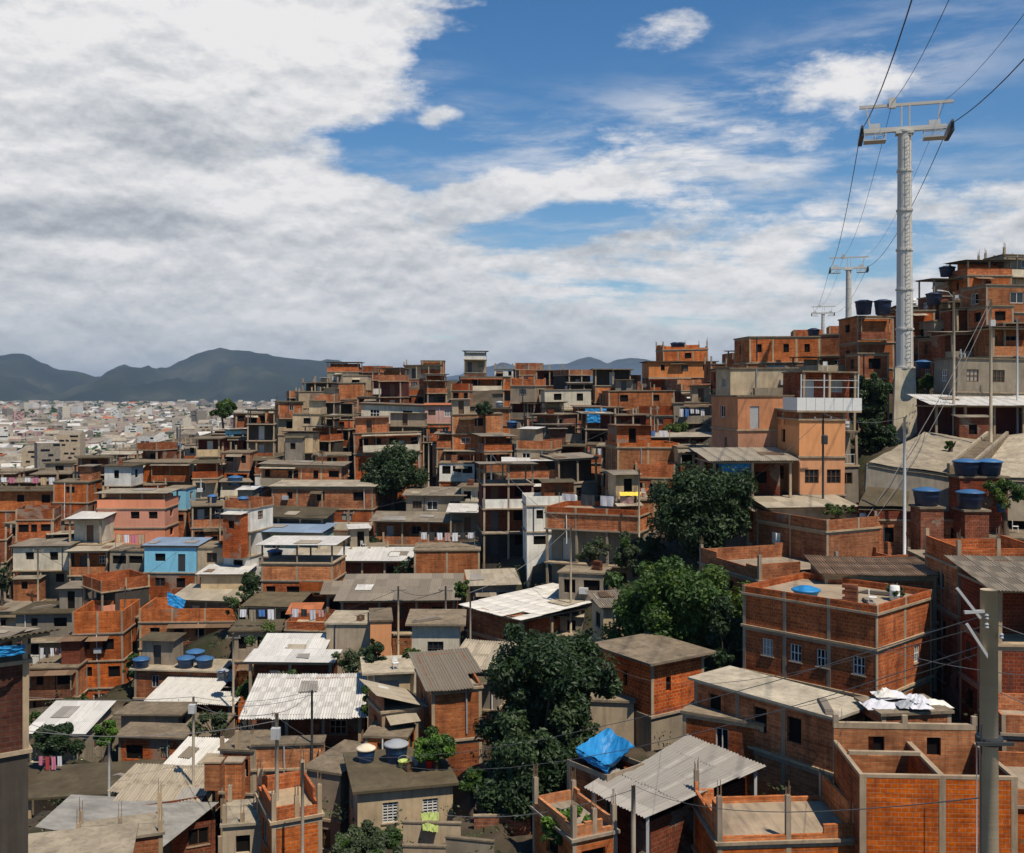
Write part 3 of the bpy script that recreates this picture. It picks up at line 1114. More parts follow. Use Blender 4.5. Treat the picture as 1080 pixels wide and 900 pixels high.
def CAN(m='sheet_grey', h=2.3, rise=.4, e=.5, di='f', rail='brick'):
    return ('canopy', m, h, rise, e, di, rail)


W1 = [fl('brick'), fl('brick')]

# --- right foreground
A = hcorner('brick_house', 924, 647, 58, 44, 7.2, 8.8, [fl('brick_near', f=1, l=3), fl('brick_near', f=1, l=4, ww=.75, wh=1.05, win='grid', frame='whiteframe', fpos=[.72], lpos=[.2, .42, .62, .88]), fl('brick_near', f=0, l=0, r=0, h=2.0)],
            PAR('brick_near', .42), label='big bare brick house on its corner with blank rooftop wall, behind the pale slab roof')
hcorner('brick_house', 800, 612, 71, 20, 13.0, 8, [fl('brick', f=2), fl('brick', f=4, win='hole')], ('ruin', 'brick', 1.1),
        label='long bare brick house stepping up behind the rooftop blue basin')
hpx('brick_house', 872, 985, 606, 67, 5, [fl('brick', f=0), fl('brick', f=2, h=3, win='hole', ww=.8)], SH('sheet_rust', .2, .4), yaw=-6, label='rusty roofed brick house directly behind the big corner brick house')
hpx('brick_house', 984, 1052, 592, 69, 5, [fl('brick', f=0), fl('brick', f=1, h=3)], ST_, yaw=-4, label='brick house behind the dark shaded house near the right edge')
hcorner('brick_house', 872, 560, 77, 26, 9.5, 8, [fl('brick', f=1), fl('brick', f=0, l=0)], PAR('brick', .8),
        label='brick house with open dark roof hollow under the two blue tanks')
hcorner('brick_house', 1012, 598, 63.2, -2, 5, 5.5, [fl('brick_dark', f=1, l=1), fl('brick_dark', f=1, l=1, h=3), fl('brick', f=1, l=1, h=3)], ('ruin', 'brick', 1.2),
        label='stepped half built brick house behind the dark shaded house at the right')
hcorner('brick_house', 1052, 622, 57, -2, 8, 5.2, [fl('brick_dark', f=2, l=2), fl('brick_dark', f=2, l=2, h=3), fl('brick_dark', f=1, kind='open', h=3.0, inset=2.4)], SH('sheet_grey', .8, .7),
        label='dark shaded brick house with grey sheet roof behind the big concrete pole')
# B : beige slab roof
B = hcorner('brick_house', 879, 755, 50.5, 40, 3.2, 8.8, [fl('brick_near', f=0, l=0), fl('brick_near', f=0, l=3, ww=.85, wh=1.3, win='hole', lpos=[.16, .5, .74])],
            ('slab', 'slab_bright', .28), label='brick house under a broad pale concrete slab roof', protect=True)
# shed with the grey corrugated roof
c0 = P(690, 858, 46)
# bottom brick ruin
hcorner('brick_house', 757, 888, 44.5, 4, 6.3, 4.2, [fl('brick_warm', f=0, l=0), fl('brick_warm', f=0, l=0, h=2.0)], ('ruin', 'brick_warm', 1.6),
        label='roofless orange brick shell with rounded broken walls at the bottom edge', slabm='concrete')
hpx('brick_house', 604, 652, 880, 45.5, 4, [fl('brick_warm', f=1)], ('ruin', 'brick_warm', .6), yaw=25, label='small orange brick hut at the foot of the thin grey pole')
# brick corner house with slab roof next to the big tree
hcorner('brick_house', 687, 697, 61, 34, 4.3, 4.9, [fl('cement', f=0, l=0, h=2.2), fl('brick_near', f=1, l=1, ww=.4, wh=.9, win='hole', fpos=[.32], h=3.3)],
        ('slab', 'slab', .55), label='small brick house with overhanging concrete slab roof in front of the round green tree')
hpx('brick_house', 724, 800, 756, 55, 5, [fl('brick', f=1, l=1)], ST_, yaw=-30, label='low brick annex wedged left of the pale slab roof house')
hpx('plaster_house', 610, 668, 738, 62, 4, [fl('beige', f=0)], ST_, yaw=-8, label='small beige rendered house half hidden by the big dark tree above the blue tarpaulin')
# right edge: sheet roofed house with black shade
hpx('brick_house', 1062, 1150, 775, 52, 4, [fl('brick', f=2), fl('brick', f=1)], PAR('brick', .9), yaw=-10, label='brick house at the lower right edge behind the big concrete pole')
hpx('brick_house', 1068, 1160, 850, 46, 5, [fl('brick_warm', f=1), fl('brick_warm', f=1)], PAR('brick_warm', .7), yaw=-4, label='orange brick house at the bottom right corner')

# --- the slope behind: long retaining brick houses and the orange house
hpx('brick_house', 792, 860, 574, 84, 6, [fl('brick', f=0), fl('brick_warm', f=0)], PAR('brick_warm', .9), yaw=-20, label='low blank brick wall house stepping down from the orange rendered house')
hpx('brick_house', 925, 1022, 548, 79, 6, [fl('brick', f=0), fl('brick', f=3, win='hole', ww=.8)], PAR('brick_dark', .6), yaw=-6, label='wide brick house under the pair of rooftop blue tanks')
hpx('brick_house', 1020, 1100, 566, 77, 7, [fl('brick', f=2), fl('brick_warm', f=2, win='grid')], ('slab', 'slab', .5), yaw=-6, label='brick house with two tall windows at the right edge below the blue tanks')
O1 = hcorner('plaster_house', 842, 432, 88, 6, 4.1, 7.5, [fl('brick', f=0), fl('orange', f=2, win='grid', frame='wood', ww=1.25, wh=1.2, fpos=[.28, .76], h=3.3), fl('orange', f=0, h=3.2), fl('brick', f=0, h=.8)],
        ('slab', 'concrete', .3), label='orange painted two storey house with two dark windows and white roof balcony')
hpx('plaster_house', 778, 838, 417, 93, 8, [fl('brick', f=0), fl('ochre', f=0, h=3), fl('ochre', f=1, door=True, h=3.1, fpos=[.3])], ('slab', 'slab', .1), yaw=6,
    label='rough orange rendered house with blue door left of the orange painted house')
hpx('plaster_house', 770, 842, 388, 100, 7, [fl('brick', f=1), fl('beige', f=0, h=3.2)], ST_, yaw=4, label='pale beige rendered upper house behind the rough orange rendered house')
hpx('brick_house', 788, 842, 383, 122, 8, [fl('brick', f=1), fl('brick_warm', f=0, h=3.2)], ST_, yaw=4, label='square brick block with open dark strip on the skyline left of the second pylon')
hpx('brick_house', 790, 866, 355, 124, 8, [fl('brick', f=2), fl('brick_warm', f=3, win='hole', h=3.1)], ST_, yaw=5, label='brick house on the skyline left of the twin dark roof tanks')
hcorner('brick_house', 905, 333, 118, 6, 4.4, 5, [fl('brick'), fl('brick_warm', f=0, h=3), fl('brick_warm', f=0, l=1, h=3)], ST_, label='tall brick house carrying twin dark blue tanks left of the pylon', seed=4)
hpx('brick_house', 945, 987, 327, 119, 7, [fl('brick'), fl('brick', f=0, h=3), fl('brick_warm', f=0, h=3)], ST_, yaw=4, label='tall blank brick house immediately behind the white pylon shaft')
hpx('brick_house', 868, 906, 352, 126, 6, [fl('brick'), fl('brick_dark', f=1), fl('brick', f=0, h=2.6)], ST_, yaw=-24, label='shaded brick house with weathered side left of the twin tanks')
hpx('plaster_house', 986, 1010, 338, 116, 8, [fl('brick'), fl('brick_dark', f=1, h=3), fl('cement', f=1, h=3)], ST_, yaw=8, label='narrow dark rendered house right of the pylon')
hpx('plaster_house', 1008, 1108, 377, 100, 7, [fl('cement', f=2), fl('cement', f=3, win='grid', ww=1.2, wh=1.2, h=3.3, fpos=[.16, .44, .86])], ST_, yaw=2,
    label='grey rendered house with two gridded windows above the white shed roof')
hpx('brick_house', 1004, 1060, 352, 107, 6, [fl('brick'), fl('brick_dark', f=1, kind='veranda', rail='cement')], SH('sheet_grey', .8, .6), yaw=4, label='house with deep dark veranda right of the pylon above the grey rendered house')
hpx('brick_house', 1038, 1100, 300, 112, 7, [fl('brick'), fl('brick', f=1, h=3), fl('brick_warm', f=1, ww=1.6, wh=1.2, win='sash', frame='whiteframe', fpos=[.55], h=3)], ST_, yaw=6,
    label='orange brick upper house with one white framed window at the right edge')
hpx('brick_house', 1060, 1110, 340, 104, 6, [fl('brick'), fl('brick', f=2, kind='veranda')], ST_, yaw=-4, label='brick house with shaded gallery at the right edge under the white framed window')
hpx('brick_house', 1020, 1068, 290, 120, 6, [fl('brick'), fl('brick_warm', f=1)], CAN('slab_dark', 1.7, .5, .5, 'f', 'brick'), yaw=4, label='brick house with dark sloping roof just under the skyline at the right edge')
hpx('brick_house', 998, 1040, 300, 124, 6, [fl('brick'), fl('brick_dark', f=0), fl('brick', f=1)], PAR('concrete', .7), yaw=0, label='brick house with pale parapet stepping up the skyline right of the pylon')
hpx('plaster_house', 1056, 1110, 268, 122, 6, [fl('brick'), fl('beige', f=1), fl('cement', f=1, win='sash')], ('stubs', 'slab'), yaw=4, label='topmost beige and brick house at the right end of the skyline')
hpx('brick_house', 984, 1024, 312, 121, 5, [fl('brick'), fl('brick_dark', f=1)], CAN('slab_dark', 2.0, .3, .4, 'f', None), yaw=6, label='house with dark open rooftop shelter right of the pylon head shaft')

# --- centre: concrete building on the spur, tree side
hcorner('brick_house', 576, 540, 97, -24, 9.2, 6, [fl('cement', f=2, kind='veranda', h=3.0, rail='cement'), fl('cement', f=3, kind='open', h=3.2), fl('brick', f=0, h=1.5)],
        PAR('brick', .5), label='grey concrete building with open columned gallery and brick parapet left of the bushy tree')
hpx('brick_house', 650, 692, 527, 96, 6, [fl('cement', f=0, h=3.4), fl('brick_warm', f=0, h=3)], ('stubs', 'slab'), yaw=6, label='orange brick panel house with bare columns touching the bushy tree')
hpx('brick_house', 650, 716, 471, 108, 7, [fl('brick'), fl('brick_warm', f=0, h=3)], PAR('brick_warm', .4), yaw=8, label='bright orange blank brick house left of the blue curtained shed')
hpx('plaster_house', 715, 748, 471, 106, 6, [fl('brick'), fl('beige', f=2, win='hole', h=3)], ST_, yaw=2, label='beige house with two small dark windows above the bushy tree')
hpx('plaster_house', 575, 624, 411, 158, 8, [fl('cream'), fl('beige', f=1), fl('cream', f=2, win='hole')], ST_, yaw=4, label='pale cream house with blank walls right of the hilltop centre')
BT = hpx('brick_house', 608, 656, 430, 146, 8, [fl('brick'), fl('brick', f=2), fl('brick', f=1, kind='veranda', inset=2.2, rail='brick_warm')], SH('sheet_rust', .3), yaw=3,
         label='brick house with a blue tarpaulin hung over its balcony')
hpx('brick_house', 642, 712, 412, 150, 8, [fl('brick'), fl('brick', f=1, kind='veranda'), fl('brick_warm', f=2, win='hole')], ST_, yaw=4, label='wide brick house with dark gallery right of the blue tarpaulin balcony')
hpx('brick_house', 700, 748, 369, 182, 8, [fl('brick'), fl('brick_warm', f=3), fl('brick_warm', f=1)], ('ruin', 'brick_warm', .9), yaw=4, label='orange brick house topping the ridge right of centre')
hpx('brick_house', 684, 756, 381, 178, 8, [fl('brick'), fl('brick', f=2), fl('ochre', f=3)], ('slab', 'slab_dark', .4), yaw=4, label='broad ochre house under a dark flat roof below the ridge top')
hpx('brick_house', 680, 776, 462, 126, 8, [fl('brick'), fl('brick_dark', f=3, kind='veranda')], SH('sheet_pale', .5, .8), yaw=3, label='long pale sheet roof over a dark gallery above the bright orange brick house')
hpx('plaster_house', 712, 752, 425, 140, 7, [fl('brick'), fl('cement', f=2, kind='veranda'), fl('cement', f=2)], ('stubs', 'slab'), yaw=-6, label='dark grey concrete house left of the pale beige upper house')

# --- hill top and middle
hpx('lookout_house', 489, 512, 379, 203, 5, [fl('brick'), fl('brick', f=2), fl('cement', f=2, kind='open', h=2.6)], CAN('slab_dark', 1.7, .2, .5, 'f', 'white'), yaw=0,
    label='tall lookout house with dark open top standing highest on the ridge')
hpx('brick_house', 486, 540, 397, 196, 7, [fl('brick'), fl('brick_warm', f=2), fl('brick_warm', f=2, win='hole')], ST_, yaw=6, label='orange brick house right under the ridge lookout')
hpx('plaster_house', 380, 449, 426, 165, 8, [fl('brick'), fl('cream', f=2, win='grid', ww=1.5, wh=1.2, h=3)], SH('sheet_rust', .3, .5), yaw=0, label='long white house with two dark windows in the middle of the hill')
hpx('plaster_house', 448, 479, 428, 164, 7, [fl('brick'), fl('rose', f=2)], SH('tile', .5, .4), yaw=0, label='dusty rose house with red roof right of the long white house')
hpx('plaster_house', 378, 448, 449, 158, 7, [fl('brick'), fl('cement', f=4, kind='open', h=3)], ST_, yaw=0, label='dark colonnaded gallery under the long white house')
hpx('brick_house', 374, 444, 457, 152, 7, [fl('brick'), fl('brick', f=4, win='hole', h=3)], ST_, yaw=2, label='brick house with a row of dark windows above the dark hill tree')
hpx('brick_house', 478, 531, 437, 150, 8, [fl('brick'), fl('brick_warm', f=2), fl('brick_warm', f=1)], ST_, yaw=5, label='tall orange brick house right of the dusty rose house')
hpx('brick_house', 352, 384, 404, 190, 7, [fl('brick'), fl('brick_warm', f=0, h=3)], ST_, yaw=4, label='bright orange brick house under the left end of the ridge')
hpx('plaster_house', 362, 388, 396, 196, 7, [fl('brick'), fl('beige', f=1)], ST_, yaw=0, label='small beige house at the left end of the ridge')
hpx('brick_house', 345, 378, 392, 202, 7, [fl('brick'), fl('cement', f=2)], CAN('sheet_grey', 1.9, .2, .5), yaw=0, label='grey house with roof shelter ending the ridge on the left')
hpx('brick_house', 426, 466, 385, 206, 7, [fl('brick'), fl('cream', f=2, kind='open')], ('stubs', 'slab'), yaw=0, label='pale ridge house with dark open floor left of the lookout')
hpx('brick_house', 444, 468, 380, 208, 5, [fl('brick'), fl('brick_warm', f=0, h=2.6)], ST_, yaw=0, label='small orange brick room on the ridge left of the lookout')
hpx('brick_house', 275, 359, 490, 140, 8, [fl('brick'), fl('brick', f=4, win='hole')], ('sheet', 'sheet_grey', 0, .3, .5), yaw=0, label='long brick house with small dark windows left of the dark hill tree')
hpx('brick_house', 286, 394, 514, 133, 8, [fl('brick'), fl('brick', f=3, win='hole')], SH('sheet_pale', .5, .4), yaw=-4, label='long brick house with pale roof strip just below the dark hill tree')
hpx('plaster_house', 463, 500, 488, 145, 7, [fl('brick'), fl('white', f=3, win='hole', h=2.6)], ST_, yaw=0, label='small white house with three dark windows right of the dark hill tree')
hpx('brick_house', 460, 500, 472, 150, 7, [fl('brick'), fl('brick_warm', f=0)], CAN('sheet_grey', 2.0, .3), yaw=0, label='brick terrace with grey shelter above the small white house')
hpx('plaster_house', 428, 488, 523, 132, 8, [fl('brick'), fl('cement', f=3)], SH('sheet_grey', .9, .5), yaw=0, label='grey house with fibre cement roof below and right of the dark hill tree')
hpx('brick_house', 395, 480, 550, 125, 8, [fl('brick'), fl('brick', f=3, kind='veranda', rail='brick')], SH('sheet_grey', .8, .7), yaw=0, label='brick house with wide grey roof in the middle of the slope')
hpx('plaster_house', 474, 510, 541, 124, 7, [fl('brick'), fl('cement', f=1, kind='open')], SH('sheet_white', 1.0, .5), yaw=0, label='open shed with bright white roof in the middle of the slope')
hpx('brick_house', 268, 340, 545, 124, 7, [fl('brick'), fl('cement', f=3, kind='open')], SH('slab_dark', 1.1, .6), yaw=-5, label='long dark roofed shed left of the middle of the slope')
hpx('plaster_house', 268, 338, 562, 119, 7, [fl('brick'), fl('green', f=2, kind='veranda', rail='white')], SH('sheet_blue', .8, .4), yaw=-8, label='pale house with long blue grey roof strip left of the middle')
hpx('plaster_house', 308, 356, 590, 114, 7, [fl('brick'), fl('brick', f=2, kind='veranda')], SH('sheet_pale', 1.0, .5), yaw=0, label='house with pale sloping roof left of the white roof band')
hpx('plaster_house', 357, 430, 592, 112, 7, [fl('brick'), fl('brick_dark', f=2, kind='open')], SH('sheet_white', 1.3, .5), yaw=0, label='open shed with broad bright white roof band in mid slope')
hpx('brick_house', 437, 506, 580, 107, 7, [fl('brick'), fl('brick_warm', f=0, h=3.2)], ST_, yaw=2, label='bright orange blank brick house right of the white roof band')
hpx('brick_house', 275, 352, 594, 106, 7, [fl('brick'), fl('brick', f=3, win='hole'), fl('brick_warm', f=0, h=1.8)], CAN('sheet_white', 1.9, .3, .5, 'f', None), yaw=-5, label='brick house with blank orange upper band below the blue grey roof')
hpx('plaster_house', 500, 545, 618, 96, 7, [fl('brick'), fl('cement', f=2)], SH('sheet_pale', 1.0, .5), yaw=6, label='grey house with pale roof left of the concrete columned building')

# --- left
hpx('brick_house', -20, 60, 517, 142, 8, [fl('brick'), fl('brick', f=0), fl('brick_warm', f=3, win='hole')], ('slab', 'slab_dark', .6), yaw=2, label='wide orange brick house with dark roof edge at the left border')
hpx('brick_house', 56, 92, 508, 140, 7, [fl('brick'), fl('brick', f=0), fl('brick_warm', f=1)], ST_, yaw=2, label='orange brick house next to the wide one at the left border')
hpx('brick_house', 131, 203, 487, 152, 8, [fl('concrete', f=0), fl('brick_warm', f=0, h=3)], ('slab', 'slab', .5), yaw=0, label='long brick wall house under a grey slab left of centre')
hpx('plaster_house', 103, 174, 536, 128, 7, [fl('brick'), fl('pink', f=0, h=2.2), fl('pink', f=3, win='hole', h=2.4, ww=1.1, wh=.9), ], CAN('slab_pale', 1.9, .1, .4, 'f', 'pink'), yaw=0,
    label='salmon pink house with open white columned terrace on top')
hpx('plaster_house', 172, 196, 515, 134, 6, [fl('brick'), fl('blue', f=2, win='hole')], ST_, yaw=0, label='little pale blue house behind the salmon pink house')
hpx('plaster_house', 73, 107, 548, 124, 6, [fl('brick'), fl('cream', f=1, kind='open', h=3)], SH('sheet_white', .6, .4), yaw=0, label='white roofed open shed left of the salmon pink house')
hpx('plaster_house', 14, 72, 577, 122, 7, [fl('concrete', kind='open', f=2), fl('cream', f=2, win='hole', ww=1.0)], SH('sheet_grey', .4, .4), yaw=0, label='cream house with two square windows over a dark open ground floor at the left')
hpx('brick_house', 73, 114, 582, 121, 6, [fl('cream', kind='open', f=2), fl('brick_warm', f=2, kind='veranda')], SH('sheet_pale', .4, .4), yaw=0, label='house with orange balcony band right of the cream house')
hpx('plaster_house', 115, 152, 580, 120, 6, [fl('brick'), fl('cement', f=2, ww=1.6, win='hole')], ST_, yaw=0, label='grey house with wide dark windows left of the light blue house')
LB = hpx('plaster_house', 152, 207, 576, 118, 7, [fl('brick'), fl('blue', f=2, door=True, frame='metal', win='hole', h=3)], SH('sheet_blue', .3, .3), yaw=0, label='light blue house with dark door left of centre')
hpx('plaster_house', 208, 238, 577, 118, 6, [fl('brick'), fl('beige', f=1)], ST_, yaw=0, label='small beige house right of the light blue house')
hpx('plaster_house', 212, 256, 606, 113, 6, [fl('beige', f=0), fl('beige', f=0, h=3)], SH('sheet_white', .4, .5), yaw=0, label='blank beige house with thin white roof below the light blue house')
hpx('plaster_house', 182, 250, 633, 109, 7, [fl('brick'), fl('cement', f=2, kind='open', h=3)], SH('sheet_pale', 1.1, .5), yaw=-4, label='open terrace under a pale sheet roof behind the long brick house')
hpx('brick_house', 148, 250, 655, 107, 8, [fl('brick'), fl('brick_warm', f=4, win='hole', ww=.9), fl('brick_warm', f=4, win='hole', ww=1.0)], PAR('brick_warm', 1.3), yaw=3,
    label='long orange brick house with two rows of dark windows left of centre')
hpx('brick_house', 80, 131, 668, 105, 8, [fl('brick'), fl('brick', f=1, ww=1.6), fl('brick_warm', f=2, win='hole', ww=1.2), fl('brick_warm', f=2, win='hole')], PAR('brick_warm', 2.2), yaw=4,
    label='four storey orange brick house with blank top band at the left')
hpx('plaster_house', 18, 82, 646, 111, 8, [fl('concrete', f=2), fl('concrete', f=2), fl('cement', f=2, win='hole')], ('slab', 'slab_dark', .5), yaw=3, label='stained grey concrete house left of the four storey brick house')
hpx('brick_house', 33, 82, 704, 102, 7, [fl('brick', f=1, kind='open'), fl('brick_warm', f=2, win='hole', h=3)], ST_, yaw=4, label='low orange brick house over a dark opening at the left')
hpx('plaster_house', -20, 22, 645, 116, 7, [fl('brick'), fl('cement', f=1), fl('beige', f=1, win='hole')], SH('sheet_grey', .4), yaw=0, label='grey beige house cut by the left border')
hpx('shack', 158, 244, 741, 92, 6, [fl('cement', f=0), fl('brick_dark', f=2, kind='open', h=3)], SH('sheet_white', 1.2, .5), yaw=-7, label='shack with slanted pale grey sheet roof over a black opening', near=True)
hpx('plaster_house', 140, 232, 706, 97, 5, [fl('brick', f=0), fl('brick', f=2)], ('slab', 'slab_pale', .4), yaw=-6, label='low brick house with pale roof carrying three blue tanks')
hpx('plaster_house', 184, 226, 776, 84, 6, [fl('concrete', f=0), fl('concrete', f=3, win='hole', wh=.6)], ST_, yaw=0, label='grey concrete house with a row of low dark windows lower left')
hpx('plaster_house', 128, 190, 752, 88, 2.6, [fl('concrete', f=0), fl('concrete', f=0, h=3)], ('slab', 'slab', .5), yaw=-4, label='blank concrete block house under the pale shack roof')
hpx('brick_house', 124, 192, 775, 82, 2.6, [fl('brick', f=0), fl('brick', f=2, h=3)], ('slab', 'slab', .4), yaw=-4, label='stepped brick block house lower left behind the yellow shrub')
hpx('shack', 28, 90, 775, 85, 5, [fl('cement', f=1)], SH('sheet_white', 1.1, .3), yaw=-4, label='white roofed shack behind the small dark tree at the left')

# --- lower middle
hpx('plaster_house', 262, 350, 699, 80, 2.2, [fl('brick'), fl('brick_dark', f=2, kind='open', h=3.1)], SH('sheet_white', .3, .35), yaw=-3, label='dark shed with thin white lower roof tier above the big white roof')
hpx('plaster_house', 272, 338, 692, 83.5, 3.6, [fl('brick'), fl('brick', f=3)], SH('sheet_white', .8, .3), yaw=-2, label='house with white upper roof tier above the big white roof')
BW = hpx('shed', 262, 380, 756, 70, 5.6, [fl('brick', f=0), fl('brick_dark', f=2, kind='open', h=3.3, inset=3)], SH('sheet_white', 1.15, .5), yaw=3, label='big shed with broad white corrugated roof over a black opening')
hpx('plaster_house', 344, 392, 657, 86, 5, [fl('beige', f=0), fl('beige', f=0, h=3.2)], ('slab', 'slab_pale', .15), yaw=0, label='blank beige rendered house right of the white roofs')
hpx('brick_house', 390, 412, 654, 85, 5, [fl('brick'), fl('orange', f=0, h=3.2)], ST_, yaw=8, label='narrow orange wall house between the beige house and the barred window')
hpx('plaster_house', 434, 484, 657, 80, 5, [fl('cream', f=1, win='grid', ww=1.25, wh=1.15, frame='metal', fpos=[.5], h=3.6)], ('slab', 'slab', .5), yaw=2, label='cream and grey house with one dark barred window in lower centre')
hpx('plaster_house', 360, 480, 634, 93, 6, [fl('brick'), fl('brick_dark', f=3, kind='open', h=3)], SH('sheet_grey', 1.2, .6), yaw=0, label='wide tan grey roof over a dark shaded gallery in mid slope')
hcorner('brick_house', 456, 728, 64, 16, 3.2, 5.2, [fl('brick', f=0), fl('brick_warm', f=0, l=1, h=3.2)], SH('sheet_grey', .9, .45, 'f'), label='bright brick house with grey sloped roof left of the big dark tree', seed=2)
SL = hcorner('plaster_house', 377, 833, 55, 14, 5.2, 5.6, [fl('beige', f=2, win='louvre', frame='whiteframe', fpos=[.34, .76], ww=.85, wh=1.1, h=3.0)], ('slab', 'slab_dark', .3),
             label='beige house under a dark mossy slab roof with white louvred window')
hpx('brick_house', 268, 340, 784, 66, 1.3, [fl('brick', f=0), fl('brick_warm', f=0, h=1.6)], ST_, yaw=4, label='low orange brick wall house in front of the big white roof')
hcorner('brick_house', 551, 654, 82, 40, 9.8, 7.2, [fl('brick'), fl('brick_dark', f=2, l=0, kind='wall', h=2.2), fl('brick', f=3, kind='open', h=2.0)], SH('sheet_white', .5, .5, 'l'),
        label='wide pale corrugated roof behind the big dark tree', near=True)
hpx('plaster_house', 478, 524, 705, 72, 4, [fl('brick_dark', f=1), fl('cement', f=1)], SH('sheet_pale', .8, .4), yaw=-14, label='small house with pale tilted roof at the left edge of the big dark tree')
hpx('brick_house', 268, 320, 872, 54, 5, [fl('brick', f=0), fl('brick', f=1, win='hole')], ('ruin', 'brick', 1.2), yaw=10, label='half built orange brick house at the bottom left of centre')
hpx('plaster_house', 318, 360, 812, 60, 5, [fl('concrete', f=1), fl('concrete', f=0)], ST_, yaw=-20, label='narrow stained concrete house left of the mossy slab roof')
hpx('brick_house', 290, 338, 862, 50, 4, [fl('brick', f=1), fl('brick_warm', f=0)], ('ruin', 'brick', .8), yaw=24, label='broken brick shell at the bottom edge left of the grey bush')
hpx('plaster_house', 236, 276, 868, 52, 3, [fl('concrete', f=1), fl('beige', f=1, win='hole')], ('stubs', 'slab_pale'), yaw=10, label='pale concrete house right of the large grey roof at the bottom')
hpx('plaster_house', 34, 150, 836, 71, 5.5, [fl('concrete', f=2), fl('concrete', f=2, kind='open')], ('slab', 'slab_dark', .4), yaw=10, label='wide dark mossy terrace slab behind the large grey roof')
hpx('plaster_house', 165, 216, 822, 70, 5, [fl('brick'), fl('brick_dark', f=1)], SH('sheet_white', .9, .3), yaw=-8, label='low house with lilac white roof right of the mossy terrace')
hpx('brick_house', 120, 148, 835, 66, 3, [fl('brick_warm', f=1)], SH('sheet_pale', .4, .3), yaw=-8, label='tiny brick hut beside the mossy terrace')
hpx('plaster_house', 125, 205, 850, 64, 4, [fl('brick'), fl('cream', f=1)], SH('sheet_pale', .8, .4), yaw=-3, label='low house with cream roof behind the large grey roof')
# large grey roof at the bottom left
GR = hcorner('shed', 158, 893, 57, 24, 3.9, 6.6, [fl('cement', f=0), fl('brick_dark', f=2, kind='open', h=2.6, inset=2.6)], ('bare',), label='large shed with plain grey sheet roof at the bottom left')  # dark brick stands in for the black shade under this roof
hpx('plaster_house', 86, 166, 883, 52, 2.6, [fl('brick', f=1), fl('brick', f=1, kind='wall', win='hole')], ('stubs', 'slab_pale'), yaw=20, label='house with pale slab and bare rebar in front of the large grey roof')
hpx('plaster_house', 30, 128, 905, 48, 3.2, [fl('brick', f=1), fl('concrete', f=1)], ('slab', 'slab_pale', .3), yaw=16, label='lowest pale concrete slab at the bottom left edge')
# house on the left border: shade put in its colours, overhang widened for more
LD = hcorner('brick_house', -130, 716, 34, 34, 4.6, 2.6, [fl('shade_render', f=1, h=2.9, ww=.7, win='grid'), fl('brick_shade', f=0, h=3.2)], CAN('slab_dark', .12, .98, .9, 'b', None),
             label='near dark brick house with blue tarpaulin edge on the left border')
hpx('plaster_house', 258, 310, 640, 100, 6, [fl('brick'), fl('cement', f=2, kind='open')], SH('slab_dark', .9, .4), yaw=-4, label='grey house with mossy roof below the blank orange upper band')
hpx('shack', 306, 333, 648, 96, 4, [fl('brick'), fl('brick_dark', f=1, kind='open', h=2.5)], SH('tile', .6, .4), yaw=4, label='little shack with orange tiled roof left of the wide tan roof')
hpx('brick_house', 300, 344, 664, 92, 3.5, [fl('brick'), fl('brick', f=1)], PAR('brick', .7), yaw=-6, label='low brick terrace behind the blank beige rendered house')
hpx('plaster_house', 246, 292, 664, 94, 4, [fl('brick'), fl('concrete', f=2)], ('slab', 'slab_dark', .4), yaw=4, label='stained concrete house left of the two tiered white roof')
hpx('plaster_house', 590, 636, 604, 87, 3.5, [fl('cement', f=1), fl('cement', f=2, win='hole')], ST_, yaw=-16, label='small grey house at the foot of the concrete columned building')
hpx('plaster_house', 636, 676, 640, 78, 3, [fl('concrete', f=1), fl('beige', f=1)], SH('sheet_grey', .5, .4), yaw=12, label='small beige house tucked left of the broad sunlit tree')
hpx('brick_house', 404, 440, 748, 64, 3.0, [fl('brick', f=1), fl('brick', f=1)], SH('sheet_pale', 1.0, .4, 'r'), yaw=24, label='narrow stair house with tilted tan roof left of the bright brick house')
hpx('plaster_house', 388, 432, 708, 73, 4, [fl('concrete', f=1), fl('beige', f=1)], ('slab', 'slab_pale', .4), yaw=10, label='low pale house in front of the blank beige rendered house')
hpx('brick_house', 384, 428, 776, 62, 3, [fl('brick', f=0), fl('brick_warm', f=1, h=2.4)], ('slab', 'slab'), yaw=-6, label='small orange brick room behind the two lidded tanks')
hpx('plaster_house', 232, 268, 790, 66, 4, [fl('concrete', f=1), fl('brick', f=1)], ('stubs', 'slab'), yaw=-8, label='grey house with column stubs left of the low orange wall house')

PROT += [(80, 640, 131, 758, 104), (148, 640, 250, 698, 106), (33, 700, 82, 742, 101), (18, 640, 82, 698, 110)]
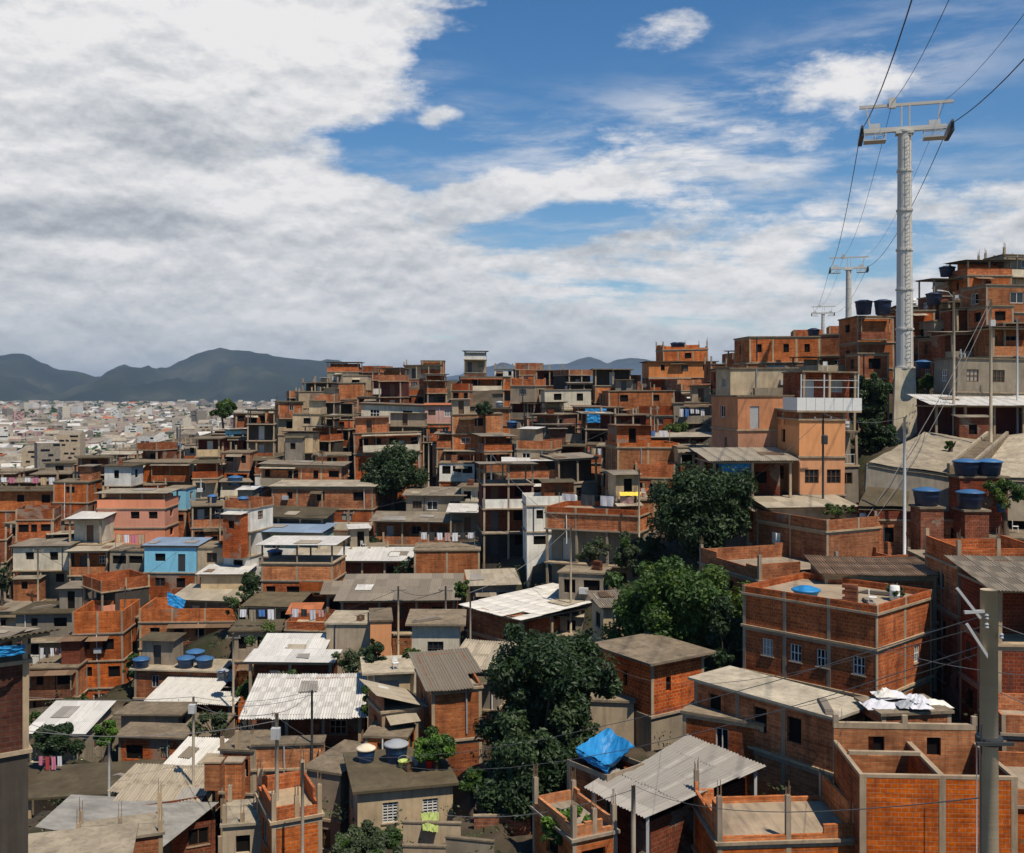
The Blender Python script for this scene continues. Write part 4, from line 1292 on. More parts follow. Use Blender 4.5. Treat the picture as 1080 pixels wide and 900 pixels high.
# tightly packed small houses climbing at the upper right
for (x0, x1, yt, d_, mt, kd, rf, lab) in (
        (1010, 1038, 326, 113, 'brick_dark', 'open', SH('slab_dark', .3, .4), 'small dark recessed brick house right of the lamp pole top'),
        (1040, 1070, 322, 109, 'brick', 'wall', ST_, 'small brick house with slab roof below the white framed window house'),
        (1072, 1110, 312, 113, 'brick_warm', 'wall', PAR('brick_warm', .7), 'orange brick parapet house at the far right edge of the climbing houses'),
        (986, 1008, 356, 112, 'brick', 'wall', SH('sheet_grey', .3, .4), 'tiny brick house squeezed between the pylon and the lamp pole'),
        (1046, 1084, 346, 103, 'brick_warm', 'veranda', SH('sheet_grey', .3, .5), 'orange brick house with shaded veranda right of the grey boxed pole'),
        (1000, 1022, 318, 119, 'concrete', 'open', ST_, 'little open concrete house on the climbing skyline'),
        (1048, 1070, 276, 126, 'brick_dark', 'wall', ('stubs', 'slab'), 'weathered brick house with bare stubs near the top right'),
        (962, 986, 372, 116, 'brick_warm', 'wall', ST_, 'low orange brick room immediately right of the pylon foot'),
        (905, 938, 372, 112, 'brick', 'wall', ST_, 'low brick house directly left of the pylon foot above the dark bushes')):
    hpx('brick_house' if mt.startswith('brick') else 'plaster_house', x0, x1, yt, d_, 5, [fl('brick', f=1), fl(mt, f=1 if kd == 'wall' else 2, kind=kd)], rf, yaw=4 + (x0 % 7) - 3, label=lab)

PROT.append((257, 712, 384, 803, 69))
# ------------------------------------------------------------------ the shed with the grey corrugated roof (centre right, bottom)
rt = empty('shed', P(680, 861, 46).xyz)
rt.location.z = ground_z(rt.location.x, rt.location.y)
o0 = rt.location.copy()
kf, kl, kb, kr = (P(680, 861, 46) - o0), (P(617, 830, 49) - o0), (P(715, 772, 55.5) - o0), (P(806, 809, 51.5) - o0)
mb = MB()


def kq(a, b):      # a along front->right, b along front->left
    return kf.lerp(kr, a).lerp(kl.lerp(kb, a), b)


mb.panels(kq(0, 1), kq(0, 0), kq(.30, 0), kq(.30, 1), random.Random(3), .18, .035)
mb.build('roof', 'sheet_dark', rt)
mb = MB()
up = Vector((0, 0, .035))
mb.panels(kq(.28, .84) + up, kq(.28, -.02) + up, kq(1.0, 0) + up, kq(1.0, .88) + up, random.Random(4), .18, .035)
mb.build('roof', 'sheet_dark', rt)
mb = MB()
for t in (.1, .5, .85):
    mb.bar(kq(.02, t) - Vector((0, 0, .12)), kq(.98, t) - Vector((0, 0, .12)), .07, .12)
mb.build('roof_beam', 'woodpole', rt)
for (a, b) in ((.04, .04), (.5, .04), (.96, .05), (.04, .93), (.5, .8), (.96, .82)):
    p = kq(a, b)
    mb = MB()
    mb.box(p.x - .07, p.x + .07, p.y - .07, p.y + .07, -2, p.z - .1)
    mb.build('post', 'galv', rt)
mb = MB()
wa, wb_, wc_, wd_ = kq(.12, .15), kq(.95, .15), kq(.95, .8), kq(.12, .8)
for (p, q) in ((wa, wb_), (wb_, wc_), (wd_, wa), (wc_, wd_)):
    mb.quad((p.x, p.y, -3), (q.x, q.y, -3), (q.x, q.y, q.z - .75), (p.x, p.y, p.z - .75))
mb.build('wall', 'brick_dark', rt)
tag(rt, 'shed with a wide grey corrugated roof beside the thin pole at bottom centre', 'shed')
FOOT.append(((kq(.5, .5) + o0).x, (kq(.5, .5) + o0).y, 1, 0, 4.2, 4.6, o0.z))
PROT.append((617, 772, 806, 865, 46))

# ------------------------------------------------------------------ the big plain roof at the bottom left lies on its shed
FOOT.append((-19.5, 60.5, .93, .37, 5.2, 5.6, -25.5))
root = GR['root']
inv = root.matrix_basis.inverted()
q = [P(75, 838, 66), P(231, 846, 64), P(171, 894, 55.5), P(37, 872, 58)]
q = [inv @ v for v in q]
mb = MB()
mb.sheet(q[3], q[2], q[1], q[0], False)
mb.build('roof', M['sheet_plain'], root)
mb = MB()
for t in (.06, .5, .94):
    mb.bar(q[3].lerp(q[2], t) - Vector((0, 0, .13)), q[0].lerp(q[1], t) - Vector((0, 0, .13)), .08, .12)
mb.build('roof_beam', 'woodpole', root)
# wide pale roof behind the dark tree keeps its own; blue tarpaulin hung under the shed roof right of the bushy tree
SHD = hpx('shed', 752, 836, 487, 86, 5.5, [fl('cement', f=0, l=0), fl('brick_dark', f=2, kind='open', h=3.2, inset=3)], SH('sheet_pale', .7, .5), yaw=4, label='lean-to shed on thin posts with pale roof in front of the rough orange house', near=True)

# ------------------------------------------------------------------ the frame house at the lower right: floorless brick boxes, open to the sky
FH = empty('brick_house', (0, 0, 0))
fh_c = P(907, 820, 44)
FH.location = (fh_c.x, fh_c.y, fh_c.z)
FH.rotation_euler = (0, 0, R(-3))
LX, LY = 6.6, 4.3
def shell_wall(x0, x1, y0, y1, z0, z1, mt='brick_warm', nm='wall'):
    m_ = MB()
    m_.box(x0, x1, y0, y1, z0, z1)
    return m_.build(nm, mt, FH)
shell_wall(0, LX, 0, .15, -6, 0)
shell_wall(0, .15, .15, LY, -6, 0, 'brick_near')
shell_wall(LX - .15, LX, .15, LY, -6, 0, 'brick_near')
mb = MB()
wall_face(mb, (0, LY), (1, 0), (0, -1), LX, -6, .72, [(1.6, 2.35, -.55, .35), (4.3, 4.95, -.5, .35)], .15)
mb.build('wall', 'brick_warm', FH)
mb = MB()
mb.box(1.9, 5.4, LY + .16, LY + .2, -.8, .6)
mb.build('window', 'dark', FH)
shell_wall(3.4, 3.55, .16, LY - .01, -4, -.02, 'brick_near')
mb = MB()
mb.box(.152, LX - .152, .152, LY - .002, -2.7, -2.55)
mb.build('floor_slab', 'slab', FH)
fr = MB()
for x in (0.0, 3.35, LX - .25):
    fr.box(x - .012, x + .262, -.014, .1, -6, .02)
fr.box(-.016, LX + .016, -.016, .17, .0, .14)
fr.box(-.016, .17, .17, LY, .0, .14)
fr.box(LX - .17, LX + .016, .17, LY, .0, .14)
fr.box(3.36, 3.6, .17, LY - .01, .0, .14)
fr.box(-.012, LX + .012, LY - .02, LY + .2, .72, .98)
fr.box(.18, 3.35, LY * .55, LY * .55 + .2, .145, .30)
fr.build('concrete_frame', 'concrete', FH)
for (x, y) in ((.1, LY), (LX - .1, LY), (LX / 2, LY)):
    pb = MB()
    pb.box(x - .12, x + .12, y - .02, y + .18, .97, 1.35)
    pb.build('post', 'concrete', FH)
tag(FH, 'roofless brick frame house of open boxes left of the big concrete pole', 'house')
FOOT.append((fh_c.x + 3.3, fh_c.y + 2.6, 1, 0, 3.6, 2.9, fh_c.z - 6))
PROT.append((885, 760, 1050, 900, 44))
# rag pile on a plate behind it
hcorner('brick_house', 930, 752, 50, 8, 3.6, 2.6, [fl('brick_dark', f=0), fl('brick', f=1, win='hole')], ST_, label='small dark brick room under the heap of pale cloths')
rng = random.Random(5)
RP = empty('cloth_heap', P(964, 752, 50.6))
for k in range(9):
    mb = MB()
    cx_, cy_ = rng.uniform(-1.5, 1.5), rng.uniform(-.2, 1.6)
    n, s = 7, rng.uniform(.45, .9)
    g = [[(cx_ + (i / n - .5) * 2 * s, cy_ + (j / n - .5) * 1.6 * s, .02 + .07 * k + .26 * max(0, 1 - ((i / n - .5) ** 2 + (j / n - .5) ** 2) * 4) * (1 + mnoise.noise((i * .9, j * .9, k * 3.3))) + .06 * mnoise.noise((i * 1.7, j * 1.7, k))) for i in range(n + 1)] for j in range(n + 1)]
    for j in range(n):
        for i in range(n):
            mb.quad(g[j][i], g[j][i + 1], g[j + 1][i + 1], g[j + 1][i])
    mb.build('cloth', ('cloth', 'white', 'cloth', 'cloth', 'tankgrey', 'cloth', 'cloth', 'white', 'cloth')[k], RP)
tag(RP, 'heap of pale cloths spread on a low roof beside the big concrete pole', 'laundry')

# ------------------------------------------------------------------ concrete slope, stairs and white shed at the right
def patch(name, quad, mt, nx=8, ny=8, bulge=0.0, lab=None, cat='slope', kind=None, thick=.3):
    o_ = quad[0]
    m_ = MB()
    for layer in (0, 1):
        for j in range(ny):
            for i in range(nx):
                def pp(a, b):
                    u, v = a / nx, b / ny
                    p = quad[0].lerp(quad[1], u).lerp(quad[3].lerp(quad[2], u), v)
                    return p + Vector((0, 0, bulge * mnoise.noise(p * .35) - layer * thick)) - o_
                m_.quad(pp(i, j), pp(i + 1, j), pp(i + 1, j + 1), pp(i, j + 1))
    ob = m_.build(name, mt)
    ob.location = o_
    cxx, cyy = sum(p.x for p in quad) / 4, sum(p.y for p in quad) / 4
    FOOT.append((cxx, cyy, 1, 0, 4.2, 5.0, min(p.z for p in quad) - .3))
    tag(ob, lab, cat, None, kind)
    return ob


patch('concrete_slope', [P(916, 488, 84), P(1003, 500, 82), P(1030, 462, 93), P(975, 455, 95)], 'slab_pale', 12, 8, .25, 'bare sloping concrete apron left of the hillside stairs', 'slope')
patch('concrete_slope', [P(1030, 503, 82), P(1130, 505, 81), P(1130, 452, 92), P(1062, 460, 93)], 'slab_pale', 12, 8, .25, 'bare sloping concrete apron right of the hillside stairs', 'slope')
patch('concrete_slope', [P(905, 533, 80), P(955, 535, 80), P(965, 498, 87), P(925, 492, 88)], 'slab_dark', 8, 8, .3, 'dirty lower slope below the pylon with a thin white pole', 'slope')
for (q_, lb) in (([P(914, 489, 84.2), P(1004, 501, 82.2), P(1004, 548, 81.6), P(912, 534, 83.6)], 'stained retaining wall under the left bare slope behind the blue tanks'),
                 ([P(1028, 504, 82.2), P(1130, 506, 81.2), P(1130, 552, 80.6), P(1028, 548, 81.6)], 'stained retaining wall under the right bare slope at the right edge')):
    o_ = q_[0].copy()
    m_ = MB()
    for dy in (0, .35):
        m_.quad(*[p - o_ + Vector((0, dy, .02)) for p in q_])
    m_.quad(*[p - o_ + Vector((0, k, .02)) for (p, k) in ((q_[0], 0), (q_[1], 0), (q_[1], .35), (q_[0], .35))])
    ob = m_.build('retaining_wall', 'cement')
    ob.location = o_
    tag(ob, lb, 'wall')
st = empty('stairway', P(1012, 492, 82))
s0, s1 = P(1012, 492, 82), P(1052, 458, 93)
N_ = 22
for side in (-.9, .9):
    m_ = MB()
    m_.bar(Vector((side, 0, .1)), s1 - s0 + Vector((side, 0, .1)), .22, .3)
    m_.build('side_wall', 'slab_pale', st)
m_ = MB()
for k in range(N_):
    p, q_ = s0.lerp(s1, k / N_) - s0, s0.lerp(s1, (k + 1) / N_) - s0
    m_.box(min(p.x, q_.x) - .8, max(p.x, q_.x) + .8, p.y, q_.y + .02, p.z - .8, q_.z)
m_.build('steps', 'slab', st)
tag(st, 'concrete stairway climbing between the two bare slopes', 'stairs')
hpx('shed', 988, 1110, 428, 95, 5, [fl('maroon', f=1, kind='open', h=3.4, inset=3.0, win='hole')], SH('sheet_white', .9, .7), yaw=-3,
    label='long shed with white roof and dark red walls above the concrete slope', near=True)
# white rail balcony on the orange house
bo = O1['root']
mb = MB()
wz = O1['H'] + .02
W_ = O1['w']
mb.box(-.35, W_ + 1.3, -.35, -.30, wz - .1, wz + 1.0)
mb.box(-.35, -.30, -.30, 3.0, wz - .1, wz + 1.0)
for k in range(7):
    x = -.35 + (W_ + 1.65) * k / 7
    mb.box(x - .02, x + .02, -.38, -.352, wz - .1, wz + 1.0)
mb.build('balcony', 'whiteframe', bo)
mb = MB()
mb.box(-.35, W_ + 1.3, -.35, 4, wz - .25, wz - .11)
mb.build('floor_slab', 'concrete', bo)
for x in (0, W_ * .5, W_ + 1.0):
    mb = MB()
    mb.box(x, x + .1, -.2, -.1, wz, wz + 3.0)
    mb.build('post', 'galv', bo)
for zz in (1.9, 2.5):
    mb = MB()
    mb.bar((0, -.15, wz + zz), (W_ + 1.1, -.15, wz + zz), .06)
    mb.build('railing', 'galv', bo)
hpx('brick_house', 846, 904, 391, 93, 5, [fl('brick_dark', f=2, kind='open', h=3.0)], ST_, yaw=6, label='dark open upper room behind the white balcony of the orange house')
hpx('brick_house', 884, 906, 455, 90, 5, [fl('cement'), fl('cement', f=1, kind='rail', h=3)], ST_, yaw=6, label='narrow side house with small balcony at the right of the orange house')
hpx('plaster_house', 812, 900, 536, 83, 4, [fl('cement', f=0), fl('cement', f=3, h=3.0, win='hole')], SH('sheet_pale', .5, .5), yaw=5, label='low grey house with pale ledge roof under the orange house')

# ------------------------------------------------------------------ cable car pylons
def pylon(label, d, pxc, py_top, py_base, yaw, detail=True, k=1.0):
    b = P(pxc, py_base, d)
    top = P(pxc, py_top, d)
    Ht = top.z - b.z
    t = empty('cable_car_pylon', b, yaw)
    m_ = MB()
    zz = [0]
    seg = 6
    prof = []
    r_b, r_t = (.90 * k, .68 * k) if detail else (.78, .62)
    fg = 1.0 if detail else .35
    for i in range(seg + 1):
        z = Ht * i / seg
        r = r_b + (r_t - r_b) * i / seg
        if i:
            prof += [(r + .01, z - .12), (r + .11 * fg, z - .10), (r + .11 * fg, z + .10), (r - .01, z + .12)]
        else:
            prof += [(r + .2, 0), (r + .2, .2), (r, .22)]
    m_.lathe(prof[:-1], 24)
    m_.build('shaft', 'pylonwhite', t, False)
    if detail:
        fb = MB()
        fb.box(-1.02, 1.02, -1.02, 1.02, -1.0, .02)
        n0 = len(fb.v)
        fb.v += [(-1.02, -1.02, -1), (1.02, -1.02, -1), (1.02, 1.02, -1), (-1.02, 1.02, -1), (-1.3, -1.3, -9), (1.3, -1.3, -9), (1.3, 1.3, -9), (-1.3, 1.3, -9)]
        for f in ((0, 4, 5, 1), (1, 5, 6, 2), (2, 6, 7, 3), (3, 7, 4, 0)):
            fb.f.append(tuple(n0 + i for i in f)); fb.m.append(0)
        fb.build('concrete_base', 'cream', t)
        lad = MB()
        a0 = R(-62)
        lx, ly = math.cos(a0), math.sin(a0)
        def lp(s, z, off=.18):
            r = r_b + (r_t - r_b) * z / Ht + off
            return Vector((lx * r - ly * s, ly * r + lx * s, z))
        for s in (-.24, .24):
            lad.bar(lp(s, .5), lp(s, Ht - .4), .035)
        for i in range(int(Ht / .42)):
            z = .6 + i * .42
            lad.bar(lp(-.24, z), lp(.24, z), .03)
            if i % 3 == 0:
                lad.bar(lp(0, z, .5), lp(-.3, z, .25), .03)
                lad.bar(lp(0, z, .5), lp(.3, z, .25), .03)
        lad.build('ladder', 'pylonwhite', t)
    hw = 4.5 * k
    # lower main arm
    arm = MB()
    arm.box(-hw + .3, hw - .3, -.3, .3, Ht + .02, Ht + .5)
    arm.box(-.9, .9, -.7, .7, Ht - .3, Ht + .01)
    a_ = arm.build('crossarm', 'pylonwhite', t)
    # upper light bar on posts
    ub = MB()
    zt = Ht + 2.75
    ub.box(-hw - .1, hw + .35, -.16, .16, zt, zt + .32)
    ub.build('lifting_bar', 'pylonwhite', t)
    for x in (-hw * .78, -.3, .5, hw * .72):
        pm = MB()
        pm.bar((x, -.1, Ht + .6), (x + (.35 if abs(x) > 1 else 0) * (1 if x > 0 else -1), -.1, zt), .16)
        pm.build('post', 'pylonwhite', t)
    cm = MB()
    cm.box(-1.6, -.9, -.3, .3, zt - .15, zt + .95)
    cm.build('hoist_box', 'pylonwhite', t)
    for sx in (-1, 1):
        # sheave train along the rope
        sm = MB()
        x = sx * (hw - .05)
        for q in range(10):
            y = -2.7 + q * .6
            zz_ = Ht + .15 - .045 * (y * y) * .35
            n0 = len(sm.v)
            for s_, xx in ((0, x - .09), (1, x + .09)):
                for w_ in range(12):
                    an = 2 * math.pi * w_ / 12
                    sm.v.append((xx, y + .29 * math.cos(an), zz_ + .33 * math.sin(an)))
            for w_ in range(12):
                w2 = (w_ + 1) % 12
                sm.f.append((n0 + w_, n0 + w2, n0 + 12 + w2, n0 + 12 + w_)); sm.m.append(0)
            sm.f.append(tuple(n0 + w_ for w_ in range(12))); sm.m.append(0)
            sm.f.append(tuple(n0 + 12 + w_ for w_ in reversed(range(12)))); sm.m.append(0)
        sm.box(x - .16, x + .16, -2.7, 2.7, Ht - .34, Ht + .02)
        sm.box(x - .22, x + .22, -2.4, 2.4, Ht - .75, Ht - .36)
        sm.build('sheave_train', 'metal', t)
        # work platform with rails
        pf = MB()
        x0, x1 = (sx * (hw - 2.6), sx * (hw - .35)) if sx > 0 else (sx * (hw - .35), sx * (hw - 2.6))
        pf.box(x0, x1, -.9, .9, Ht - .95, Ht - .87)
        for xx in (x0 + .05, (x0 + x1) / 2, x1 - .05):
            for yy in (-.85, .85):
                pf.bar((xx, yy, Ht - .9), (xx, yy, Ht + .1), .06)
        for yy in (-.85, .85):
            for z in (-.4, .08):
                pf.bar((x0, yy, Ht + z), (x1, yy, Ht + z), .05)
            pf.bar((x0, yy, Ht - .9), (x1, yy, Ht + .05), .05)
        pf.build('work_platform', 'galv', t)
        mm = MB()
        mm.box(x0 + .5, x1 - .6, -.3, .3, Ht + .51, Ht + 1.0)
        mm.build('gear_box', 'galv', t)
    tag(t, label, 'pylon', 'cable car pylons')
    return t, Ht


LINE = math.atan2(41.7, 145.0)
YW = -LINE
_pb = P(954, 470, 102)
FOOT.append((_pb.x, _pb.y, 1, 0, 2.6, 9.0, _pb.z))
p1, h1 = pylon('tall white cable car pylon with a rung ladder in the right foreground slope', 110, 954, 139, 389, YW)
p2, h2 = pylon('smaller distant cable car pylon seen left of the tall one', 255, 895, 284, 345, YW, False)
p3, h3 = pylon('farthest tiny cable car pylon peeping over the skyline houses', 420, 868, 331, 352, YW, False)


def arm_pt(py_, h, x, z):
    c_, s_ = math.cos(YW), math.sin(YW)
    return Vector((py_.location.x + x * c_, py_.location.y + x * s_, py_.location.z + h + z))


near_end = Vector((math.sin(LINE), math.cos(LINE), 0)) * -104
for (x, z, rad, nm, lab) in ((-4.45, .42, .045, 'haulage_rope', 'left thick haulage rope running over the tall pylon sheaves'), (4.45, .42, .045, 'haulage_rope', 'right thick haulage rope running over the tall pylon sheaves'),
                             (-1.25, 3.2, .028, 'signal_cable', 'thin signal cable passing over the top bar of the tall pylon left of its shaft'), (4.1, 3.1, .022, 'signal_cable', 'thin signal cable passing over the right end of the top bar')):
    a = arm_pt(p1, h1, x, z)
    b = arm_pt(p2, h2, x, z)
    c_ = arm_pt(p3, h3, x, z)
    n_ = a + near_end + Vector((0, 0, -6.5))
    pts = []
    for (u, v, sg) in ((n_, a, 3.0), (a, b, 3.0), (b, c_, 3.0)):
        for i in range(17):
            if i == 16 and v is not c_:
                continue
            tt = i / 16
            p_ = u.lerp(v, tt)
            p_.z -= sg * 4 * tt * (1 - tt)
            pts.append(p_)
    m_ = MB()
    m_.tube(pts, rad, 6)
    o_ = m_.build(nm, 'cable')
    tag(o_, lab, 'cable')

# ------------------------------------------------------------------ trees and bushes
tree('leafy_tree', 'big dark tree filling the lower centre above the bright ferns', 566, 768, 57, 62, 104, 11, 0.17, 138, 374, 'leaf_dark', trunk_r=.32, depth=58)
tree('leafy_tree', 'dark lower growth under the big dark tree reaching to the ferns', 556, 828, 54, 54, 52, 41, .16, 80, 330, 'leaf_dark', trunk_r=.2)
tree('leafy_tree', 'tall dark tree half merged with the big one on its upper right', 606, 712, 59, 42, 48, 12, 0.17, 69, 330, 'leaf_dark', trunk_r=.25)
tree('leafy_tree', 'broad sunlit green tree behind the small slab roofed brick house', 714, 646, 71, 76, 62, 13, 0.19, 138, 374, 'leaf_mid', trunk_r=.3, depth=60)
tree('leafy_tree', 'darker green tree beside the left wall of the big corner brick house', 768, 672, 66, 24, 50, 14, 0.17, 52, 286, 'leaf_dark', trunk_r=.2)
tree('leafy_tree', 'bushy dark tree below the orange painted house', 741, 542, 84, 49, 56, 15, 0.19, 126, 330, 'leaf_dark', trunk_r=.28)
tree('leafy_tree', 'lone dark round tree in the middle of the hillside', 414, 500, 138, 32, 30, 16, 0.26, 80, 264, 'leaf_dark', trunk_r=.3, cat='tree')
tree('leafy_tree', 'dark bushes climbing around the pylon foot', 918, 425, 106, 19, 40, 17, 0.20, 69, 242, 'leaf_dark', depth=18)
tree('leafy_tree', 'dark bush below the pylon foot left of the concrete slope', 925, 462, 97, 28, 26, 18, 0.19, 57, 242, 'leaf_dark', depth=18)
tree('leafy_tree', 'small green bush right of the pylon foot', 978, 404, 106, 8, 13, 19, 0.17, 25, 176, 'leaf_mid')
tree('leafy_tree', 'small dark tree before the white roofed shack at the left', 60, 782, 80, 24, 20, 20, 0.15, 50, 242, 'leaf_dark')
tree('leafy_shrub', 'yellow green shrub left of the stepped concrete houses', 110, 776, 80, 12, 18, 21, 0.12, 29, 198, 'leaf_bright', cat='shrub')
tree('leafy_shrub', 'bright green shrub beside the blue tank on the mossy roof', 462, 788, 58.2, 20, 21, 22, 0.11, 46, 242, 'leaf_bright', cat='shrub', base=-21.25)
tree('leafy_shrub', 'grey green bush at the bottom edge left of centre', 384, 893, 47, 40, 20, 23, 0.11, 80, 286, 'leaf_grey', cat='shrub')
tree('leafy_shrub', 'fresh green ferny plants under the big dark tree', 592, 872, 47, 30, 20, 24, 0.15, 46, 154, 'leaf_bright', cat='shrub')
tree('leafy_shrub', 'low green plant right of the mossy slab roof', 500, 826, 55, 14, 16, 25, 0.14, 25, 154, 'leaf_mid', cat='shrub')
tree('leafy_shrub', 'creeper with dark stems beside the stair roof in lower centre', 392, 742, 70, 14, 26, 26, 0.12, 39, 198, 'leaf_mid', cat='shrub')
tree('leafy_tree', 'thin dark tree left of the barred window house', 394, 697, 76, 13, 24, 27, 0.14, 39, 198, 'leaf_dark')
tree('leafy_tree', 'tiny dark tree right of the blank beige house at left', 263, 618, 104, 10, 15, 28, 0.16, 29, 176, 'leaf_dark')
tree('leafy_tree', 'small tree between mid slope houses right of the tan roof', 486, 622, 90, 9, 12, 29, 0.14, 25, 176, 'leaf_mid')
tree('leafy_tree', 'green crown peeping over the skyline at the left', 236, 433, 200, 14, 12, 30, 0.28, 34, 198, 'leaf_mid')
tree('leafy_shrub', 'dark shrub by the barred window house wall', 432, 690, 77, 10, 8, 31, 0.11, 20, 154, 'leaf_mid', cat='shrub')
tree('leafy_shrub', 'green plants along the path below the orange painted house', 884, 538, 81, 18, 8, 32, 0.12, 25, 154, 'leaf_mid', cat='shrub')
tree('leafy_shrub', 'small grassy tuft on the concrete slope', 1001, 470, 88, 4, 5, 33, 0.11, 9, 110, 'leaf_mid', cat='shrub')
tree('leafy_shrub', 'dark creeper over the wall below the right hand blue tanks', 1062, 520, 78, 20, 18, 34, 0.12, 29, 176, 'leaf_mid', cat='shrub')
tree('leafy_tree', 'dark bush on the hill under the ridge lookout', 512, 432, 148, 12, 9, 35, 0.22, 25, 154, 'leaf_dark')
tree('leafy_shrub', 'weeds on the rooftop wall of the corner brick house', 945, 623, 62, 14, 7, 36, 0.10, 18, 132, 'leaf_grey', cat='shrub', base=P(945, 632, 62).z)
tree('leafy_tree', 'pale green tree behind the concrete columned building', 668, 584, 86, 20, 26, 37, 0.16, 39, 220, 'leaf_grey')
tree('leafy_tree', 'dark tree at the left border by the cream house', 2, 610, 118, 9, 22, 38, 0.19, 27, 176, 'leaf_dark')

# ------------------------------------------------------------------ water tanks
def tk(px, py, d, r=.6, h=.85, **kw):
    return water_tank(P(px, py, d), r, h, **kw)


for (px, py, d, r, h, mt, ld, ds) in (
        (418, 803, 59.25, .66, 1.0, 'tank', 'tankgrey', 'dark blue water tank with pale blue lid'), (386, 803, 59.25, .52, .75, 'tank', 'cream', 'blue water tank under a cream lid'),
        (206, 697, 100.05, .85, .9, 'tank', 'tanklid', 'blue round water tank'), (196, 704, 97.7, .8, .9, 'tank', 'tanklid', 'blue round water tank'), (216, 704, 97.7, .8, .85, 'tank', 'tanklid', 'blue round water tank'),
        (149, 704, 97.7, .75, .8, 'tank', 'tanklid', 'squat blue water tank'),
        (911, 332, 119, .95, 1.5, 'tankdark', 'tankdark', 'dark navy water tank'), (931, 332, 119, .95, 1.55, 'tankdark', 'tankdark', 'dark navy water tank'),
        (1019, 501, 80, .95, 1.05, 'tankdark', 'tanklid', 'dark blue water tank'), (1043, 501, 80, .95, 1.05, 'tankdark', 'tanklid', 'dark blue water tank'),
        (977, 533, 78, .95, 1.15, 'tankdark', 'tanklid', 'navy water tank with blue lid'), (1023, 536, 77.5, .95, 1.2, 'tankdark', 'tanklid', 'navy water tank with blue lid'),
        (1056, 540, 78, .35, .5, 'tank', 'tanklid', 'little blue barrel'),
        (850, 628, 63, .80, .35, 'tarp', 'tarp', 'blue plastic basin'),
        (985, 322, 121, .9, 1.3, 'tankdark', 'tankdark', 'dark water tank'), (999, 292, 124, .9, 1.1, 'tankdark', 'tankdark', 'dark water tank'), (858, 355, 125, .7, .8, 'tankdark', 'tankdark', 'dark water tank'),
        (1030, 402, 99, .01, .01, None, None, None),
        (973, 389, 108, .8, .7, 'tank', 'tanklid', 'blue water tank'),
        (712, 367, 183, .8, .8, 'tankdark', 'tankdark', 'dark water tank'), (718, 367, 183, .8, .8, 'tankdark', 'tankdark', 'dark water tank'),
        (248, 512, 140, 1.0, 1.1, 'tanklid', 'tanklid', 'bright blue water tank'), (270, 521, 138, .9, .9, 'tanklid', 'tanklid', 'bright blue water tank'),
        (290, 590, 112, .8, .9, 'tankdark', 'tanklid', 'blue water tank'), (570, 537, 112, .8, .9, 'tankgrey', 'tankgrey', 'grey fibre water tank'), (455, 530, 134, .8, .9, 'tank', 'tanklid', 'blue water tank'),
        (540, 452, 150, .8, .9, 'tank', 'tanklid', 'blue water tank'), (235, 716, 92, .5, .7, 'tankgrey', 'tankgrey', 'grey fibre water tank')):
    if mt:
        tk(px, py, d, r, h, mat=mt, lid=ld, desc=ds)

# stands that carry the navy tanks at the right
for (xa, xb, py, d_, lb) in ((1006, 1056, 501, 80.6, 'brick stand carrying the twin dark blue tanks before the right bare slope'), (965, 989, 533, 78.2, 'brick stand under the navy tank left of the slim right hand bush'), (1011, 1036, 536, 77.8, 'brick stand under the right one of the lower navy tanks')):
    a_, b_ = P(xa, py, d_), P(xb, py, d_)
    t = empty('tank_stand', a_)
    L_ = b_.x - a_.x
    m_ = MB()
    m_.box(0, L_, -1.1, .9, -4.5, -.16)
    m_.build('base', 'brick_dark', t)
    m_ = MB()
    m_.box(-.12, L_ + .12, -1.22, 1.0, -.158, -.012)
    m_.build('slab', 'slab', t)
    tag(t, lb, 'stand')

# small roof clutter on the mossy slab
def tub(px, py, d, r, h, mt, lab, name='bucket'):
    t = empty(name, P(px, py, d))
    m_ = MB()
    m_.lathe([(r * .78, 0), (r * .8, .01), (r, h * .97), (r * 1.08, h), (r * .95, h), (r * .74, .05)], 16)
    m_.build('tub', mt, t, True)
    hm = MB()
    hm.tube([(r * math.cos(R(a_)), 0, h + r * .9 * math.sin(R(a_))) for a_ in range(0, 181, 20)], .012, 5)
    hm.build('handle', 'galv', t)
    tag(t, lab, name)


tub(426, 809, 58.35, .34, .36, 'lime', 'yellow green tub in front of the dark blue tank')
tub(453, 810, 58.2, .24, .45, 'red', 'red bucket on the mossy slab roof')
tub(438, 807, 58.65, .2, .4, 'cloth', 'white bucket beside the yellow green tub')

# tarpaulins
def drape(name, corners, mt, amp, lab, n=30, cat='tarpaulin', seed=0, sag=.0):
    o_ = corners[0].copy()
    m_ = MB()
    for layer in (0, 1):
        g = []
        for j in range(n + 1):
            row = []
            for i in range(n + 1):
                u, v = i / n, j / n
                p = corners[0].lerp(corners[1], u).lerp(corners[3].lerp(corners[2], u), v) - o_
                k = .8 * mnoise.noise((u * 4 + seed, v * 4, seed * 1.7)) + .45 * mnoise.noise((u * 11, v * 7 + seed, 3.3)) + .22 * mnoise.noise((u * 24, v * 24 + seed, 7.3))
                nn = (corners[1] - corners[0]).cross(corners[3] - corners[0]).normalized()
                p = p + nn * (k * amp + layer * .02) - Vector((0, 0, sag * math.sin(math.pi * u) * math.sin(math.pi * v)))
                row.append(p)
            g.append(row)
        for j in range(n):
            for i in range(n):
                m_.quad(g[j][i], g[j][i + 1], g[j + 1][i + 1], g[j + 1][i])
    ob = m_.build(name, mt, None, True)
    ob.location = o_
    tag(ob, lab, cat)
    return ob


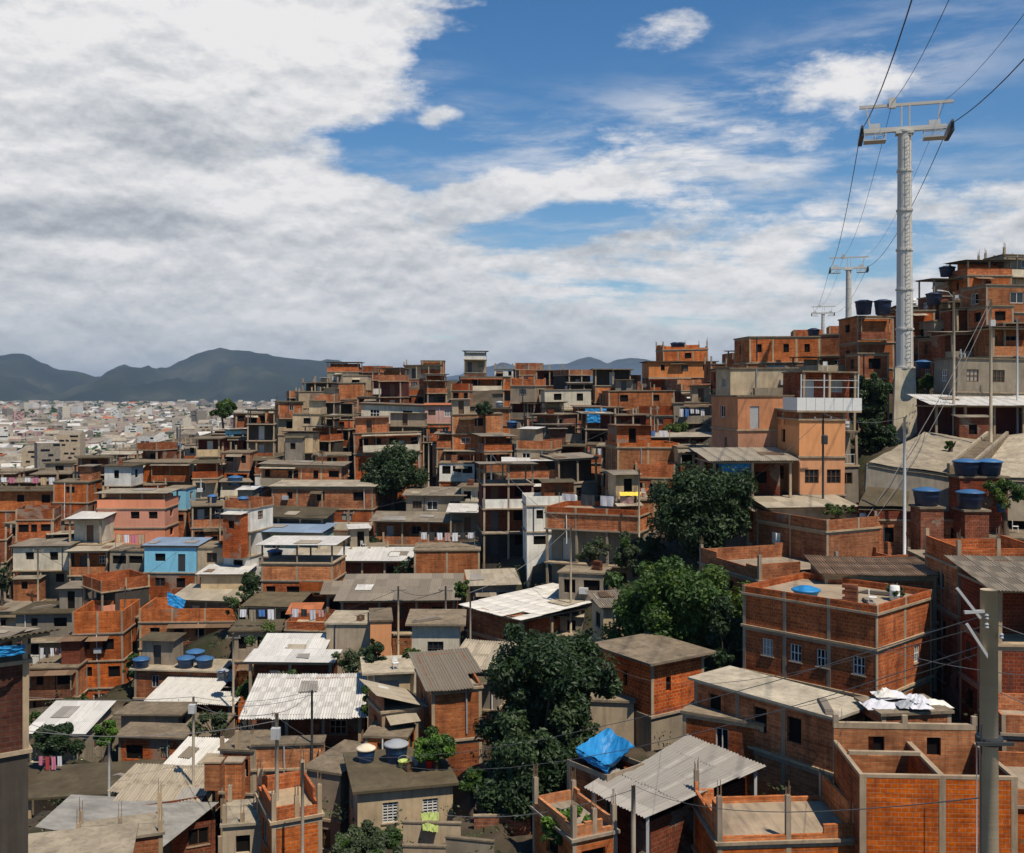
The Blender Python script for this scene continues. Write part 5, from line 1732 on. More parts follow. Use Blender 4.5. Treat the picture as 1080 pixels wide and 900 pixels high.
drape('tarpaulin', [P(617, 431, 145.2), P(640, 431, 145.2), P(638, 446, 145.2), P(619, 446, 145.2)], 'tarp', .12, 'small blue tarpaulin hanging over a balcony in the middle of the hill')
drape('tarpaulin', [P(757, 487, 86.2), P(792, 488, 86.2), P(790, 503, 86.2), P(760, 501, 86.2)], 'tarp', .2, 'blue tarpaulin hanging in the shed beside the bushy tree', seed=3)
drape('tarpaulin', [P(176, 624, 108.3), P(196, 633, 108.3), P(193, 644, 108.2), P(177, 638, 108.2)], 'tarp', .1, 'blue tarpaulin walling the terrace behind the long brick house', seed=4)
drape('tarpaulin', [P(-30, 684, 34.2), P(27, 680, 36.0), P(26, 690, 36.0), P(-30, 697, 34.2)], 'tarp', .1, 'blue tarpaulin edging the roof of the near house on the left border', seed=5)
# blue tarpaulin pool draped in a brick box
hcorner('brick_house', 640, 815, 49.6, 40, 2.6, 2.8, [fl('brick', f=0, l=0), fl('brick', f=0, l=0)], ('bare',), label='low brick box lined with blue tarpaulin beneath the big dark tree')
drape('tarpaulin', [P(607, 790, 51.6), P(642, 808, 49.5), P(670, 787, 51.8), P(640, 768, 54.2)], 'tarp', .15, 'crumpled bright blue tarpaulin lining the brick box', seed=7, sag=1.0)
drape('tarpaulin', [P(607, 791, 51.5), P(642, 809, 49.4), P(641, 817, 49.4), P(611, 799, 51.5)], 'tarp', .10, 'blue tarpaulin flap hanging over the front of the brick box', seed=8)
drape('tarpaulin', [P(653, 519, 95.8), P(676, 519, 95.8), P(675, 523, 95.2), P(654, 523, 95.2)], 'yellow', .06, 'yellow plastic sheet on the columned building roof', seed=9)
drape('tarpaulin', [P(444, 857, 51.5), P(463, 857, 51.5), P(462, 878, 50.5), P(446, 876, 50.5)], 'lime', .12, 'lime green sheet hanging below the mossy roofed house', seed=10)

# laundry at the left and elsewhere
def laundry(a, b, n, lab, seed, cols):
    rg = random.Random(seed)
    a, b = Vector(a), Vector(b)
    t = empty('washing_line', a)
    m_ = MB()
    m_.tube([Vector((0, 0, 0)), (b - a) * .5 - Vector((0, 0, .08)), b - a], .012, 5)
    m_.build('line', 'cable', t)
    for k in range(n):
        u0 = (k + .15) / n
        u1 = u0 + .7 / n
        p, q_ = (b - a) * u0, (b - a) * u1
        hh = rg.uniform(.6, 1.1)
        c_ = MB()
        nn = 6
        for j in range(nn):
            for i in range(nn):
                def cp(i_, j_):
                    w_ = p.lerp(q_, i_ / nn)
                    return w_ + Vector((0, .06 * math.sin(i_ * 1.9 + k) * (j_ / nn), -.05 - hh * j_ / nn))
                c_.quad(cp(i, j), cp(i + 1, j), cp(i + 1, j + 1), cp(i, j + 1))
        c_.build('garment', cols[k % len(cols)], t)
    tag(t, lab, 'laundry')


laundry(P(40, 797, 75), P(66, 797, 75), 4, 'washing line with pink clothes below the small dark tree', 1, ('clothpink', 'clothred', 'clothpink', 'cloth'))
laundry(P(716, 431, 139), P(744, 431, 139), 5, 'washing line with pale clothes on the dark grey concrete house', 2, ('cloth', 'clothblue', 'cloth', 'cloth'))

# ------------------------------------------------------------------ poles
big = utility_pole(Vector(P(1043, 622, 14)) - Vector((0, 0, 9)), 9, .145, .112, None or 'big near concrete utility pole with metal bracket at the right', seg=20)
bk = MB()
bk.bar((-.46, -.05, 9.03), (-.14, -.05, 8.62), .035)
bk.bar((-.36, -.05, 8.7), (.0, -.05, 8.72), .04)
bk.bar((-.34, -.08, 8.55), (-.02, -.08, 8.05), .035)
bk.build('bracket', 'galv', big)
bk = MB()
bk.lathe([(.172, 6.9), (.178, 6.92), (.178, 6.98), (.172, 7.0)], 20)
bk.box(-.25, .25, -.2, -.15, 6.93, 6.97)
bk.build('clamp', 'metal', big)
for (zz, xx) in ((8.62, -.1), (8.5, -.1), (8.36, .1)):
    bk = MB()
    bk.lathe([(.014, 0), (.03, .015), (.02, .04), (.03, .06), (.014, .08)], 10, (xx, -.15, zz))
    bk.build('insulator', 'tankgrey', big)
pp = MB()
pp.tube([(-.16, -.13, 7.2), (-.165, -.13, 6.5), (-.165, -.13, 4.5), (-.165, -.13, 1)], .012, 8)
pp.build('conduit', 'metal', big)
thin = [
    (868, 436, 552, 86, .11, 'dark utility pole with transformer before the orange house', dict(arms=((0.1, 1.6, 8.1),), trafo=True)),
    (954, 440, 533, 78, .13, 'thin white pole standing on the slope below the pylon', {}),
    (1006, 308, 412, 95, .14, 'street lamp pole right of the pylon with arm reaching left', dict(lamp=(math.pi, 1.0, 8.6))),
    (1045, 316, 458, 90, .15, 'grey pole with boxes before the grey rendered house', dict(box=True)),
    (1073, 335, 412, 97, .10, 'thin pole at the right edge above the white shed', {}),
    (668, 828, 905, 45, .12, 'thin grey pole in front of the grey corrugated roof', {}),
    (292, 752, 880, 52, .12, 'grey pole with pale junction boxes at the bottom left of centre', dict(box=True)),
    (319, 804, 905, 48, .09, 'slim pole leaning beside the boxed grey pole', {}),
    (204, 735, 815, 66, .10, 'grey pole in front of the pale shack roof', dict(box=True)),
    (329, 728, 790, 66, .09, 'short dark pole before the big white roof', {}),
    (602, 555, 640, 86, .10, 'pale pole in front of the concrete columned building', {}),
    (518, 478, 560, 118, .13, 'grey pole in mid hill right of the white roofed open shed', {}),
    (115, 783, 835, 68, .09, 'thin metal pole by the yellow green shrub', {}),
    (496, 625, 690, 82, .09, 'grey pole left of the wide pale corrugated roof', {}),
    (674, 495, 560, 92, .10, 'concrete stub pole on the columned building roof', {}),
    (1030, 765, 905, 42, .028, 'white pipe post by the roofless brick frame house', {}),
    (652, 415, 470, 142, .10, 'thin grey pole right of the blue tarpaulin balcony', {}),
]
tops = {}
for (px, y0, y1, d, r, lab, kw) in thin:
    b, tp = P(px, y1, d), P(px, y0, d)
    h_ = tp.z - b.z
    if kw.get('arms'):
        kw = dict(kw, arms=tuple((a, L, h_ - .5) for (a, L, z) in kw['arms']))
    if kw.get('lamp'):
        kw = dict(kw, lamp=(kw['lamp'][0], kw['lamp'][1], h_ - .1))
    utility_pole(b, h_, r, r * .75, lab, seg=10, mat='metal' if 'dark' in lab else ('galv' if 'white' in lab or 'metal' in lab else 'polecon'), **kw)
    tops[px] = tp
# wires: (a, b, sag, radius, label)
WG = 'overhead wires'
bigtop = P(1043, 640, 14)
for (a, b, sg, rd, lab) in (
        (tops[868], tops[954], .6, .02, 'wire from the dark transformer pole to the thin white pole'),
        (tops[1045], P(905, 560, 79), .8, .03, 'dark slack wire descending from the grey boxed pole to the slope'),
        (tops[1045] - Vector((0, 0, .6)), P(925, 545, 79), 1.0, .025, 'lower slack wire descending from the grey boxed pole'),
        (tops[1006], tops[1045], .3, .02, 'short wire between the lamp pole and the grey boxed pole'),
        (tops[668], bigtop + Vector((0, 0, -2.6)), .6, .010, 'wire from the thin grey pole to the big concrete pole'),
        (tops[668] + Vector((0, 0, -.2)), P(470, 860, 50), .5, .016, 'wire from the thin grey pole to the lime sheet house'),
        (bigtop + Vector((0, 0, -.1)), P(200, 730, 66), 3.0, .007, 'long upper wire crossing the big dark tree'),
        (bigtop + Vector((0, 0, -.5)), P(292, 756, 52), 2.2, .007, 'long lower wire crossing the big dark tree'),
        (bigtop + Vector((0, 0, -.25)), P(640, 700, 60), 1.0, .007, 'wire from the big concrete pole to the small slab roofed house'),
        (bigtop + Vector((0, 0, -.6)), P(700, 745, 60), .8, .007, 'low wire passing before the corner brick house'),
        (bigtop + Vector((0, 0, -.2)), P(1180, 690, 20), .1, .007, 'upper wire leaving the big concrete pole to the right'),
        (bigtop + Vector((0, 0, -1.1)), P(1180, 770, 19), .1, .007, 'lower wire leaving the big concrete pole to the right'),
        (P(1180, 720, 18), P(925, 680, 50), .3, .012, 'wire crossing behind the big concrete pole along the dark brick house'),
        (tops[204], P(-40, 728, 60), .4, .018, 'wire from the pale shack pole to the left border'),
        (tops[204], tops[329], .5, .016, 'wire between the pale shack pole and the short dark pole'),
        (tops[204] - Vector((0, 0, .3)), tops[329] - Vector((0, 0, .3)), .5, .016, 'second wire between the pale shack pole and the short dark pole'),
        (tops[329], tops[292], .3, .016, 'short wire from the short dark pole to the boxed pole'),
        (tops[292], tops[204] - Vector((0, 0, .5)), .4, .018, 'wire from the boxed pole to the pale shack pole'),
        (tops[292] - Vector((0, 0, .4)), P(-40, 760, 50), .8, .018, 'long wire from the boxed pole to the left border'),
        (tops[115], P(-40, 735, 60), .4, .016, 'wire from the thin metal pole to the left border'),
        (tops[602], tops[518], 1.0, .022, 'wire between the pale pole and the mid hill grey pole'),
        (tops[868] - Vector((0, 0, .3)), P(740, 540, 92), .6, .018, 'wire from the dark transformer pole into the bushy tree'),
        (tops[496], tops[602], .7, .018, 'wire between the poles of the concrete columned building')):
    cable(a, b, sg, rd, lab, mat='wire', name='overhead_wire', cat='wire', group=WG)
# low walls, steps and rubble on the bare patch right of the mossy slab roof
for (x0, x1, y0, d_, h_, mt, lab) in ((425, 486, 868, 51, .8, 'beige', 'low beige garden wall below the mossy roofed house'), (470, 522, 884, 49, .7, 'cement', 'low grey retaining wall at the bottom under the big dark tree'),
                                      (500, 560, 862, 52, .6, 'brick_dark', 'low dark brick wall in the shade of the big dark tree'), (425, 470, 893, 47.5, .6, 'concrete', 'lowest pale concrete step wall at the bottom centre')):
    a_, b_ = P(x0, y0, d_), P(x1, y0, d_)
    t = empty('low_wall', a_, R(random.Random(x0).uniform(-14, 10)))
    L_ = (b_ - a_).length
    m_ = MB()
    m_.box(0, L_, 0, .16, -2, 0)
    m_.build('wall', mt, t)
    m_ = MB()
    m_.box(-.04, L_ + .04, -.04, .2, .002, .08)
    m_.build('coping', 'slab', t)
    tag(t, lab, 'wall')

# pipe and vent stubs near the bottom
for (px, py, d, h_, lab) in ((248, 829, 61, 1.5, 'orange brick chimney block right of the large grey roof'), (226, 818, 64, .9, 'small orange brick chimney behind the large grey roof')):
    t = empty('chimney', P(px, py, d))
    m_ = MB()
    m_.box(-.5, .5, -.4, .4, -.8, h_)
    m_.build('shaft', 'brick_warm', t)
    m_ = MB()
    m_.box(-.55, .55, -.45, .45, h_ + .002, h_ + .1)
    m_.build('cap', 'concrete', t)
    tag(t, lab, 'chimney')
HAZE = 6e-5
# ------------------------------------------------------------------ filler houses of the hillside
def seg_hit(a, b):
    return not (a[2] < b[0] or b[2] < a[0] or a[3] < b[1] or b[3] < a[1])


def foot_free(cx_, cy_, r):
    for (x, y, c_, s_, hw, hd, z) in FOOT:
        dx, dy = cx_ - x, cy_ - y
        lx, ly = abs(dx * c_ + dy * s_), abs(-dx * s_ + dy * c_)
        if lx < hw + r and ly < hd + r:
            return False
    return True


FILL_NO = set()
SKIP = set([80, 98, 178, 196, 200, 201, 251, 286, 307, 309, 313, 314, 335, 339, 342, 346, 363, 370, 376, 377, 394, 396, 399, 400, 402, 406, 419, 425, 483, 484, 502, 510, 523, 525, 545, 555, 557, 560, 578, 591, 629, 632, 656, 669, 695, 696, 697, 705, 706, 707, 747, 777, 781, 787])
DROP = set([(-261, 537, -67), (-251, 541, -66), (-246, 516, -63), (-238, 568, -48), (-203, 680, -32), (-200, 558, -64), (-198, 480, -91), (-183, 358, -111), (-180, 355, -111), (-177, 446, -85), (-173, 448, -85), (-169, 423, -98), (-168, 450, -95), (-163, 329, -113), (-163, 443, -95), (-161, 445, -95), (-153, 320, -110), (-149, 525, -56), (-140, 543, -58), (-133, 540, -60), (-129, 432, -95), (-120, 471, -53), (-77, 372, -85), (-71, 374, -85), (-70, 477, -71), (-70, 582, -46), (-64, 574, -48), (-64, 578, -48), (-58, 369, -87), (-44, 402, -77), (-42, 536, -55), (-33, 279, -89), (-24, 584, -39), (-14, 532, -48), (-3, 722, 1), (5, 550, -41), (7, 549, -43), (9, 512, -34), (11, 489, -26), (12, 448, -49), (12, 495, -26), (17, 436, -58), (18, 422, -43), (21, 575, -11), (21, 683, -8), (36, 302, -66), (37, 290, -68), (41, 289, -67), (47, 401, -42), (48, 399, -42), (51, 502, -32), (53, 468, -23), (55, 421, -34), (57, 524, -28), (66, 633, 2), (72, 389, -37), (80, 297, -52), (85, 343, -49), (91, 343, -49), (93, 407, 10), (96, 320, -41), (104, 452, 0), (108, 365, -6), (115, 366, -13), (117, 418, -10), (117, 471, -2), (120, 470, -2), (121, 578, 15), (122, 323, -39), (122, 505, 28), (123, 284, -45), (124, 574, 15), (126, 560, 13), (138, 526, 24), (144, 556, 22), (156, 571, 27), (165, 480, 36), (167, 504, 29), (168, 503, 29), (171, 481, 36), (178, 562, 32), (183, 465, 18), (183, 518, 35), (186, 468, 18), (188, 519, 35), (193, 578, 37), (194, 579, 39), (200, 470, 33), (207, 443, 38), (209, 421, 29), (223, 457, 48), (226, 459, 43), (227, 457, 43), (241, 508, 65), (244, 507, 65), (245, 536, 62), (251, 533, 62), (254, 494, 66), (254, 496, 66), (255, 578, 68), (263, 577, 68), (275, 523, 68), (277, 555, 71), (283, 575, 72)])
PALE = ('beige', 'cream', 'cement', 'white', 'concrete')


N_HAND = len(HOUSES)


def extras(inf, rg, rf, nf, room):
    """pipes, ledges over openings, half storeys and water-stained additions that every such house collects"""
    root, w, dep, H = inf['root'], inf['w'], inf['dep'], inf['H']
    if inf['solid'] and rg.random() < .6:
        x = rg.uniform(.25, w - .25)
        m_ = MB()
        m_.tube([(x, -.07, H - .1), (x, -.07, max(.2, H - 2.6 * rg.randint(1, 2) - .3))], .05, 6)
        m_.build('downpipe', rg.choice(('whiteframe', 'tankgrey', 'tankdark')), root)
    if inf['solid'] and rg.random() < .28:
        x0 = rg.uniform(.2, w * .5)
        x1 = min(w - .1, x0 + rg.uniform(1.2, 3))
        zz = H - rg.uniform(.25, .6)
        m_ = MB()
        dp = rg.uniform(.7, 1.3)
        m_.sheet((x0, -dp, zz - .3), (x1, -dp, zz - .3 + rg.uniform(-.08, .08)), (x1, -.01, zz), (x0, -.01, zz), False)
        m_.build('awning', rg.choice(('sheet_grey', 'sheet_pale', 'sheet_rust', 'slab_dark')), root)
    if inf['solid'] and rg.random() < .12:
        x = rg.uniform(.4, w - 1.2)
        m_ = MB()
        zz = H - rg.uniform(1.6, 2.0)
        m_.box(x, x + .75, -.42, -.02, zz, zz + .5)
        m_.build('air_conditioner', rg.choice(('tankgrey', 'galv')), root)
    # projecting balconies and lean-to rooms break the fronts
    fz = H - (2.75 if rg.random() < .6 else 5.4)
    if inf['solid'] and rg.random() < .5 and fz > -1 and inf['d'] > 84:
        ww = w * rg.uniform(.4, .95)
        x0 = rg.choice((.03, w - ww - .03))
        dp = rg.uniform(.7, 1.25)
        m_ = MB()
        m_.box(x0, x0 + ww, -dp, -.16, fz - .14, fz - .01)
        b_ = m_.build('balcony', rg.choice(('concrete', 'slab')), root)
        m_ = MB()
        hh = rg.uniform(.75, 1.0)
        m_.box(x0 + .01, x0 + ww - .01, -dp + .01, -dp + .11, fz - .008, fz + hh)
        m_.box(x0 + .01, x0 + .11, -dp + .112, -.165, fz - .008, fz + hh)
        m_.box(x0 + ww - .11, x0 + ww - .01, -dp + .112, -.165, fz - .008, fz + hh)
        m_.build('balcony_wall', rg.choice(('brick', 'brick', 'brick_warm', 'brick_dark', 'cement', 'cream', 'white')), b_)
        if rg.random() < .6:
            m_ = MB()
            for x in (x0 + .06, x0 + ww - .06):
                m_ = MB()
                m_.box(x - .05, x + .05, -dp + .02, -dp + .1, fz + hh, fz + 2.35)
                m_.build('post', 'concrete', b_)
            m_ = MB()
            m_.sheet((x0 - .2, -dp - .25, fz + 2.3), (x0 + ww + .2, -dp - .25, fz + 2.33), (x0 + ww + .2, -.17, fz + 2.5), (x0 - .2, -.17, fz + 2.47), False)
            m_.build('roof', rg.choice(('sheet_grey', 'sheet_pale', 'sheet_rust', 'slab_dark', 'sheet_grey')), b_)
    elif rg.random() < .35 and inf['d'] > 84:
        ww = rg.uniform(1.8, min(3.4, w * .7))
        x0 = rg.uniform(.05, w - ww - .05)
        dp, hh = rg.uniform(.9, 1.7), rg.uniform(2.0, 2.5)
        z0 = max(0, H - 2.7 * rg.randint(1, 3) - .3)
        m_ = MB()
        op = [(ww * .3, ww * .3 + .75, z0 + .8, z0 + 1.7)]
        wall_face(m_, (x0, -dp), (1, 0), (0, -1), ww, z0 - 2.5, z0 + hh, op)
        wall_face(m_, (x0 + ww, -dp), (0, 1), (1, 0), dp - .02, z0 - 2.5, z0 + hh, [])
        wall_face(m_, (x0, -.02), (0, -1), (-1, 0), dp - .02, z0 - 2.5, z0 + hh, [])
        a_ = m_.build('annex', rg.choice(('brick', 'brick_warm', 'brick_dark', 'brick', 'cement', 'beige')), root)
        m_ = MB()
        m_.box(x0 + ww * .3 - .02, x0 + ww * .3 + .77, -dp + .2, -dp + .24, z0 + .78, z0 + 1.72)
        m_.build('window', 'dark', a_)
        m_ = MB()
        m_.sheet((x0 - .2, -dp - .3, z0 + hh - .02), (x0 + ww + .2, -dp - .3, z0 + hh + .02), (x0 + ww + .2, -.16, z0 + hh + .2), (x0 - .2, -.16, z0 + hh + .18), inf['near'])
        m_.build('roof', rg.choice(('sheet_grey', 'sheet_pale', 'sheet_rust', 'slab', 'slab_dark', 'sheet_white')), a_)
    if room and rf[0] in ('slab', 'stubs', 'parapet') and rg.random() < .45:
        ww = w * rg.uniform(.35, .6)
        x0 = rg.choice((.12, w - ww - .12))
        y0, y1 = dep * rg.uniform(.15, .4), dep - .15
        hh = rg.uniform(1.9, 2.5)
        m_ = MB()
        for (o_, t_, n_, L_) in (((x0, y0), (1, 0), (0, -1), ww), ((x0 + ww, y0), (0, 1), (1, 0), y1 - y0), ((x0, y1), (0, -1), (-1, 0), y1 - y0), ((x0 + ww, y1), (-1, 0), (0, 1), ww)):
            op = [(L_ * .35, L_ * .35 + .8, H, H + 1.9)] if n_ == (0, -1) and ww > 2 else []
            wall_face(m_, o_, t_, n_, L_, H - .01, H + hh, op)
        r_ = m_.build('rooftop_room', rg.choice(('brick', 'brick', 'brick_dark', 'cement', 'concrete', 'beige')), root)
        if ww > 2:
            m_ = MB()
            m_.box(x0 + ww * .35 - .02, x0 + ww * .35 + .84, y0 + .2, y0 + .24, H, H + 1.92)
            m_.build('door', rg.choice(('wood', 'metal', 'dark')), r_)
        m_ = MB()
        ri = rg.uniform(-.2, .25)
        m_.sheet((x0 - .3, y0 - .5, H + hh + .02), (x0 + ww + .3, y0 - .5, H + hh + .02), (x0 + ww + .3, y1 + .2, H + hh + .02 + ri), (x0 - .3, y1 + .2, H + hh + .02 + ri), inf['near'])
        m_.build('roof', rg.choice(('sheet_grey', 'sheet_grey', 'sheet_pale', 'sheet_white', 'sheet_rust', 'slab_dark')), r_)


SKY = [(-200, 500), (0, 494), (100, 480), (200, 458), (250, 438), (300, 416), (345, 394), (400, 386), (480, 384), (540, 388), (690, 386), (760, 380), (800, 360), (880, 345), (940, 330), (985, 312), (1060, 262), (1300, 250)]


def filler():
    rng = random.Random(77)
    idx = 0
    n_hand = len(HOUSES)
    d = 64.0
    row = 0
    while d < 212:
        px = -40.0
        while px < 1120:
            idx += 1
            w = rng.uniform(3.2, 5.8)
            dep = rng.uniform(4.0, 5.8)
            dd = d + rng.uniform(-2, 2)
            wpx = w / dd * F
            cx_ = px + wpx / 2
            step = wpx + rng.uniform(.0, 1.2) / dd * F
            hr = random.Random(idx * 131 + 7)
            rr = [hr.random() for _ in range(14)]
            px += step
            lim = ridge_d(cx_)
            if dd > lim - 1:
                continue
            if cx_ > 520 and dd < 92 or cx_ < 80 and dd < 92:
                continue
            if cx_ > 885 and dd < 128:
                continue
            x = (cx_ - CX) / F * dd
            gz = ground_z(x, dd)
            if not foot_free(x, dd + dep / 2, min(w, dep) * .36):
                continue
            nf = 2 if rr[0] < .48 else (3 if rr[0] < .88 else 1)
            far_ridge = dd > lim - 12
            if far_ridge:
                nf = 1 if cx_ < 740 else min(nf, 2)
            # wall colours by part of the hill
            pal = rr[1]
            greyness = (.30 if dd < 125 else .44) if cx_ < 330 else (.36 if cx_ < 560 else .32)
            if pal < greyness:
                wm = PALE[int(rr[2] * len(PALE))]
            elif pal < greyness + .05:
                wm = ('rose', 'green', 'blue', 'ochre', 'pink')[int(rr[2] * 5)]
            else:
                wm = ('brick', 'brick', 'brick_warm', 'brick_dark')[int(rr[2] * 4)]
            wm2 = wm if rr[3] < .55 else ('brick', 'brick_warm', 'cement', 'concrete', 'beige')[int(rr[4] * 5)]
            h = 2.6
            # the skyline of the photo
            lim_y = 492
            for (qa, qb) in zip(SKY, SKY[1:]):
                if qa[0] <= cx_ <= qb[0]:
                    lim_y = qa[1] + (qb[1] - qa[1]) * (cx_ - qa[0]) / (qb[0] - qa[0])
            while nf > 0 and HY - (gz + nf * h + .3) / dd * F < lim_y:
                nf -= 1
            if nf == 0:
                continue
            low_sky = HY - (gz + nf * h + 2.6) / dd * F < lim_y
            if low_sky:
                rr[12] *= .5
            top_z = gz + nf * h
            # keep clear of what the photo shows in particular
            yt = HY - (top_z + 1.2) / dd * F
            yb = HY - gz / dd * F
            bx = (cx_ - wpx / 2, yt, cx_ + wpx / 2, yb)
            cover = 0
            for p in PROT:
                if p[4] > dd + 1 and seg_hit(bx, p):
                    ox = min(bx[2], p[2]) - max(bx[0], p[0])
                    oy = min(bx[3], p[3]) - max(bx[1], p[1])
                    cover = max(cover, ox * oy / max(1, (p[2] - p[0]) * (p[3] - p[1])))
            if cover > .12:
                # try a lower house
                ok = False
                for nf2 in range(nf - 1, 0, -1):
                    yt2 = HY - (gz + nf2 * h + .5) / dd * F
                    cv = 0
                    for p in PROT:
                        b2 = (bx[0], yt2, bx[2], yb)
                        if p[4] > dd + 1 and seg_hit(b2, p):
                            ox = min(b2[2], p[2]) - max(b2[0], p[0])
                            oy = min(b2[3], p[3]) - max(b2[1], p[1])
                            cv = max(cv, ox * oy / max(1, (p[2] - p[0]) * (p[3] - p[1])))
                    if cv <= .12:
                        nf, ok = nf2, True
                        break
                if not ok:
                    continue
            if idx in SKIP:
                FOOT.append((x, dd + dep / 2, 1, 0, w / 2, dep / 2, gz))
                continue
            fls = []
            rtx = ''
            for k in range(nf):
                m_ = wm if k == nf - 1 else wm2
                kd = 'wall'
                q = rr[5 + k]
                if q > .52 and (k > 0 or q > .8):
                    kd = 'veranda' if q < .74 else 'open'
                    rtx = ' and shaded gallery'
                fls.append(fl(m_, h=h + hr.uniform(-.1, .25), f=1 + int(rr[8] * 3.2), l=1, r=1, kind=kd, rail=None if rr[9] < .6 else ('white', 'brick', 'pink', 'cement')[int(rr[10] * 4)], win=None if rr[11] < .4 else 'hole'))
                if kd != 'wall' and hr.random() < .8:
                    fls[-1]['inner'] = hr.choice(('shade_render', 'brick_dark', 'shade_render', 'maroon'))  # gallery back walls coloured dark to deepen the shade of the recess
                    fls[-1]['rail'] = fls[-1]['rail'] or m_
            t = rr[12]
            if far_ridge and t > .5:
                t *= .5
            if t < .20:
                rf, rd = ('slab', 'slab' if rr[13] < .5 else 'slab_dark', .15 + .4 * rr[10]), 'flat slab roof'
            elif t < .34:
                rf, rd = ('parapet', 'brick' if rr[13] < .7 else wm, .8 + .5 * rr[10]), 'walled flat roof'
            elif t < .50:
                rf, rd = ('stubs', 'slab'), 'bare column stubs'
            elif t < .60:
                rf, rd = ('ruin', 'brick' if rr[13] < .6 else 'brick_warm', 1.2), 'unfinished top walls'
            elif t < .82:
                mt = ('sheet_grey', 'sheet_pale', 'sheet_white', 'sheet_rust', 'sheet_grey')[int(rr[13] * 5)]
                rf, rd = ('sheet', mt, 0, .08 + .35 * rr[10], .3 + .4 * rr[8], 'flrbb'[int(rr[9] * 5)]), {'sheet_grey': 'grey sheet roof', 'sheet_pale': 'pale sheet roof', 'sheet_white': 'white sheet roof', 'sheet_rust': 'rusty sheet roof'}[mt]
            else:
                mt = ('sheet_grey', 'sheet_pale', 'sheet_white', 'slab_dark')[int(rr[13] * 4)]
                rf, rd = ('canopy', mt, 2.0, .2, .3 + .4 * rr[8], 'fbb'[int(rr[7] * 3)], ('brick', wm, None)[int(rr[9] * 3)]), 'roofed rooftop terrace'
            cname = {'brick': 'bare brick', 'brick_warm': 'orange brick', 'brick_dark': 'weathered brick', 'beige': 'beige', 'cream': 'cream', 'cement': 'grey', 'white': 'white', 'concrete': 'raw concrete',
                     'rose': 'dusty rose', 'green': 'pale green', 'blue': 'pale blue', 'ochre': 'ochre', 'pink': 'salmon'}[wm]
            nm = 'brick_house' if wm.startswith('brick') else 'plaster_house'
            yaw = hr.choice((hr.gauss(0, 6), hr.gauss(14, 8), hr.gauss(-12, 8))) + (cx_ - 500) * -.006
            C = (x - w / 2, dd)
            inf = house(nm, C, gz + sum(f_['h'] for f_ in fls), R(yaw), w, dep, fls, rf, dd < 80, '%s house with %s' % (cname, rd), seed=idx, protect=False, group='houses packed on the hillside')
            inf['idx'] = idx
            inf['flat'] = rf[0] in ('slab', 'stubs', 'parapet')
            extras(inf, hr, rf, nf, not low_sky)
            # tanks, dishes, aerials
            if rf[0] in ('slab', 'stubs', 'parapet') and rr[10] < (.30 if not low_sky else .1):
                blue = rr[11] < .55
                water_tank(on_roof(inf, .25 + .5 * rr[9], .5), .62, .85, 'tank' if blue else 'tankgrey', 'tanklid' if blue else 'tankgrey', desc='blue water tank' if blue else 'grey fibre water tank', seg=14)
            if rf[0] in ('slab', 'stubs') and rr[11] > .9:
                dish(on_roof(inf, .7, .2), hr.uniform(-.5, .5))
            if rr[13] > .92 and rf[0] in ('slab', 'stubs', 'parapet'):
                antenna(on_roof(inf, .4, .4), hr.uniform(1.8, 3.2), hr.uniform(0, 3))
        d += 4.0 + d * .006
        row += 1


filler()
for inf in HOUSES[:N_HAND]:
    inf['flat'] = inf['roof'][0] in ('slab', 'stubs', 'parapet')
    lb_ = str(inf['root'].get('label'))
    if inf['d'] > 60 and not any(k in lb_ for k in ('orange painted', 'corner', 'light blue', 'salmon', 'slab roof', 'two dark windows', 'barred', 'two gridded', 'white framed', 'blue tarpaulin')):
        extras(inf, random.Random(int(inf['d'] * 100 + inf['w'] * 37)), inf['roof'], 2, inf['d'] > 98 and inf['box'][1] > 420)

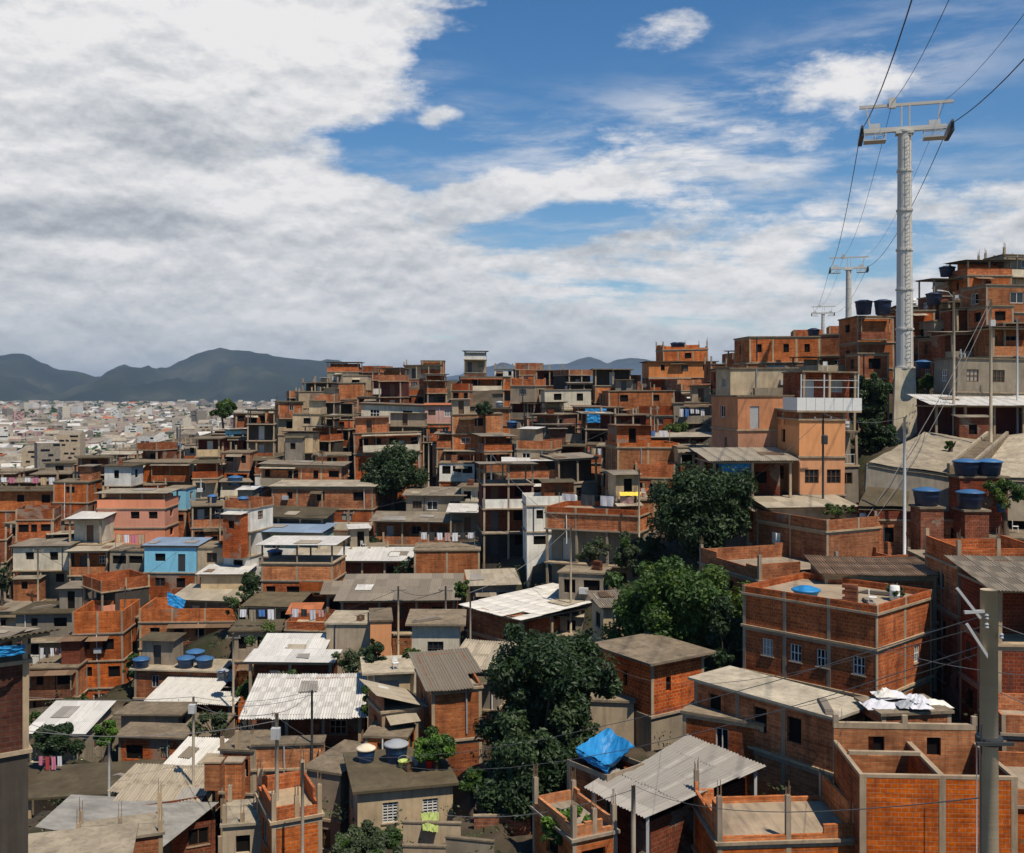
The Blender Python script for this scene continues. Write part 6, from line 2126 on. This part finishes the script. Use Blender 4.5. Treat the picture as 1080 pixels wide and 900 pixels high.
# ------------------------------------------------------------------ what stands about on the roofs
def junk(inf, rg):
    p = on_roof(inf, rg.uniform(.12, .88), rg.uniform(.08, .5), .004)
    k = rg.choice(('barrel', 'crate', 'brick_stack', 'plank_stack', 'plastic_chair', 'plank_stack', 'crate'))
    t = empty(k, p, rg.uniform(0, 3))
    m_ = MB()
    if k == 'barrel':
        cn, mt = rg.choice((('blue', 'tank'), ('white', 'whiteframe'), ('grey', 'tankgrey')))
        m_.lathe([(.26, 0), (.29, .03), (.29, .28), (.31, .30), (.29, .32), (.29, .58), (.31, .6), (.29, .62), (.28, .86), (.25, .88)], 14)
        m_.build('drum', mt, t, True)
        ds = cn + ' plastic barrel on a rooftop'
    elif k == 'crate':
        for z in (0, .14, .28):
            m_.box(-.3, .3, -.22, -.2, z, z + .1); m_.box(-.3, .3, .2, .22, z, z + .1)
            m_.box(-.3, -.28, -.199, .199, z, z + .1); m_.box(.28, .3, -.199, .199, z, z + .1)
        m_.box(-.279, .279, -.199, .199, .02, .04)
        m_.build('slats', 'wood', t)
        ds = 'slatted wooden crate on a rooftop'
    elif k == 'brick_stack':
        for j in range(rg.randint(2, 5)):
            a_ = .02 * math.sin(j * 2.1)
            m_.box(-.45 + a_, .45 - .15 * (j % 2), -.2, .2 + a_, j * .2, j * .2 + .195)
        m_.build('bricks', 'brick_dark', t)
        ds = 'stack of spare hollow bricks on a rooftop'
    elif k == 'plank_stack':
        for j in range(4):
            m_.box(-1.4 + .1 * j, 1.3 - .15 * j, -.25 + .02 * j, .2, j * .05, j * .05 + .045)
        m_.build('planks', 'woodpole', t)
        ds = 'pile of grey timber planks on a rooftop'
    else:
        for (x, y) in ((-.2, -.2), (.2, -.2)):
            m_.bar((x, y, 0), (x * .9, y * .9, .42), .04)
        for (x, y) in ((-.2, .2), (.2, .2)):
            m_.bar((x, y, 0), (x * .9, y * 1.1, .85), .04)
        m_.build('frame', 'whiteframe', t)
        q = MB()
        q.box(-.22, .22, -.22, .2, .42, .45)
        q.build('seat', 'whiteframe', t)
        q = MB()
        q.box(-.17, .17, .19, .215, .5, .86)
        q.build('backrest', 'whiteframe', t)
        ds = 'white plastic chair on a rooftop'
    later(t, ds, p, k.replace('_', ' '), 'things left on the roofs')


rgj = random.Random(404)
flat = [i for i in HOUSES if i.get('flat') and 70 < i['d'] < 150 and 'heap' not in str(i['root'].get('label')) and 'stepped' not in str(i['root'].get('label'))]
for inf in flat:
    rgj = random.Random(int(inf['C'][0] * 71) + int(inf['C'][1] * 913))
    for k in range(rgj.choice((0, 1, 1, 1, 2))):
        junk(inf, rgj)
for inf, n_, sd in ((A, 5, 3), (B, 1, 4), (SL, 1, 5)):
    rgj = random.Random(sd)
    for k in range(n_):
        junk(inf, rgj)
nl = 0
for inf in flat:
    rgj = random.Random(int(inf['C'][0] * 37) + int(inf['C'][1] * 511))
    if rgj.random() < .16 and nl < 9 and inf['d'] > 84 and inf['box'][0] < 700:
        nl += 1
        a_ = on_roof(inf, .08, .25, 1.7)
        b_ = on_roof(inf, .92, .25, 1.65)
        before = set(bpy.data.objects)
        laundry(a_, b_, rgj.randint(4, 8), None, nl, rgj.choice((('cloth', 'cement', 'clothblue', 'cloth'), ('beige', 'cloth', 'clothpink'), ('cloth', 'metal', 'cloth', 'rose'))))
        o_ = [o for o in bpy.data.objects if o not in before and o.parent is None][0]
        for u in (a_, b_):
            m_ = MB()
            q_ = u - a_
            m_.bar(q_ - Vector((0, 0, 1.7)), q_ + Vector((0, 0, .05)), .06)
            m_.build('post', 'woodpole', o_)
        later(o_, 'coloured washing on a rooftop line', a_, 'laundry', 'washing lines')

# small greenery between the houses
rgs = random.Random(61)
n_s = 0
for k in range(900):
    d = rgs.uniform(76, 150)
    px = rgs.uniform(0, 760)
    x = (px - CX) / F * d
    if n_s >= 20 or not foot_free(x, d, .5):
        continue
    n_s += 1
    gz = ground_z(x, d)
    hh = rgs.uniform(1.0, 2.4)
    q = proj((x, d, gz + hh))
    mt, nm_ = rgs.choice((('leaf_dark', 'dark'), ('leaf_mid', 'green'), ('leaf_grey', 'dusty green'), ('leaf_mid', 'green')))
    tree('leafy_shrub', None, q[0], q[1], d, rgs.uniform(.9, 1.8) / d * F, hh * .95 / d * F, 500 + k, .15, 20, 110, mt, cat='shrub', group='shrubs between the houses', desc='%s shrub squeezed between houses' % nm_, trunk_r=.08, base=gz)

# more poles and drop wires on the hillside
rgp = random.Random(88)
pts_ = []
for (px, py, d) in ((40, 600, 118), (132, 640, 108), (232, 560, 128), (340, 500, 142), (368, 560, 122), (452, 480, 148), (545, 510, 126), (560, 450, 158), (690, 450, 135), (300, 450, 168), (90, 520, 146), (190, 470, 160), (470, 640, 88), (246, 690, 90), (420, 640, 92)):
    top = P(px, py - 22, d)
    gz = ground_z(top.x, top.y)
    utility_pole(Vector((top.x, top.y, gz)), top.z - gz, .11, .08, ('slim concrete pole with crossarm', 'slim poles among the hillside houses'), arms=((rgp.uniform(-.4, .4), 1.3, top.z - gz - .4),), seg=8)
    pts_.append(top)
for i, a_ in enumerate(pts_):
    for b_ in sorted(pts_, key=lambda q: (q - a_).length)[1:3]:
        if (b_ - a_).length > .1 and (b_ - a_).x > 0:
            cable(a_ - Vector((0, 0, .35)), b_ - Vector((0, 0, .35)), .5, .018, desc='thin wire strung between slim hillside poles', name='overhead_wire', cat='wire', group=WG, mat='cable')

# weeds on the open ground: nobody could count them
rgw = random.Random(31)
mb = MB()
for k in range(2600):
    d = rgw.uniform(40, 150)
    px = rgw.uniform(-30, 1110)
    x = (px - CX) / F * d
    if not foot_free(x, d, .2):
        continue
    z = ground_z(x, d) - .15
    s = rgw.uniform(.12, .42)
    for i in range(12):
        p = Vector((x + rgw.gauss(0, s), d + rgw.gauss(0, s), z + rgw.uniform(0, s * 1.3)))
        u = Vector((rgw.gauss(0, 1), rgw.gauss(0, 1), rgw.gauss(0, .6))).normalized() * s * .35
        v = u.cross(Vector((rgw.gauss(0, 1), rgw.gauss(0, 1), 1))).normalized() * s * .2
        mb.quad(p - u, p - v, p + u, p + v)
o = mb.build('weeds', 'leaf_grey')
tag(o, 'scruffy weeds on the bare ground between the houses', 'weeds', None, 'stuff')

# ------------------------------------------------------------------ ground sheet
def frange(a, b, s):
    out = []
    while a < b:
        out.append(a)
        a += s
    return out


GPX = frange(-1500, -120, 60) + frange(-120, 1200, 11) + frange(1200, 2700, 60)
GD = [2, 6] + frange(10, 40, 4) + frange(40, 225, 1.5) + [226 * 1.06 ** k for k in range(78)]
cells = {}
for f_ in FOOT:
    r_ = math.hypot(f_[4], f_[5]) + 2.5
    for gx in range(int((f_[0] - r_) // 8), int((f_[0] + r_) // 8) + 1):
        for gy in range(int((f_[1] - r_) // 8), int((f_[1] + r_) // 8) + 1):
            cells.setdefault((gx, gy), []).append(f_)
mb = MB()
NX = len(GPX)
for d in GD:
    for px in GPX:
        x = (px - CX) / F * d
        if d < 6:
            x *= 3
        z = ground_z(x, d)
        if d < 230:
            z += .5 * mnoise.noise((x * .2, d * .2, 0)) - .2
        for (fx, fy, c_, s_, hw, hd, zb) in cells.get((int(x // 8), int(d // 8)), ()):
            dx, dy = x - fx, d - fy
            e_ = max(abs(dx * c_ + dy * s_) - hw, abs(-dx * s_ + dy * c_) - hd)
            if e_ < 1.8:
                z = min(z, zb - .12 + max(0, e_) * .9)
        mb.v.append((x, d, z))
for j in range(len(GD) - 1):
    for i in range(NX - 1):
        a = j * NX + i
        mb.f.append((a, a + 1, a + NX + 1, a + NX))
        mb.m.append(0)
m, nt = new_mat('hillside earth')
tc = nd(nt, 'ShaderNodeTexCoord').outputs['Object']
n1 = tex_noise(nt, tc, .12, 6, .65)
n2 = tex_noise(nt, tc, .9, 6, .7)
cc = ramp(nt, n1, [(.35, (.030, .036, .016)), (.5, (.075, .055, .036)), (.62, (.13, .105, .075))])
cc = mixc(nt, mrange(nt, n2, .5, .7, 0, .7), cc, (.05, .04, .03))
finish(nt, cc, .95, .1, bump=n2, bstr=.5, bdist=.1)
struct(mb.build('ground', m, None, True))

# ------------------------------------------------------------------ far city on the plain: a mass nobody could count
rng = random.Random(9)
mats = ['white', 'cream', 'beige', 'cement', 'rose', 'sheet_pale', 'sheet_grey', 'tile', 'brick', 'sheet_white', 'dark']
mb = MB()
n_b = 0
for k in range(5200):
    t = rng.random()
    d = 235 * (5200 / 235) ** (t ** .85)
    px = rng.uniform(-90, 470)
    x = (px - CX) / F * d
    gz = ground_z(x, d)
    if gz > PLAIN + 14 and d < 300:
        continue
    s = 1 + d / 2500
    w, dp, h = rng.uniform(6, 15) * s, rng.uniform(7, 13) * s, rng.choice((3.2, 5.8, 5.8, 8.5, 8.5, 11)) * (1 + d / 6000)
    if rng.random() < .025 and d > 600:
        h, w = rng.uniform(18, 34), rng.uniform(12, 18)
    m_ = rng.choice((0, 0, 1, 1, 2, 2, 3, 3, 3, 4))
    rm_ = rng.choice((5, 5, 5, 6, 6, 6, 3, 3, 9, 9) if rng.random() < .94 else (7, 8))
    n0 = len(mb.v)
    a = rng.uniform(-.6, .6)
    ca, sa = math.cos(a), math.sin(a)
    pit = rng.random() < .45
    base = [(-w / 2, -dp / 2), (w / 2, -dp / 2), (w / 2, dp / 2), (-w / 2, dp / 2)]
    for z in (gz - 2, gz + h):
        for (u, v) in base:
            mb.v.append((x + u * ca - v * sa, d + u * sa + v * ca, z))
    for f in ((0, 1, 5, 4), (1, 2, 6, 5), (2, 3, 7, 6), (3, 0, 4, 7)):
        mb.f.append(tuple(n0 + i for i in f)); mb.m.append(m_)
    if pit:
        for (u, v) in ((-w / 2, 0), (w / 2, 0)):
            mb.v.append((x + u * ca - v * sa, d + u * sa + v * ca, gz + h + dp * .2))
        for f in ((4, 5, n0 and 9, 8), (6, 7, 8, 9)):
            mb.f.append(tuple(n0 + i for i in (f if f[2] in (8, 9) and f[0] != 4 else (4, 5, 9, 8)))); mb.m.append(rm_)
        mb.f.append((n0 + 5, n0 + 6, n0 + 9)); mb.m.append(m_)
        mb.f.append((n0 + 7, n0 + 4, n0 + 8)); mb.m.append(m_)
    else:
        mb.f.append((n0 + 4, n0 + 5, n0 + 6, n0 + 7)); mb.m.append(rm_)
    # window bands set into the fronts
    if d < 2200:
        st_ = int(h / 2.9)
        for s_ in range(st_):
            for q in range(rng.randint(1, 3)):
                u0 = -w / 2 + w * rng.uniform(.08, .8)
                u1 = min(w / 2 - .3, u0 + rng.uniform(1.2, 3.4) * s)
                z0 = gz + s_ * 2.9 * (h / (st_ * 2.9)) + .9
                z1 = z0 + 1.4
                pts = []
                for (u, z) in ((u0, z0), (u1, z0), (u1, z1), (u0, z1)):
                    v = -dp / 2 - .03
                    pts.append((x + u * ca - v * sa, d + u * sa + v * ca, z))
                mb.quad(*pts, 10)
    n_b += 1
o = mb.build('distant_city', mats)
tag(o, 'dense pale city spreading over the plain under the mountains', 'city', None, 'stuff')
# tree clumps between them
mb = MB()
for k in range(420):
    d = 240 * (5000 / 240) ** rng.random()
    px = rng.uniform(-80, 420)
    x = (px - CX) / F * d
    gz = ground_z(x, d)
    if gz > PLAIN + 14:
        continue
    s = (2.2 + rng.random() * 3) * (1 + d / 1500)
    for i in range(26):
        p = Vector((x + rng.gauss(0, s), d + rng.gauss(0, s), gz + 3 + abs(rng.gauss(0, s * .5))))
        u = Vector((rng.gauss(0, 1), rng.gauss(0, 1), rng.gauss(0, .5))).normalized() * s * .5
        v = u.cross(Vector((rng.gauss(0, 1), rng.gauss(0, 1), 1))).normalized() * s * .45
        mb.quad(p - u, p - v, p + u, p + v)
o = mb.build('distant_trees', 'leaf_mid')
tag(o, 'scattered green tree clumps between the far city houses', 'trees', None, 'stuff')

# ------------------------------------------------------------------ mountains
def mountain(name, prof, d0, d1, base, mat_, seed, rough=1.0, cols_=150, rows=46):
    mb_ = MB()
    x0, x1 = prof[0][0], prof[-1][0]

    def crest(px):
        for (a, ya), (b, yb) in zip(prof, prof[1:]):
            if px <= b:
                t = (px - a) / (b - a)
                t = t * t * (3 - 2 * t) * .5 + t * .5
                return ya + (yb - ya) * t
        return prof[-1][1]
    for j in range(rows + 1):
        v = j / rows
        for i in range(cols_ + 1):
            px = x0 + (x1 - x0) * i / cols_
            hc = (HY - crest(px)) / F * d1
            if v <= .72:
                t = v / .72
                d = d0 + (d1 - d0) * t
                k = t ** 1.25
                z = base + (hc - base) * k
                amp = math.sin(math.pi * t) ** .8
            else:
                t = (v - .72) / .28
                d = d1 + (d1 - d0) * .8 * t
                z = hc + (base - hc) * t * t
                amp = math.sin(math.pi * t) * .5
            x = (px - CX) / F * d
            q = Vector((x / 620.0, d / 1500.0, seed))
            sp = 1 - abs(mnoise.noise(q)) * 2
            sp2 = 1 - abs(mnoise.noise(q * 2.7 + Vector((5, 3, 1)))) * 2
            z += amp * rough * ((sp - .5) * 170 + (sp2 - .5) * 80 + mnoise.noise(q * 9) * 26)
            if v == .72 or abs(v - .72) < .03:
                z += rough * mnoise.noise((px * .25, seed, 0)) * 6
            mb_.v.append((x, d, z))
    for j in range(rows):
        for i in range(cols_):
            a = j * (cols_ + 1) + i
            mb_.f.append((a, a + 1, a + cols_ + 2, a + cols_ + 1)); mb_.m.append(0)
    return struct(mb_.build(name, mat_, None, True))


m, nt = new_mat('forested mountain')
tc = nd(nt, 'ShaderNodeTexCoord').outputs['Object']
n1 = tex_noise(nt, tc, .0022, 7, .62)
n2 = tex_noise(nt, tc, .02, 4, .7)
cc = ramp(nt, n1, [(.36, (.013, .022, .016)), (.52, (.025, .036, .022)), (.64, (.055, .060, .036)), (.74, (.10, .092, .055))])
cc = mixc(nt, mrange(nt, n2, .4, .7, 0, .6), cc, (.014, .024, .012))
finish(nt, cc, .95, .05)
mountain('mountains', [(-420, 392), (-200, 372), (-60, 380), (0, 376), (14, 374), (27, 374), (45, 384), (62, 391), (82, 393), (104, 399), (116, 391), (130, 386), (146, 389), (160, 392), (174, 390), (190, 382),
                      (206, 373), (220, 369), (232, 366), (246, 369), (262, 370), (280, 375), (300, 377), (330, 380), (358, 384), (400, 394), (470, 412), (520, 424)], 5200, 7400, -64, m, 3.1)
mountain('far_mountains', [(420, 412), (480, 396), (515, 386), (530, 381), (545, 386), (575, 384), (598, 383), (612, 378), (622, 376), (632, 379), (640, 383), (652, 379), (664, 377), (680, 378), (694, 382), (720, 392), (770, 404), (840, 414)],
         13500, 16500, -64, m, 8.2, .9, 120, 24)

# ------------------------------------------------------------------ the air between: far things fade a little
mb = MB()
mb.box(-9000, 9000, -60, 17200, -66, 330)
m, nt = new_mat('thin haze')
v_ = nd(nt, 'ShaderNodeVolumePrincipled', {'Color': (.60, .74, .98, 1), 'Density': HAZE, 'Anisotropy': .3})
nd(nt, 'ShaderNodeOutputMaterial', {'Volume': v_.outputs[0]})
o = mb.build('haze', m)
o['kind'] = 'stuff'
o['category'] = 'haze'
o['label'] = 'thin bluish haze over the far plain and mountains'

# ------------------------------------------------------------------ labels for the many
LM = [('tall white pylon', 955, 330), ('light blue house', 180, 585), ('salmon pink house', 139, 545), ('lone dark tree in mid hill', 414, 500), ('bushy dark tree by the orange house', 741, 542), ('big dark tree at lower centre', 566, 770),
      ('big white shed roof', 320, 735), ('orange painted house', 865, 480), ('long white house in mid hill', 414, 433), ('blue tarpaulin balcony', 628, 438), ('ridge lookout house', 500, 378), ('ridge top orange brick house', 724, 375),
      ('big corner brick house', 880, 660), ('three blue roof tanks', 207, 705), ('white roof band in mid slope', 394, 585), ('four storey brick house at left', 105, 700), ('concrete columned building', 630, 575), ('bright orange blank house', 470, 592),
      ('twin navy roof tanks', 921, 326), ('wide orange house at the left border', 25, 530), ('grey slab brick wall house', 167, 495), ('dusty rose house', 463, 434), ('pale beige upper house', 806, 400), ('cream house over dark ground floor', 43, 590),
      ('white house with three windows', 481, 491), ('green crown on the left skyline', 236, 433), ('mossy slab roof', 412, 815), ('large grey roof at bottom left', 130, 865), ('barred window house', 460, 672), ('long brick house with two window rows', 200, 670)]


def rel(px, py, name, lx, ly):
    dx, dy = px - lx, py - ly
    dist = math.hypot(dx, dy)
    far_ = 'just ' if dist < 30 else ('' if dist < 70 else 'well ')
    a = math.degrees(math.atan2(-dy, dx)) % 360
    w = ['right of', 'above and right of', 'above', 'above and left of', 'left of', 'below and left of', 'below', 'below and right of'][int((a + 22.5) // 45) % 8]
    return dist, '%s%s the %s' % (far_, w, name)


for (o, desc, pt) in list(PENDING):
    if (round(pt.x * 4), round(pt.y * 4), round(pt.z * 4)) in DROP:
        PENDING.remove((o, desc, pt))
        for ch in o.children_recursive:
            bpy.data.objects.remove(ch)
        bpy.data.objects.remove(o)
rows_ = []
for (o, desc, pt) in PENDING:
    px, py = proj(pt)
    opts = sorted(rel(px, py, *l) for l in LM)
    rows_.append((px, py, o, desc, opts))
taken = set(o.get('label') for o in bpy.data.objects if o.get('label'))
for (px, py, o, desc, opts) in sorted(rows_, key=lambda r: (r[0], r[1])):
    done = False
    if len((desc + ' ' + opts[0][1]).split()) > 16:
        opts = [(a_, b_.replace('just ', '').replace('well ', '')) for (a_, b_) in opts]
    if len((desc + ' ' + opts[0][1]).split()) > 16:
        desc = desc.replace(' and shaded gallery', '').replace(' on a rooftop', '')
    for (_, r_) in opts[:5]:
        lab = desc + ' ' + r_
        if lab not in taken and len(lab.split()) <= 16:
            o['label'] = lab
            taken.add(lab)
            done = True
            break
    if not done:
        near_ = opts[0][1]
        far2 = opts[1][1].replace('just ', '').replace('well ', '')
        for lab in (desc + ' ' + near_ + ', second from left', desc + ' ' + near_ + ', third from left', desc + ' ' + opts[1][1] + ', second from left', desc + ' ' + near_ + ', fourth from left', desc + ' ' + opts[2][1] + ', third from left',
                    desc + ' ' + near_ + ', fifth from left', desc + ' ' + near_ + ', sixth from left'):
            if lab not in taken and len(lab.split()) <= 16:
                o['label'] = lab
                taken.add(lab)
                done = True
                break
    if not done:
        o['label'] = desc + ' ' + opts[0][1]

# ------------------------------------------------------------------ sky, sun, camera
W = bpy.data.worlds.new('World')
SC.world = W
W.use_nodes = True
nt = W.node_tree
nt.nodes.clear()
SUN_AZ, SUN_EL = 37.0, 61.0          # from straight behind the camera round to the right; height
sv = Vector((math.cos(R(SUN_EL)) * math.sin(R(SUN_AZ)), -math.cos(R(SUN_EL)) * math.cos(R(SUN_AZ)), math.sin(R(SUN_EL))))
sky = nd(nt, 'ShaderNodeTexSky', sky_type='NISHITA', sun_disc=False, sun_elevation=R(SUN_EL), sun_rotation=math.atan2(sv.x, sv.y))
sky.altitude = 60
sky.air_density = 1.0
sky.dust_density = 0.2
sky.ozone_density = 3.0
dirv = nd(nt, 'ShaderNodeTexCoord').outputs['Generated']
sep = nd(nt, 'ShaderNodeSeparateXYZ', {0: dirv})
sx_, sy_, sz_ = sep.outputs
az = mth(nt, 'ARCTAN2', sx_, sy_)
el = mth(nt, 'ARCSINE', sz_)
A = nd(nt, 'ShaderNodeCombineXYZ', {0: az, 1: el, 2: 0.0}).outputs[0]
den = mth(nt, 'ADD', mth(nt, 'MAXIMUM', sz_, 0.0), 0.10)
pp_ = nd(nt, 'ShaderNodeCombineXYZ', {0: mth(nt, 'DIVIDE', sx_, den), 1: mth(nt, 'DIVIDE', sy_, den), 2: 0.0}).outputs[0]


def ae(px, py):
    a_ = math.atan((px - CX) / F)
    return a_, math.atan((HY - py) / F * math.cos(a_))


def blob(px, py, rx, ry, rot, wgt, soft=1.0):
    a_, e_ = ae(px, py)
    mp = nd(nt, 'ShaderNodeMapping', {'Vector': A, 'Location': (a_, e_, 0), 'Rotation': (0, 0, R(rot)), 'Scale': (rx / F, ry / F, 1)}, vector_type='TEXTURE')
    ln = nd(nt, 'ShaderNodeVectorMath', {0: mp.outputs[0]}, operation='LENGTH').outputs['Value']
    return mrange(nt, ln, 1.0 + .35 * soft, 1.0 - .55 * soft, 0.0, wgt, True)


cov = mth(nt, 'ADD', mrange(nt, el, ae(540, 290)[1], ae(540, 150)[1], .40, -.42, True), mrange(nt, el, .0, .09, .35, .0, True))
for b_ in ((150, 40, 330, 125, 0, 1.0), (60, 230, 400, 130, 0, .60), (335, 52, 112, 70, 14, .55), (330, 150, 90, 30, 0, -.16), (430, 150, 120, 34, -8, -.30), (560, 70, 150, 80, 0, -.25), (1000, 40, 130, 90, 0, -.25),
           (585, 178, 118, 44, 14, .62), (510, 190, 60, 26, -10, .3), (845, 118, 185, 52, 20, .50), (930, 78, 80, 22, 8, .22), (470, 127, 30, 16, 10, .55), (690, 34, 72, 26, 8, .52), (640, 6, 40, 12, 0, .4), (480, 2, 40, 8, 0, .3),
           (575, 243, 110, 22, 8, -.42), (935, 266, 90, 26, 12, -.46), (1030, 208, 130, 30, -6, .25), (740, 165, 70, 18, 20, .18), (1065, 185, 40, 18, 0, .1), (420, 235, 90, 25, 10, .25), (380, 200, 60, 16, -10, .22)):
    cov = mth(nt, 'ADD', cov, blob(*b_))
# ragged edges: billows and wind drawn streaks
wsp = nd(nt, 'ShaderNodeMapping', {'Vector': pp_, 'Rotation': (0, 0, R(-14)), 'Scale': (.50, 1.0, 1.0)}).outputs[0]
na = tex_noise(nt, wsp, 2.1, 10.0, .60, .1)
nb = tex_noise(nt, nd(nt, 'ShaderNodeMapping', {'Vector': A, 'Rotation': (0, 0, R(-10)), 'Scale': (8.0, 17.0, 1.0)}).outputs[0], 1.0, 11.0, .66, .12)
ragg = mth(nt, 'ADD', mth(nt, 'MULTIPLY', mth(nt, 'SUBTRACT', na, .5), 1.5), mth(nt, 'MULTIPLY', mth(nt, 'SUBTRACT', nb, .5), 1.9))
dens = mth(nt, 'ADD', cov, ragg)
mask = mrange(nt, dens, -.08, .42, 0.0, 1.0, True)
# high thin veil, combed by the wind
vn = tex_noise(nt, nd(nt, 'ShaderNodeMapping', {'Vector': A, 'Rotation': (0, 0, R(-17)), 'Scale': (5.0, 24.0, 1.0), 'Location': (3.1, .7, 0)}).outputs[0], 1.0, 11.0, .64, .25)
vreg = mth(nt, 'ADD', mth(nt, 'ADD', blob(600, 190, 260, 80, 10, 1.0, 1.4), blob(830, 130, 230, 80, 18, .9, 1.4)), mth(nt, 'ADD', blob(400, 110, 110, 50, 0, .7, 1.4), blob(1000, 220, 160, 70, 0, .8, 1.4)))
veil = mth(nt, 'MULTIPLY', mrange(nt, vn, .42, .68, 0.0, .62, True), vreg, None, True)
mask = mth(nt, 'MAXIMUM', mask, veil)
mask = mth(nt, 'MULTIPLY', mask, mrange(nt, sz_, -.08, -.03, 0, 1))
# clouds only ahead and to the sides; the sky behind the camera is open
mask = mth(nt, 'MULTIPLY', mask, mrange(nt, sy_, .1, .5, .0, 1.0, True))
mask = mth(nt, 'MULTIPLY', mask, mrange(nt, el, .55, .85, 1.0, .0, True))


def shn(dy, sc, rot=0):
    return tex_noise(nt, nd(nt, 'ShaderNodeMapping', {'Vector': A, 'Scale': sc, 'Rotation': (0, 0, R(rot)), 'Location': (1.3, .4 - dy, 0)}).outputs[0], 1.0, 10.0, .62, .12)


# light tops and grey bellies, in large heaps, then in small ones
L1 = (6.5, 12.5, 1.0)
L2 = (19.0, 37.0, 1.0)
big_ = mth(nt, 'SUBTRACT', shn(0, L1), shn(.20, L1))
sml_ = mth(nt, 'SUBTRACT', shn(0, L2, -4), shn(.26, L2, -4))
sh = mth(nt, 'ADD', mth(nt, 'MULTIPLY', big_, 1.15), mth(nt, 'MULTIPLY', sml_, mrange(nt, el, .05, .3, .85, .8)))
sh = mth(nt, 'ADD', sh, mth(nt, 'MULTIPLY', mth(nt, 'SUBTRACT', shn(0, (3.0, 7.0, 1.0)), .5), .7))
sh = mth(nt, 'ADD', sh, mrange(nt, el, .03, .30, .12, .21))
for b_ in ((90, 232, 130, 22, 0, -.40), (170, 55, 60, 26, 0, -.14), (205, 140, 110, 30, 0, -.16), (60, 30, 200, 40, 0, .12), (300, 40, 130, 50, 0, .14), (290, 200, 90, 22, 0, .16), (780, 340, 120, 22, 0, .14), (440, 335, 40, 8, 0, .2), (300, 335, 40, 8, 0, .18),
           (60, 130, 160, 30, 0, -.08), (590, 170, 110, 40, 12, .12), (850, 110, 180, 50, 18, .14), (700, 300, 200, 20, 0, .12), (640, 255, 160, 18, 0, -.1), (120, 290, 220, 14, 0, -.12)):
    sh = mth(nt, 'ADD', sh, blob(*b_))
# thin veils stay bright, thick parts shade
cl = ramp(nt, mth(nt, 'ADD', sh, .5), [(.10, (.30, .335, .38)), (.34, (.45, .48, .52)), (.56, (.63, .65, .675)), (.82, (.86, .85, .85))])
low = mrange(nt, el, .0, .12, .55, 0.0, True)
cl = mixc(nt, low, cl, (.45, .53, .575))
bg1 = nd(nt, 'ShaderNodeBackground', {'Color': nd(nt, 'ShaderNodeHueSaturation', {'Hue': .5, 'Saturation': 1.30, 'Value': 1.0, 'Color': sky.outputs[0]}).outputs[0], 'Strength': 0.104})
bg2 = nd(nt, 'ShaderNodeBackground', {'Color': cl, 'Strength': 1.0})
mx = nd(nt, 'ShaderNodeMixShader', {0: mask, 1: bg1.outputs[0], 2: bg2.outputs[0]})
nd(nt, 'ShaderNodeOutputWorld', {'Surface': mx.outputs[0]})

sl = bpy.data.lights.new('sun', 'SUN')
sl.energy = 5.0
sl.angle = R(0.5)
sl.color = (1.0, .92, .785)
so = bpy.data.objects.new('sun', sl)
COL.objects.link(so)
so.rotation_euler = (-sv).to_track_quat('-Z', 'Y').to_euler()
so.location = (0, 0, 80)

cam = bpy.data.cameras.new('camera')
cam.sensor_width = 36
cam.lens = 36
cam.shift_y = -35 / 1080
cam.clip_start = .1
cam.clip_end = 60000
co = bpy.data.objects.new('camera', cam)
COL.objects.link(co)
co.rotation_euler = (R(90), 0, 0)
SC.camera = co
SC.view_settings.view_transform = 'Standard'
SC.view_settings.look = 'None'
SC.view_settings.exposure = 0.0
SC.view_settings.gamma = 1.0
SC.view_settings.use_curve_mapping = False
SC.cycles.max_bounces = 5
SC.cycles.diffuse_bounces = 1
SC.cycles.use_denoising = True
